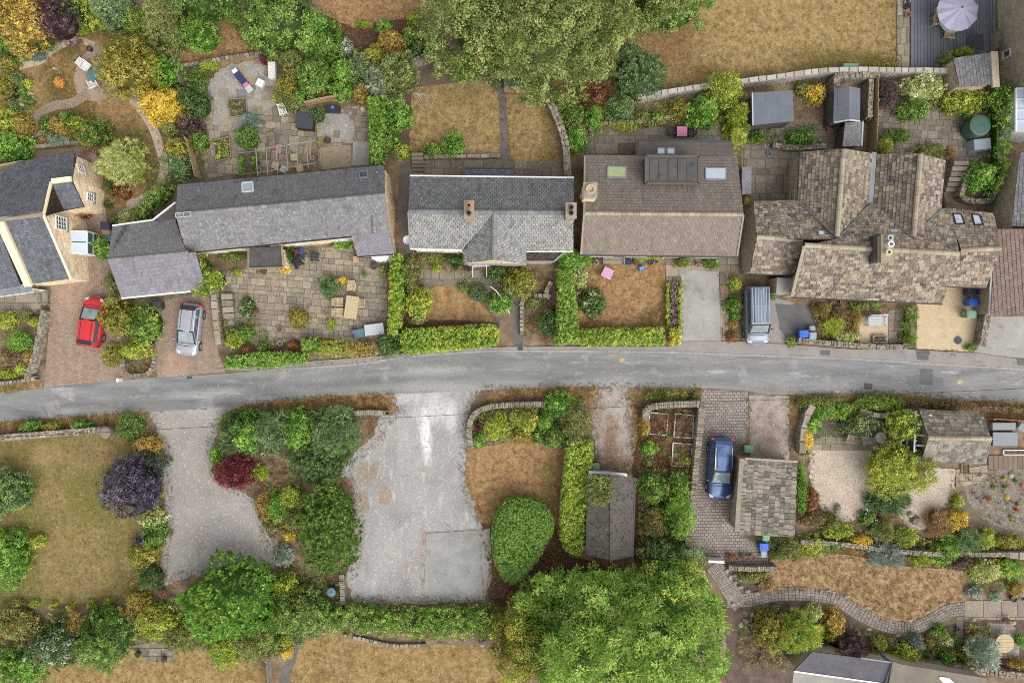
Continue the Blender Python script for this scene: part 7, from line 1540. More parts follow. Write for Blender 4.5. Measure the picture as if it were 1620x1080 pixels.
# ================================================================ TREES, SHRUBS, HEDGES
T,Sh,Pl='tree','shrub','plant'
ROWS=[
# --- top left
(T,'large golden-leaved tree filling the top left corner',20,20,56,54,5.0,'gold','m',dict(pal2='yellow')),(T,'dark plum-leaved tree beside the golden corner tree',86,24,33,40,4.5,'plum','m',{}),
(Sh,'dark green upright shrub right of the plum tree',122,16,14,24,3.0,'dark','m',{}),(Sh,'lime-leaved shrub between dark green and grey-green crowns, top edge',147,18,18,24,3.0,'lime','m',{}),(Sh,'sprawling lime plant at the head of the pale path',128,45,14,10,1.0,'lime','s',{}),
(T,'grey-green willowy tree at the top edge, left part',178,16,28,30,4.2,'teal','f',{}),(Sh,'fresh green shrub with a yellow top, above the olive tree',218,36,19,23,2.8,'green','f',dict(pal2='lime')),(T,'tall dusky olive tree above the yellow bush',262,42,31,40,4.2,'olive','f',{}),(Sh,'bright leafy bush beside the scorched patch of lawn',316,52,27,27,2.6,'bright','m',{}),
(T,'dark leafy tree touching the top edge left of the tallest green one',318,0,54,24,4.5,'green','m',{}),(T,'tall broad green tree rising above the rear paved garden',432,22,66,56,6.5,'green','c',{}),(T,'rounded olive-gold tree overhanging the teal table',203,106,50,48,4.0,'olivegold','m',{}),
(Sh,'mid-green shrub between the olive-gold tree and fence',262,114,26,22,2.6,'bright','m',{}),(Sh,'brilliant yellow bush above the curved gravel path',256,166,35,34,2.6,'yellow','m',{}),(Sh,'dark round shrub right of the brilliant yellow bush',305,160,24,26,2.8,'dark','m',{}),(Sh,'smoky plum bush below the dark round shrub',302,200,19,17,2.2,'plum','f',{}),(Sh,'small olive bush under the brilliant yellow one',270,206,13,10,1.4,'olive','m',{}),
(Sh,'olive-lime shrub along the curved path by the tan fence',285,233,21,21,2.0,'olivegold','m',{}),(Sh,'grey-green feathery shrub above the long house corner',283,264,21,22,2.2,'teal','f',{}),(Sh,'leafy green shrub left of the first vegetable bed',317,225,14,12,1.4,'green','m',{}),(T,'variegated yellow-green tree beside the cottage gable',193,256,37,35,3.6,'pale','s',dict(pal2='lime')),(Sh,'rust-red maple bush at the foot of the variegated tree',191,303,14,14,1.5,'rust','f',{}),(Sh,'dark bush left of the rust maple',174,298,9,14,1.4,'dark','f',{}),
(Sh,'small green bush first in the cottage border',73,197,11,12,1.1,'green','m',{}),(Sh,'bronze-tinted bush second in the cottage border',90,196,12,13,1.1,'gold','f',{}),(Sh,'green bush third in the cottage border',108,187,12,10,1.1,'green','m',{}),(Sh,'bright yellow-lime ball in the cottage border',121,195,12,11,1.0,'lime','f',{}),(Sh,'ochre plant in front of the yellow-lime ball',102,207,14,9,.8,'gold','f',{}),(Sh,'grey-leaved clump along the border coping',92,222,22,9,.8,'silver','f',{}),(Sh,'broad glossy bush at the right end of the cottage border',147,210,29,22,1.9,'green','m',dict(pal2='olivegold')),
(Sh,'tall lime shrub at the left edge above the dark bushes',8,190,20,20,2.0,'lime','m',{}),(Sh,'golden-brown shrub near the left edge below the pond',36,198,14,16,1.6,'gold','f',{}),(Sh,'wide green shrub at the left edge behind the cottage',16,232,32,24,2.4,'bright','m',{}),(Sh,'clipped olive-gold dome at the left edge by the pond',3,135,15,18,1.5,'olivegold','t',{}),(Sh,'small yellow ball beside the pond',45,132,7,7,.6,'lime','n',{}),(Sh,'pale grey-green tuft above the pond',27,123,12,9,.7,'teal','f',{}),(Sh,'light green cushion below the pond',24,171,10,8,.6,'teal','f',{}),(Sh,'fern-green tuft right of the pond',46,160,9,7,.5,'green','f',{}),(Sh,'pale leafed pond plant at the water edge',36,146,7,8,.5,'bright','m',{}),
(Pl,'tiny bright orange plant alone on the curved lawn',93,130,6,10,.7,'orange','m',{}),(Sh,'leafy green shrub below the golden corner tree',14,74,26,20,2.0,'green','m',{}),(Sh,'ochre-green dome on the pale path edge',10,100,17,12,1.3,'olivegold','n',{}),(Sh,'blue-grey lavender clump beside the pale path',57,88,17,8,.7,'bluegrey','s',{}),(Sh,'dull green bush between golden tree and pale path',42,78,17,12,1.3,'olive','m',{}),
# --- top middle-left
(Sh,'vivid green rounded tree above the olive border',501,54,33,32,3.4,'bright','c',{}),(Sh,'deep green shrub below the vivid rounded tree',521,90,22,20,2.4,'green','m',{}),(Sh,'cream variegated shrub at the bark bed edge',549,76,10,13,1.4,'silver','m',{}),(Pl,'wide yellow-green perennial clump on the bark bed',576,39,14,5,.6,'lime','m',{}),(Sh,'compact green mound above the copper bush',609,45,14,11,1.3,'bright','n',{}),(Sh,'copper and gold bush in the bark bed',617,66,21,20,1.9,'gold','n',{}),(Sh,'yellow-green bush touching the copper one',591,90,16,20,1.7,'lime','f',dict(pal2='gold')),(Sh,'neat green ball right of the copper bush',648,58,12,13,1.4,'green','n',{}),(Sh,'dark glossy laurel running beside the sloping wall',671,80,33,14,1.6,'dark','m',dict(rot=-14)),
(Sh,'pale plant with white blooms at the foot of the big top tree',655,30,12,9,1.0,'lime','m',{}),(Sh,'olive shrub above the white planter trough',462,100,21,26,2.6,'olive','f',{}),(T,'dense green small tree in the middle border',499,124,28,28,3.0,'green','m',{}),(Sh,'clipped fresh green dome below the deep green shrub',541,113,19,17,1.9,'bright','n',{}),(Sh,'grey-green bush with pale tips in the middle border',571,108,22,20,2.2,'teal','f',dict(pal2='pale')),(Sh,'ochre-yellow bush right of the white trough',454,134,17,19,2.0,'olivegold','f',{}),(Sh,'light green ball between ochre bush and hot tub',475,155,11,12,1.2,'bright','n',{}),(Sh,'bright leafy shrub above the timber rail fence',541,144,19,14,1.7,'bright','m',{}),(Sh,'brownish-gold shrub left of the silver tree',572,149,13,17,1.7,'gold','f',{}),(Sh,'silver-leaved small tree at the hedge head',598,132,18,23,2.6,'silver','s',{}),(T,'olive-green spreading tree beside the sloping wall',632,116,31,30,3.4,'olive','m',dict(pal2='teal')),(Sh,'rust-red low shrub behind the timber rail',511,153,14,8,1.0,'rust','f',{}),(Sh,'dusky olive shrub left of the hot tub',457,163,20,15,1.6,'olive','f',{}),(Sh,'rounded dark bush right of the hot tub',501,182,13,12,1.2,'dark','f',{}),
(Sh,'tall leafy shrub right of the trimmed tall hedge',631,180,20,23,2.6,'bright','m',{}),(Sh,'lower leafy shrub between tall hedge and soil bed',614,222,19,20,2.4,'green','m',{}),(Sh,'yellow-tinged shrub at the foot of the tall hedge',638,240,13,13,1.4,'lime','f',{}),(Sh,'round green bush standing out on the yellowed lawn edge',718,228,18,19,1.8,'bright','m',{}),(Sh,'spreading green bush left of the round lawn-edge bush',684,238,19,12,1.0,'green','m',{}),
(Sh,'clipped green ball on the rear paved garden',390,217,18,18,1.6,'green','t',dict(flat=2.0)),(Sh,'grey lavender clump above the clipped ball',398,191,15,14,1.0,'bluegrey','s',{}),(Sh,'dark red shrub beside the white trough',420,95,9,8,.9,'maroon','f',{}),(Sh,'yellow-flowered clump below the white trough',437,154,8,9,.8,'lime','f',{}),(Sh,'low green plants at the left fringe of the paved garden',312,130,13,22,1.2,'green','f',{}),(Sh,'yellow-green plants in the upper paved garden corner',330,104,18,7,.8,'lime','f',{}),
# --- big top trees
(T,'huge olive-green broadleaf tree hanging over the top edge',850,12,178,128,9.0,'oak','c',dict(pal2='olive',lob=.11,k=1.1,dens=1.0,bump=.15,twigs=10)),(T,'second big tree top right of the huge olive one',1065,-22,72,64,7.5,'oak','c',dict(pal2='green')),(Sh,'green undershrub beneath the left side of the huge tree',736,105,27,19,2.2,'bright','m',{}),
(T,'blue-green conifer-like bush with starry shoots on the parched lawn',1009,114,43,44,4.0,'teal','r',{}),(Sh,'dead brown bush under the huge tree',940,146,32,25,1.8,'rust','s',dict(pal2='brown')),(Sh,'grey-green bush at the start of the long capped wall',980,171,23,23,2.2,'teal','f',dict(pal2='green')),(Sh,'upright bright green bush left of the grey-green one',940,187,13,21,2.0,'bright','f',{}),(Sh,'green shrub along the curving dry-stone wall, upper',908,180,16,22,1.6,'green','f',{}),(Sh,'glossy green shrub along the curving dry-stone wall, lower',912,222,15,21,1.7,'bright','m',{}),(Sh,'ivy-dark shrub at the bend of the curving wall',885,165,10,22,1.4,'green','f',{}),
(Sh,'mixed green perennials behind the bungalow patio',1016,189,16,12,1.0,'olive','f',{}),(Sh,'yellowish perennials on the bungalow terrace bed',988,200,20,9,.7,'lime','f',dict(pal2='gold')),(Sh,'leafy teal plant in the bungalow terrace bed',1040,186,14,11,1.0,'green','m',{}),(Sh,'golden-olive bush below the long capped wall',1073,173,16,16,1.5,'olivegold','f',{}),(Sh,'dense emerald bush left of the yellow-lime tree',1113,177,27,26,2.6,'bright','m',{}),(T,'yellow-lime tree growing over the long capped wall',1146,144,31,27,3.2,'lime','m',{}),(Sh,'lime bamboo-like column beside the grey shed',1166,196,17,36,2.6,'lime','s',{}),(Sh,'low green plants below the grey shed',1197,217,15,10,.8,'green','f',{}),(Sh,'dark green peony bush with white flowers',1269,219,28,14,1.2,'green','m',dict(pal2='bright')),(Sh,'yellow-gold bush between the two sheds',1289,151,17,13,1.2,'yellow','m',{}),(Sh,'green plants above the yellow-gold bush',1270,142,14,9,.9,'olive','f',{}),
(Sh,'plum-purple shrub beside the tan fence, top right',1399,148,23,23,1.6,'plum','f',{}),(Sh,'pale shrub with white flower heads below the long wall',1458,140,36,24,1.8,'pale','m',dict(pal2='white')),(Sh,'dark green shrub below the white-flowered one',1444,174,26,17,1.5,'green','m',{}),(Sh,'broad yellow-lime shrub along the top right wall',1524,160,38,22,1.8,'lime','m',{}),(Sh,'green shrub in the top right garden corner',1580,155,20,20,2.0,'bright','m',{}),(Sh,'yellow clipped ball beside the gabled house',1399,231,13,14,1.2,'lime','t',dict(flat=2.0)),(Sh,'feathery olive plant on the paved rear garden',1470,239,26,14,.9,'olive','s',{}),(Sh,'green plants on the flags above the yellow ball',1420,215,22,12,.9,'green','s',{}),(Sh,'cream grassy ball by the head of the rear steps',1505,244,8,11,.7,'straw','s',{}),(Sh,'vivid green dome inside the curved planter wall',1550,279,22,25,2.0,'bright','n',{}),(Sh,'olive bush at the corner of the deck',1497,100,12,17,1.3,'olive','f',{}),(Sh,'bright leafy shrub beside the slate outhouse',1522,84,18,8,1.2,'lime','m',{}),(Sh,'rough green-gold plants at the lawn corner by the deck',1398,106,24,10,.8,'olivegold','f',{}),(Sh,'orange-tinged plant at the outhouse corner',1512,124,7,10,1.0,'rust','f',{}),
# --- front left
(Sh,'yellow-green ball at the left edge above the road',9,507,15,14,1.3,'lime','n',{}),(Sh,'olive tuft left of the small yellow ball, front left',41,500,11,11,.9,'olive','f',{}),(Sh,'small yellow ball by the rubble edging wall',57,509,11,8,.8,'lime','n',{}),(Sh,'larger bright green ball in the front left bed',31,539,17,17,1.5,'bright','f',{}),(Sh,'faded olive-grey bush in the front left bed',23,565,19,14,1.1,'brown','f',dict(pal2='olive')),(Sh,'pale lime bush near the low road wall',36,583,9,10,.9,'lime','m',{}),(Sh,'yellow-green spread at the bottom of the front left bed',12,591,18,8,.7,'lime','f',{}),(Sh,'dry bronze bush beside the faded olive-grey one',44,564,8,12,.8,'gold','f',{}),
(Sh,'olive-gold upper part of the shrub island beside the red car',186,501,26,30,2.4,'olivegold','m',{}),(Sh,'fresh green big bush in the shrub island',227,513,26,32,2.5,'green','m',dict(pal2='lime')),(Sh,'yellow-lime bush at the foot of the shrub island',216,552,25,16,1.6,'lime','m',{}),(Sh,'olive fir-like bush at the left foot of the shrub island',177,562,17,18,1.6,'olivegold','f',{}),(Sh,'dark shrub between slate garage and shrub island',178,450,10,20,1.4,'olive','f',{}),(Sh,'green bush against the left garage wall',163,393,14,19,1.6,'bright','m',{}),(Sh,'hedge-like green bush along the gravel path and garage roof',249,311,28,12,1.8,'green','m',dict(rot=-38)),(Sh,'pale cream-green bush by the garage north eave',201,344,17,13,1.2,'pale','f',{}),(Sh,'green bush right of the pale cream-green one',226,340,14,12,1.3,'green','m',{}),(Sh,'small dark bush at the cottage yard corner',183,348,8,9,.9,'dark','f',{}),(Sh,'red-leaved shrub beside the cottage wing',134,337,9,10,1.0,'rust','f',{}),(Sh,'green fern beside the red-leaved shrub',122,338,8,9,.8,'green','s',{}),(Sh,'small dark topiary in the cottage yard',171,324,6,6,.7,'dark','n',{}),
(Sh,'rose bush with white and pink flowers on the patio edge',391,486,13,18,1.2,'dark','f',dict(pal2='white')),(Sh,'lime bush below the rose bed',370,535,14,16,1.2,'lime','m',{}),(Sh,'round green bush right of the lime one, patio corner',388,526,12,12,1.2,'green','n',{}),(Sh,'dried orange-brown hydrangea at the patio corner',390,553,10,10,.9,'rust','f',{}),(Sh,'green bush at the lower patio edge beside the pots',418,549,9,10,.9,'green','f',{}),(Sh,'clipped olive dome in the middle of the patio',472,503,15,16,1.3,'olivegold','n',{}),(Sh,'grey-green lavender on the patio by the table',522,453,18,18,1.0,'teal','s',{}),(Sh,'yellow potted flowers beside the black porch roof',451,428,9,5,.6,'yellow','f',{}),(Sh,'yellow-orange flowers beside the lavender',542,443,7,6,.6,'yellow','f',{}),(Sh,'low hedge under the long house eave, right',541,387,17,7,1.1,'bright','n',{}),(Sh,'wall shrubs under the long house eave, left',368,406,26,7,1.0,'green','f',dict(pal2='rust')),(Sh,'dark shrub between porch and red crate',458,403,9,13,1.2,'dark','f',{}),(Sh,'lime and dry plant below the lavender at the patio foot',523,512,7,10,.8,'lime','f',{}),(Sh,'bronze plants along the patio foot',500,540,24,6,.6,'rust','f',{}),(Sh,'yellow-green plant by the long house door',375,431,8,6,.5,'lime','f',{}),(Sh,'dry red-brown plants below the potted patio shrub',463,545,10,8,.7,'rust','f',{}),
(Sh,'pale dry bush left of the heather hedge corner',607,425,7,14,.8,'olive','f',{}),
# --- front middle
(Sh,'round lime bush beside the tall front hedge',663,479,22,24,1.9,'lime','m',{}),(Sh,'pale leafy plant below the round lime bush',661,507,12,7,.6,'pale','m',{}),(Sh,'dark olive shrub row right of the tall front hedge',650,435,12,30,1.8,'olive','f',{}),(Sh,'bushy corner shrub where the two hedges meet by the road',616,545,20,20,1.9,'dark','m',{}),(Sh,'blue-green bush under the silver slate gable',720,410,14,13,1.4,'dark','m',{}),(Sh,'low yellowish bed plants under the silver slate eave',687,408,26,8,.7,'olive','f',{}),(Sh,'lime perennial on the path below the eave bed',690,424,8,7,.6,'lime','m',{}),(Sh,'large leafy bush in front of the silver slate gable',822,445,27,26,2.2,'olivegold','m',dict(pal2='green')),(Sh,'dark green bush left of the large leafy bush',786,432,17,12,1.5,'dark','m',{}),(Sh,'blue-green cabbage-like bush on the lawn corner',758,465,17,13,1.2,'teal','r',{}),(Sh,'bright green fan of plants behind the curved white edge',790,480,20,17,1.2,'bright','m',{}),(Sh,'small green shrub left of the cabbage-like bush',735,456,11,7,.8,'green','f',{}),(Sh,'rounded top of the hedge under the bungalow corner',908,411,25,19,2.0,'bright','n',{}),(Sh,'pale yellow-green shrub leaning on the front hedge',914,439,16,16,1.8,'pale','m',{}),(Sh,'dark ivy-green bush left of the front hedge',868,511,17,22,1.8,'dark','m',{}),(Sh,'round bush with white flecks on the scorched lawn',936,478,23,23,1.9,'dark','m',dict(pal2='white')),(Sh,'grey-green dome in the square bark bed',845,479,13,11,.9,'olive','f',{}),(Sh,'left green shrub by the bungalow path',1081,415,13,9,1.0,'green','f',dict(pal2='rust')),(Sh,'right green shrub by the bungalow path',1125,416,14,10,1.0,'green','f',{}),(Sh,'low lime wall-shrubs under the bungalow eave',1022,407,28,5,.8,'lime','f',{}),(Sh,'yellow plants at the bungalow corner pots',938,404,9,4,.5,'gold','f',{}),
(Sh,'lime-green shrub beside the concrete drive, uppermost',1163,450,10,13,1.1,'lime','f',{}),(Sh,'green shrub in the strip between drive and van',1160,481,13,15,1.2,'green','f',{}),(Sh,'small green shrub in the strip right of the concrete drive',1163,500,8,8,.8,'bright','f',{}),(Sh,'dry rusty plant at the end of the drive strip',1158,533,11,9,.8,'rust','f',dict(pal2='olive')),(Sh,'rust-gold plant above the dry one in the drive strip',1160,512,8,7,.6,'gold','f',{}),
(Sh,'dark shrubs under the rambling house front eave',1372,481,32,9,1.1,'olive','f',dict(pal2='green')),(Sh,'arching yellow-green grass clump in the dry front garden',1316,515,17,14,.9,'lime','g',{}),(Sh,'pale lime bush at the front wall right of the arching clump',1339,533,20,11,.9,'pale','m',{}),(Sh,'dry olive scrub in the dry front garden',1300,490,16,10,.8,'olivegold','f',dict(pal2='brown')),(Sh,'bronze scrub beside the thin stepping path',1353,505,9,20,.7,'gold','f',dict(pal2='olive')),(Sh,'brown dry plants around the black-rimmed pot',1325,495,12,12,.7,'brown','f',{}),(Sh,'olive weeds at the end of the front garden wall',1252,540,9,8,.6,'olive','f',{}),(Sh,'weedy tuft at the foot of the drive wall',1537,549,10,6,.6,'green','f',{}),(Sh,'fern patch between the van and the house corner',1223,462,7,12,.8,'green','s',{}),
# --- lower left
(Sh,'low green bush outside the roadside wall, left',50,673,17,9,1.0,'green','m',{}),(Sh,'second green bush outside the roadside wall',128,671,17,8,1.0,'green','m',{}),(Sh,'gold-tinged weeds between the roadside bushes',85,674,18,7,.8,'olivegold','f',{}),(Sh,'rough green thicket on the corner by the pale yard',207,676,24,22,1.3,'green','f',dict(pal2='olive')),(Sh,'orange-gold bush at the yard corner',234,704,24,15,1.4,'gold','m',{}),(Sh,'feathery green bush above the purple tree',241,731,20,19,1.6,'green','s',{}),(T,'dark purple rounded tree on the faded lawn',208,768,48,50,4.0,'purple','m',{}),(Sh,'variegated cream-lime shrub below the purple tree',240,817,21,16,1.4,'pale','m',dict(pal2='green')),(Sh,'leafy green shrub right of the lawn edge',245,844,19,20,1.6,'green','m',{}),(Sh,'greenish-yellow shrub lower on the lawn edge',226,876,27,18,1.3,'olivegold','m',dict(pal2='lime')),(Sh,'small grey-purple shrub in the lawn edge bed',224,853,12,9,.9,'purple','f',{}),(Sh,'dark green ball above the gold shrub',237,915,19,20,1.8,'dark','f',{}),(Sh,'golden shrub at the lawn bottom corner',219,952,19,17,1.6,'gold','m',dict(pal2='lime')),
(T,'blue-green tree at the left edge of the faded lawn',8,780,37,36,3.2,'teal','m',dict(pal2='green')),(Sh,'glossy laurel dome at the left edge',4,885,38,44,2.6,'bright','m',{}),(Sh,'small yellow bush alone on the faded lawn',59,856,12,11,.9,'lime','m',{}),
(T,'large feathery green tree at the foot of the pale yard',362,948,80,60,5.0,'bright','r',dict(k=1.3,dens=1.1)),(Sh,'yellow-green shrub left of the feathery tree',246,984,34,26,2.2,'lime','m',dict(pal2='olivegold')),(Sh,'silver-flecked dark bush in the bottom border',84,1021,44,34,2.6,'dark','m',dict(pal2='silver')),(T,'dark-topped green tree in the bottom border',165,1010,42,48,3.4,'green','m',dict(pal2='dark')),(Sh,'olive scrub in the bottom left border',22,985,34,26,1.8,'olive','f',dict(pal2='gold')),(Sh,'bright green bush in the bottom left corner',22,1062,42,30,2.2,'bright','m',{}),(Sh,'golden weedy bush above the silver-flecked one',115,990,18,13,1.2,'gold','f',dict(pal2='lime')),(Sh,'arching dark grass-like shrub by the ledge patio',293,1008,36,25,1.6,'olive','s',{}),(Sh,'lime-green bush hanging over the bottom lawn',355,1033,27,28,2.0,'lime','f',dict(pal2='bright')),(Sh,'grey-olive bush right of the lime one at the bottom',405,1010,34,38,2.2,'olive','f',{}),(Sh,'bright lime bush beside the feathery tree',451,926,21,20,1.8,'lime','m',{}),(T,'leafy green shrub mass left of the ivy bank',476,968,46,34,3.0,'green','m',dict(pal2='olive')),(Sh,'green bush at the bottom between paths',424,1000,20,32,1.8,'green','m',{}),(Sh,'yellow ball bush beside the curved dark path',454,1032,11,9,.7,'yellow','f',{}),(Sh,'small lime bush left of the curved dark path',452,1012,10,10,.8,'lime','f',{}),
# --- lower centre-left conifer group
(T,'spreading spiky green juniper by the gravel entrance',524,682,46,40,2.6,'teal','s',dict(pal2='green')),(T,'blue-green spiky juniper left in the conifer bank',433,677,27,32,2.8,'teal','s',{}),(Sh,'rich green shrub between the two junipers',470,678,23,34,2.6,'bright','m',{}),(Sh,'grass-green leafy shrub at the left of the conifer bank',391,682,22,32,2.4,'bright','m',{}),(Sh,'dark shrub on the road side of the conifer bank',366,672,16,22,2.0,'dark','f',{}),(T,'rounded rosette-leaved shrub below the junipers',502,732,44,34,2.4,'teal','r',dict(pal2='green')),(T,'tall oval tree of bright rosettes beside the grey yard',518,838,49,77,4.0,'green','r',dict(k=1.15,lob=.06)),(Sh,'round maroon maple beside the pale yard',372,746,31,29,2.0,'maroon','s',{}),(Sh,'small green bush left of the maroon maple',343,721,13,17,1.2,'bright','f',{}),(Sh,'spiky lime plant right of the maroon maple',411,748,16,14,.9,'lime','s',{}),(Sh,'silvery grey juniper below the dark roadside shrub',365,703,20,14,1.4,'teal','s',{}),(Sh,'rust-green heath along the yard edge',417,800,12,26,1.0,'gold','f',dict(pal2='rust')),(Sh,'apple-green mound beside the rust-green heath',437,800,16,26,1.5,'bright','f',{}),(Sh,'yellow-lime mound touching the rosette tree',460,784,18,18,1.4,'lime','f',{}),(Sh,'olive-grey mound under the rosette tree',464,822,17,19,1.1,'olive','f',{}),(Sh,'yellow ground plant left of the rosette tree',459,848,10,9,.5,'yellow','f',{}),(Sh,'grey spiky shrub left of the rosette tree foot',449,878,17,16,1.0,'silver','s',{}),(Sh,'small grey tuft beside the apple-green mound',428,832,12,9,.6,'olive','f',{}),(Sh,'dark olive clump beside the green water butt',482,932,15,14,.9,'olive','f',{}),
# --- lower centre
(Sh,'clipped yellow-olive ball in the walled entrance bed',786,676,21,23,1.8,'lime','f',{}),(Sh,'gold-green bush in the walled entrance bed',829,664,23,24,1.9,'lime','m',dict(pal2='gold')),(Sh,'orange-gold spill below the gold-green bush',828,690,18,10,1.0,'gold','f',{}),(Sh,'leafy bright bush at the road end of the entrance bed',886,640,27,22,2.2,'bright','m',{}),(Sh,'neat green ball at the lawn edge of the entrance bed',876,690,19,19,1.6,'green','n',{}),(Sh,'small fresh green ball above the neat one',862,666,13,16,1.5,'bright','n',{}),(T,'faded grey-olive tree at the hedge head',912,666,23,34,2.8,'olive','f',dict(pal2='brown')),(Sh,'dark green plant left of the neat ball',850,690,11,12,1.0,'green','m',{}),(Sh,'maroon tuft beside the clipped yellow-olive ball',758,674,7,8,.8,'maroon','f',{}),(Sh,'green plant at the end of the curved entrance wall',757,697,10,11,.9,'bright','m',{}),(Sh,'green edging plants along the curved entrance wall',775,655,25,11,.9,'olive','f',{}),(Sh,'blue-green shrub at the head of the long hedge',908,700,18,14,1.8,'teal','m',{}),
(Pl,'big-leaved rhubarb clump in the vegetable plot',1027,708,14,12,.8,'bright','c',dict(k=.5)),(Pl,'small rhubarb plant below the big clump',1025,732,6,6,.4,'bright','m',{}),(Sh,'round dark glossy bush beside the cement garage',1033,771,24,26,2.2,'green','m',{}),(T,'lime-green feathery tree beside the vegetable plot wall',1074,812,25,42,3.2,'bright','f',dict(pal2='lime')),(Sh,'green bush above the lime feathery tree',1075,760,18,18,1.8,'green','m',{}),(Sh,'tangle of olive and rust stems behind the cement garage',1038,826,20,28,1.8,'olive','f',dict(pal2='rust')),(Sh,'dry orange plant left of the vegetable frames',1020,672,8,22,.7,'gold','f',{}),(Sh,'weedy lime plant inside the lower vegetable frame',1088,730,8,9,.5,'lime','f',{}),
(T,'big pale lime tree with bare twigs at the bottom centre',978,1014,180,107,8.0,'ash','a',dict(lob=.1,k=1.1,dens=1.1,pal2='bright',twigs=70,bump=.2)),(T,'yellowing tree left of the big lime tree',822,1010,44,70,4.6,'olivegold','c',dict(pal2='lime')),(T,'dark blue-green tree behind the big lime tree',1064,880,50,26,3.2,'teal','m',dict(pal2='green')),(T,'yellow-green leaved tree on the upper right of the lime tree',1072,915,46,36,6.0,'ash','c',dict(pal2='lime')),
# --- right gardens
(Sh,'clipped roadside hedge-bush with yellow tips',1391,636,44,12,1.2,'green','f',dict(pal2='lime')),(Sh,'olive roadside scrub left of the clipped bush',1300,638,40,12,1.0,'olive','f',dict(pal2='green')),(Sh,'wide lime-green mound inside the gravel garden wall',1318,650,42,15,1.2,'bright','f',dict(pal2='lime')),(Sh,'yellow shrub column by the gravel garden wall',1275,694,11,19,1.2,'yellow','f',{}),(Sh,'green shrub above the yellow column',1284,671,14,13,1.2,'bright','m',{}),(Sh,'bluish-olive shrub in the gravel garden',1358,670,33,20,1.6,'teal','m',dict(pal2='olive')),(T,'fresh lime-green tree left of the summerhouse',1427,672,25,26,3.0,'lime','m',dict(pal2='bright')),(T,'spreading yellow-lime tree over the beige gravel',1424,744,54,41,4.0,'lime','m',dict(pal2='olivegold')),('grass','fountain of grey-green grass below the yellow-lime tree',1402,796,32,19,.9,'teal','g',{}),(Sh,'russet dome on the left of the beige gravel',1283,790,12,20,1.1,'rust','n',{}),(Sh,'bronze grass below the fountain grass',1403,815,18,9,.6,'rust','f',{}),(Sh,'leafy green plant with white flowers by the fountain grass',1373,820,12,12,.9,'green','m',dict(pal2='white')),('grass','ochre grass arching over the right beige gravel',1484,826,18,22,.9,'straw','g',{}),(Sh,'golden shrub beside the ochre grass',1510,822,21,16,1.2,'yellow','m',dict(pal2='gold')),(Sh,'small lime shrub at the top of the curved bed wall',1515,792,8,11,.9,'lime','f',{}),(Sh,'blue-green dome in the terrace border',1530,855,22,22,1.6,'teal','s',{}),(Sh,'spiky bright green plant left of the blue-green dome',1503,866,22,22,1.2,'bright','s',{}),(Sh,'lime shrub right of the blue-green dome',1562,853,18,17,1.3,'lime','f',{}),(Sh,'gold and olive plants on the right terrace',1596,856,22,12,.9,'olivegold','f',{}),(Sh,'yellow shrub in the left terrace border',1325,838,25,13,1.1,'lime','m',{}),(Sh,'second yellow shrub in the terrace border',1362,855,16,10,1.0,'yellow','f',{}),(Sh,'olive feathery bush in the mid terrace border',1395,838,20,18,1.2,'olive','s',{}),(Sh,'lime-olive bush in the mid terrace border',1433,850,22,16,1.1,'lime','f',dict(pal2='olive')),(Sh,'straw-coloured bush beside the streaked slate garage',1286,818,26,15,.9,'brown','f',dict(pal2='olive')),(Sh,'dark olive bush left of the bird bath',1317,824,11,14,1.0,'olive','f',{}),(Sh,'dull green bush below the streaked slate garage',1243,868,25,20,1.3,'olive','f',dict(pal2='dark')),(Sh,'yellow-lime leafy plant above the hay lawn',1286,862,22,13,1.0,'lime','m',{}),(Sh,'large-leaved green plant above the hay lawn',1314,864,14,8,.8,'green','c',{}),(Sh,'silvery blue lavender mound at the hay lawn edge',1402,876,34,21,1.2,'bluegrey','s',{}),(Sh,'yellow-green tuft right of the silvery mound',1456,884,17,14,.9,'lime','s',{}),(Sh,'green bush right of the yellow-green tuft',1487,884,15,10,.9,'bright','m',{}),(Sh,'plum-leaved shrub at the end of the terrace',1517,886,14,14,1.1,'plum','m',{}),(Sh,'pale variegated bush right of the plum-leaved shrub',1556,902,24,20,1.4,'pale','m',{}),(Sh,'lime bush at the right edge below the pale wall',1600,898,22,18,1.3,'bright','f',dict(pal2='lime')),(Sh,'silver cushion at the path end',1541,936,14,10,.6,'bluegrey','f',{}),(Sh,'second silver cushion by the flagged path',1576,943,9,10,.6,'silver','f',{}),(Sh,'narrow hedge-like shrub along the streaked garage wall',1268,772,8,44,1.1,'bright','f',{}),(Sh,'grassy green tuft at the gravel garden corner',1273,715,9,6,.5,'green','s',{}),
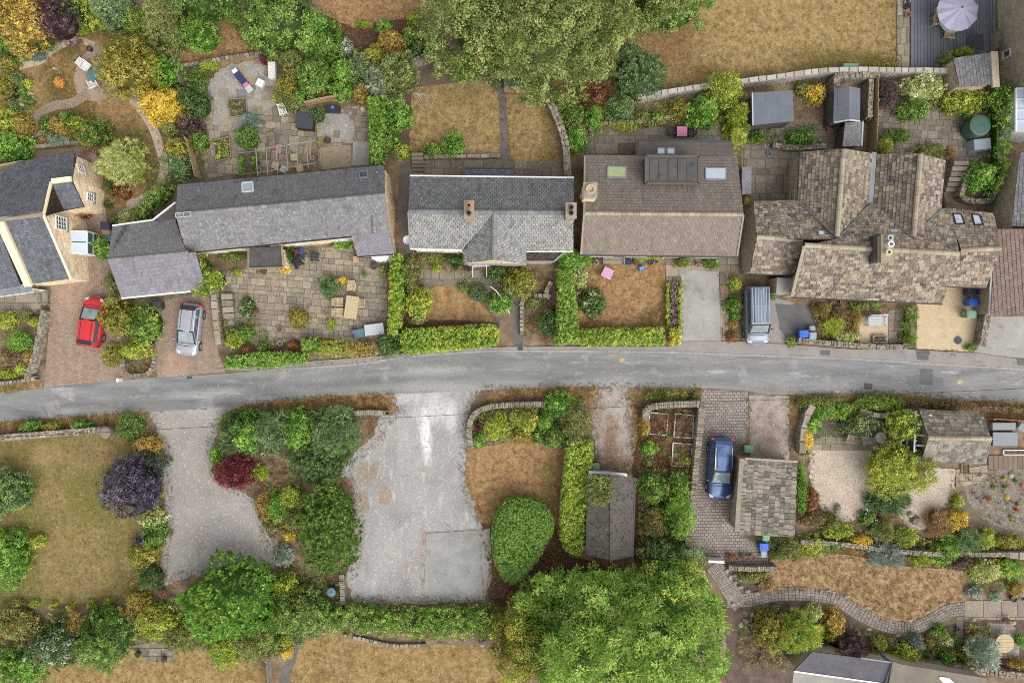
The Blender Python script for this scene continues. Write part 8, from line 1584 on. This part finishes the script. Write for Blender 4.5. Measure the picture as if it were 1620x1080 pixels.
(T,'lime-yellow feathery tree below the curving sett path',1266,1002,36,34,3.0,'lime','s',dict(pal2='bright')),(Sh,'golden-olive tree left of the lime-yellow one',1222,1000,24,34,2.4,'olivegold','m',{}),(Sh,'pale bronze bush above the lime-yellow tree',1285,970,16,14,1.2,'pale','f',{}),(Sh,'orange-gold bush between path and plum maple',1321,984,18,21,1.5,'gold','m',dict(pal2='yellow')),(Sh,'drooping plum maple over the mauve shed roof',1343,1026,27,24,2.0,'plum','s',{}),(Sh,'small lime bush left of the plum maple',1312,1006,9,8,.9,'lime','f',{}),(Sh,'blue spruce bush beside the lower border',1450,1015,13,14,1.4,'bluegrey','r',{}),(Sh,'lime bush below the blue spruce',1437,1036,21,18,1.5,'lime','m',{}),(Sh,'bright green ball near the long rubble wall',1498,1044,12,13,1.1,'bright','m',{}),(T,'silver-grey feathery bush beside the round timber table',1553,1030,26,26,2.7,'silver','s',{}),(Sh,'pale small bush right of the sett path fork',1497,1012,10,9,.8,'pale','f',{}),(Sh,'green bush above the pale small one',1487,1000,12,12,.9,'green','m',{}),(Sh,'olive ball left of the pale small bush',1469,1014,8,8,.8,'olivegold','n',{}),(Sh,'lime bush in the lower right border',1391,1018,12,11,.9,'lime','f',{}),(Sh,'green-gold plant left of the silver feathery bush',1529,1035,10,20,1.0,'olivegold','f',{}),(Sh,'orange tuft above the silver feathery bush',1546,1005,8,6,.6,'gold','f',{}),(Sh,'dry tan bush beside the curving setts',1212,925,14,13,.8,'straw','f',{}),(Sh,'small dark bush at the big lime tree foot',1185,912,18,11,.8,'olive','f',{}),(Sh,'rusty plant at the mauve shed corner',1368,1033,7,9,.8,'rust','f',{}),(Sh,'green plants right of the round timber table',1616,1012,8,12,.8,'bright','f',{}),(Sh,'gold plants along the long rubble wall',1608,1050,18,9,.8,'gold','f',{}),(Sh,'silver plants near the lime-yellow tree',1237,975,8,9,.6,'bluegrey','f',{}),(Sh,'white-flowered plant beside the terracotta pots',1207,905,12,10,.7,'olive','f',dict(pal2='white')),
(Sh,'yellow-olive bush at the right edge above the path',1608,930,12,14,.9,'gold','f',{}),
]
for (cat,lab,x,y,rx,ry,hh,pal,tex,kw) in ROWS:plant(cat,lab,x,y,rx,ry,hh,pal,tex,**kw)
for x,y,w_ in ((55,954,'leftmost'),(84,957,'second from left'),(112,959,'middle one'),(144,956,'second from right'),(171,952,'rightmost')):plant(Pl,w_+' of five small yellow bushes along the faded lawn bottom',x,y,7,7,.7,'lime','f',group='small yellow bushes along the lawn bottom')
for x,y,p in ((1600,752,'white'),(1607,760,'green'),(1590,770,'olive'),(1565,788,'redf'),(1608,806,'redf'),(1593,786,'yellow'),(1610,797,'green'),(1553,752,'white'),(1588,757,'lime'),(1572,770,'green'),(1600,818,'lime'),(1618,768,'pinkf')):plant(Pl,'small %s clump in the stony right-hand bed' % dict(redf='red-flowered',pinkf='pink-flowered',white='white-flowered',yellow='yellow-flowered',green='dark green',olive='olive green',lime='lime green')[p],x,y,3.4,3.4,.3,p,'f',group='small %s plants in the stony bed' % p.replace('redf','red').replace('pinkf','pink'))
# hedges and clipped shapes
hedge('tall trimmed hedge strip between the rear patio and soil bed',[(581,155),(612,150),(612,190),(606,262),(586,262)],2.0,'hedge',pal2='bright')
hedge('long clipped lime hedge beside the road in the middle',[(634,530),(640,520),(780,513),(788,520),(788,541),(780,548),(640,560),(634,552)],1.5,'hedgelime',pal2='hedge',tex='n')
hedge('narrow upright hedge between patio and middle garden',[(617,402),(635,400),(638,470),(632,530),(612,530),(615,470)],1.9,'hedgelime',pal2='hedge')
hedge('front hedge strip between the silver slate garden and scorched lawn',[(881,425),(904,425),(911,470),(918,543),(878,545),(882,480)],1.7,'hedge',pal2='hedgelime')
hedge('low lime hedge between scorched lawn and road',[(920,520),(1050,518),(1052,545),(921,547)],1.3,'hedgelime',pal2='hedge')
hedge('lime hedge stub at the foot of the heather bed',[(1060,520),(1078,520),(1076,546),(1061,546)],1.2,'hedgelime',pal2='yellow')
hedge('thin lime hedge left of the heather bed',[(1054,445),(1058,445),(1058,520),(1054,520)],.7,'hedgelime');hedge('thin lime hedge right of the heather bed',[(1075,446),(1080,446),(1077,525),(1073,525)],.7,'hedgelime');hedge('heather planted between two thin lime hedges',[(1058,446),(1075,446),(1073,520),(1058,520)],.5,'heather','f',pal2='plum',name='heather',cat='heather')
hedge('low rounded road hedge in front of the flagged patio',[(352,566),(400,558),(470,556),(488,562),(480,575),(420,582),(360,583)],1.2,'hedge',pal2='bright')
hedge('long ivy-clad hedge bank between the grey yard and mown lawn',[(500,966),(560,960),(640,968),(700,962),(786,966),(784,1004),(680,1008),(600,1000),(505,992)],1.3,'hedge','m',pal2='olive',bump=.22,rough=.12,dens=1.0)
hedge('square clipped box bush in the road hedge',[(477,535),(503,533),(506,558),(480,561)],1.4,'hedge');hedge('yellowing hedge piece right of the clipped box',[(502,540),(545,538),(548,563),(505,566)],1.3,'hedgelime','f',pal2='gold');hedge('tan dying hedge piece below the storage box',[(545,540),(580,540),(596,545),(596,562),(548,564)],1.2,'gold','f',pal2='hedge')
hedge('long lime and olive hedge beside the mossy cement garage',[(897,698),(939,697),(937,745),(932,790),(926,830),(926,872),(914,880),(892,868),(886,840),(889,780),(894,740)],1.9,'hedgelime',pal2='hedge')
hedge('big smooth egg-shaped topiary on the scorched lawn',[(800,795),(830,791),(858,799),(874,820),(875,840),(862,868),(845,895),(828,917),(812,924),(795,915),(782,890),(778,855),(782,820)],2.4,'topiary','t',edge=1.5,name='topiary',cat='topiary',bump=.012,smooth=3,rough=.02)
hedge('tall grass strip along the tan gravel drive',[(1430,486),(1450,486),(1449,550),(1426,550)],.7,'green','s',pal2='olive',name='grass_strip',cat='grass strip',bump=.15)
hedge('climbing ivy hedge on the right garden wall',[(1586,140),(1597,140),(1596,200),(1594,260),(1578,310),(1567,300),(1582,250),(1578,180)],2.0,'bright','m',pal2='lime',name='ivy',cat='ivy',bump=.12,dens=1.6)
hedge('ivy creeping down the right corner of the slate garage',[(310,402),(322,402),(324,425),(345,428),(349,445),(335,460),(304,470),(300,463),(322,452),(312,430)],2.6,'lime','m',pal2='bright',name='ivy',cat='ivy',bump=.1,dens=1.8)
hedge('low planting strip along the right edge of the brick drive',[(335,470),(344,475),(350,535),(342,538)],.8,'olive','f',pal2='gold',name='hedge')
hedge('patch of ivy spreading over the mossy cement garage roof',[(932,752),(973,754),(970,762),(965,795),(945,802),(930,790),(926,775)],.45,'olive','f',z=2.55,pal2='green',name='ivy',cat='ivy',bump=.2)
hedge('shaggy hedge along the road right of the clipped bush',[(1440,632),(1530,638),(1640,642),(1640,652),(1440,646)],.8,'brown','f',pal2='olive',bump=.15)
hedge('grass-green verge hedge above the vegetable plot wall',[(1012,620),(1100,618),(1108,626),(1104,634),(1030,636)],.5,'olive','s',pal2='green',bump=.2,name='grass_strip',cat='grass strip')
# ground covers nobody could count
cover('undergrowth',[(505,950),(560,952),(690,958),(790,952),(785,1008),(680,1012),(560,1000),(490,1000),(460,990)],('green','olive','bright','dark'),'f',.9,1.3)
cover('undergrowth',[(510,962),(620,966),(700,972),(780,968),(780,985),(600,988),(500,985)],('dark','green','bright'),'m',1.3,.5)
cover('undergrowth',[(-20,950),(60,965),(200,960),(240,985),(200,1040),(60,1050),(-20,1045)],('green','olive','dark','gold'),'m',.9,.9)
cover('undergrowth',[(440,60),(540,60),(640,110),(650,150),(560,160),(440,160)],('dark','green','olive'),'m',.9,.8)
cover('undergrowth',[(100,0),(380,0),(370,40),(280,90),(330,140),(300,215),(260,200),(235,130),(200,60),(120,50)],('dark','green','olive'),'m',.9,.8)
cover('undergrowth',[(0,60),(80,60),(100,70),(50,95),(0,105)],('green','olive'),'m',.7,.9)
cover('undergrowth',[(350,650),(560,648),(570,700),(540,760),(470,740),(440,720),(400,720),(350,710)],('dark','green','teal'),'m',.9,1.2)
cover('undergrowth',[(400,715),(470,740),(480,765),(410,765),(390,770),(345,760)],('brown','rust','olive'),'f',.25,.7)
cover('undergrowth',[(745,660),(780,645),(860,642),(905,630),(930,690),(890,705),(820,700),(755,705)],('green','olive','dark'),'f',.6,.8)
cover('undergrowth',[(1010,740),(1095,740),(1090,870),(1010,880)],('green','olive','brown','dark'),'f',.9,1.2)
cover('dry_weeds',[(1008,650),(1102,644),(1096,745),(1008,745)],('straw','brown','rust','olive'),'s',.3,.8)
cover('undergrowth',[(1180,850),(1350,835),(1500,855),(1620,850),(1620,870),(1500,900),(1350,872),(1230,890)],('olive','green','gold','dark'),'f',.5,.9)
cover('undergrowth',[(1530,885),(1620,880),(1620,935),(1535,940)],('green','olive','brown'),'f',.45,.6)
cover('undergrowth',[(1200,955),(1300,958),(1370,1000),(1420,1010),(1510,990),(1515,1040),(1380,1030),(1300,1030),(1200,1040)],('olive','green','brown','straw'),'f',.4,.5)
cover('undergrowth',[(1165,965),(1235,960),(1255,1050),(1170,1060)],('green','olive','brown'),'f',.35,.35)
cover('undergrowth',[(1165,950),(1230,960),(1225,1000),(1175,990)],('olive','brown','green'),'f',.3,.45)
cover('undergrowth',[(1185,975),(1240,985),(1250,1040),(1255,1060),(1180,1050)],('brown','straw','olive'),'f',.3,.5)
cover('undergrowth',[(1370,1005),(1520,995),(1520,1045),(1380,1035)],('olive','green','dark','lime'),'f',.4,.6)
cover('undergrowth',[(1525,985),(1565,985),(1575,1055),(1525,1050)],('olive','green','gold'),'f',.4,.7)
cover('undergrowth',[(1525,750),(1620,745),(1620,835),(1555,828)],('brown','olive','plum'),'f',.2,.28)
cover('undergrowth',[(880,165),(960,175),(1060,160),(1180,145),(1180,205),(1060,195),(960,205),(925,240),(895,240)],('olive','green','lime','brown'),'f',.6,.8)
cover('undergrowth',[(1375,130),(1500,128),(1580,145),(1590,180),(1480,178),(1400,165),(1375,190)],('olive','green','plum'),'f',.7,.7)
cover('undergrowth',[(1190,200),(1305,195),(1300,232),(1200,232)],('olive','brown','green'),'f',.3,.45)
cover('undergrowth',[(1256,130),(1310,128),(1310,165),(1256,165)],('olive','green'),'f',.4,.6)
cover('undergrowth',[(0,495),(70,490),(62,575),(0,600)],('brown','olive','soil' if 0 else 'gold'),'f',.25,.45)
cover('undergrowth',[(25,150),(60,150),(55,200),(45,235),(0,235),(0,165)],('olive','green','gold'),'f',.4,.7)
cover('undergrowth',[(60,185),(150,175),(178,195),(170,230),(70,228)],('olive','green','gold'),'f',.35,.7)
cover('undergrowth',[(352,505),(410,505),(440,545),(400,556),(352,550)],('green','olive','brown'),'f',.4,.8)
cover('undergrowth',[(1262,640),(1345,640),(1345,700),(1300,690),(1285,700),(1266,700)],('olive','green','brown'),'f',.4,.6)
cover('undergrowth',[(1278,478),(1405,478),(1400,500),(1362,500),(1360,545),(1262,535),(1290,500)],('olive','brown','gold'),'f',.35,.6)
cover('undergrowth',[(205,660),(240,690),(258,740),(262,830),(255,900),(205,930),(230,860),(215,800),(225,740),(190,690)],('green','olive','gold'),'f',.5,.8)
cover('undergrowth',[(405,765),(480,765),(480,860),(440,850),(410,820)],('olive','rust','green'),'f',.35,.6)
cover('undergrowth',[(410,770),(480,760),(470,900),(540,920),(520,950),(440,910),(430,860)],('olive','brown','green'),'f',.3,.6)
cover('undergrowth',[(395,900),(540,900),(540,960),(420,960)],('brown','green','olive'),'f',.4,.5)
cover('undergrowth',[(700,398),(735,398),(740,420),(850,422),(850,470),(800,500),(770,470),(660,400)],('green','olive','brown'),'f',.3,.45)
cover('undergrowth',[(272,210),(322,180),(330,260),(300,290),(240,330),(215,330)],('olive','green','brown'),'f',.5,.7)
for pts,w in (([(256,690),(262,760),(266,830),(254,905),(262,926)],12),([(345,662),(336,700),(346,755),(405,790),(420,840),(440,900)],13),([(430,906),(360,912),(300,914),(258,926)],16),([(636,640),(608,665),(592,695),(562,718),(545,748),(560,790),(563,850),(552,915)],16),([(560,952),(650,954),(764,950)],14),([(758,615),(742,650),(737,700),(736,765),(752,805),(770,836)],10),([(781,838),(783,910),(770,948)],12),([(240,652),(250,690),(262,715)],12),([(0,668),(150,658),(238,651)],7),([(378,643),(455,634),(630,624)],8),([(765,616),(910,612),(1110,614)],8),([(1245,626),(1427,624),(1540,634),(1630,638)],8),([(942,620),(938,700),(942,745)],14),([(994,620),(1003,700),(1000,745)],14),([(948,744),(1000,744)],16),([(1108,640),(1098,760),(1088,862)],6),([(1186,626),(1183,720)],6),([(1250,630),(1250,728)],8),([(1282,712),(1280,770),(1300,806),(1335,828),(1378,800),(1384,760)],10),([(1424,790),(1422,815),(1445,838),(1475,830),(1508,790),(1512,745)],10),([(612,412),(612,528)],8),([(352,430),(455,422),(460,398)],7),([(325,140),(320,200),(322,280)],10),([(660,140),(652,200),(650,240)],9),([(800,145),(805,200),(812,280)],6),([(790,150),(793,226)],6),([(1416,0),(1417,116)],7),([(1000,166),(1120,150),(1280,128),(1500,126)],6),([(1180,142),(1120,138),(1000,155)],6),([(1205,940),(1270,932),(1330,944),(1400,982),(1440,984),(1528,955)],5),([(913,440),(914,520),(1052,519)],8),([(1077,430),(1078,542)],4),([(1140,430),(1153,545)],6),([(1450,555),(1530,558)],5),([(1170,200),(1180,330)],9),([(405,585),(560,572),(680,557)],6),([(60,612),(70,545),(82,490)],7)):edge_weeds(pts,w)
cover('undergrowth',[(540,745),(560,700),(590,690),(600,660),(560,655),(520,720)],('brown','rust','olive'),'f',.2,.5)
cover('undergrowth',[(640,400),(665,402),(672,450),(668,512),(640,520)],('brown','rust','olive','dark'),'f',.25,.7)
cover('undergrowth',[(830,425),(878,430),(880,545),(830,535)],('brown','rust','dark'),'f',.15,.5)
cover('undergrowth',[(200,950),(300,940),(460,960),(540,950),(520,1000),(440,1040),(330,1030),(280,1020),(210,1010)],('green','olive','dark'),'f',.6,1.0)
cover('undergrowth',[(150,440),(345,460),(350,475),(240,480),(160,470)],('olive',),'f',.1,.12)
cover('undergrowth',[(195,568),(212,590),(240,585),(246,560)],('brown','olive','rust'),'f',.2,.8)
cover('fallen_leaves',[(760,835),(795,925),(880,830),(900,885),(1000,892),(960,950),(780,955)],('rust','brown','straw'),'f',.1,.5,.7)
cover('fallen_leaves',[(540,40),(680,20),(690,70),(560,100),(510,30)],('rust','brown'),'f',.08,.4,.6)
# dry grass on the verges, rough grass at lawn edges
for i,(pl,pa,d,L) in enumerate([
    ([(-20,672),(37,664),(150,656),(236,651),(225,660),(190,680),(0,690)],('straw','rust','olive'),26,.24),([(378,643),(455,633),(517,626),(630,623),(624,648),(560,652),(480,652),(385,662)],('straw','rust','brown'),30,.26),
    ([(740,690),(748,650),(778,626),(810,615),(910,612),(940,614),(930,636),(860,638),(760,655)],('straw','rust','brown'),26,.24),([(1000,616),(1110,615),(1105,638),(1020,642),(1010,720),(1000,720)],('straw','olive','brown'),26,.24),([(1247,627),(1427,624),(1540,635),(1640,639),(1640,660),(1440,652),(1270,652)],('straw','rust','olive'),28,.28),
    ([(0,607),(62,601),(66,611),(0,622)],('straw','olive'),24,.2),([(1205,905),(1225,882),(1290,874),(1360,882),(1430,897),(1528,904),(1526,948),(1462,973),(1435,982),(1370,963),(1290,933),(1210,938)],('straw','brown','straw'),20,.22),([(1022,645),(1100,643),(1095,740),(1010,740)],('straw','brown','olive'),22,.25),
    ([(58,1056),(200,1046),(285,1032),(330,1028),(430,1060),(430,1080),(50,1080)],('straw','straw','olive'),10,.14),([(466,1042),(478,1014),(505,1002),(640,1024),(760,1022),(800,1060),(800,1085),(460,1085)],('straw','straw','brown'),9,.13),([(880,150),(930,60),(1130,20),(1416,-5),(1416,118),(1280,122),(1120,143),(1000,158)],('straw','straw','brown','olive'),8,.13),
    ([(0,700),(190,684),(215,710),(160,760),(200,830),(230,925),(200,948),(0,950)],('straw','olive','straw'),8,.11),([(740,714),(890,708),(888,790),(775,828),(757,822),(737,770)],('straw','brown','rust'),9,.12),([(915,440),(936,420),(1050,420),(1053,518),(917,520)],('straw','brown','rust'),9,.12),([(655,142),(760,128),(790,150),(792,227),(655,238)],('straw','brown','olive'),8,.12),([(803,152),(858,142),(880,205),(890,283),(814,283)],('straw','olive','brown'),8,.12),([(20,97),(90,62),(170,40),(215,60),(240,120),(258,190),(262,262),(246,298),(205,326),(165,322),(140,160),(60,160)],('straw','olive','brown'),7,.11),([(285,35),(425,20),(425,92),(380,98),(290,108)],('brown','straw','rust'),14,.16),([(485,0),(670,0),(664,26),(600,52),(540,56),(508,18)],('brown','straw'),10,.14)]):tufts('dry_grass',pl,pa,d,L)
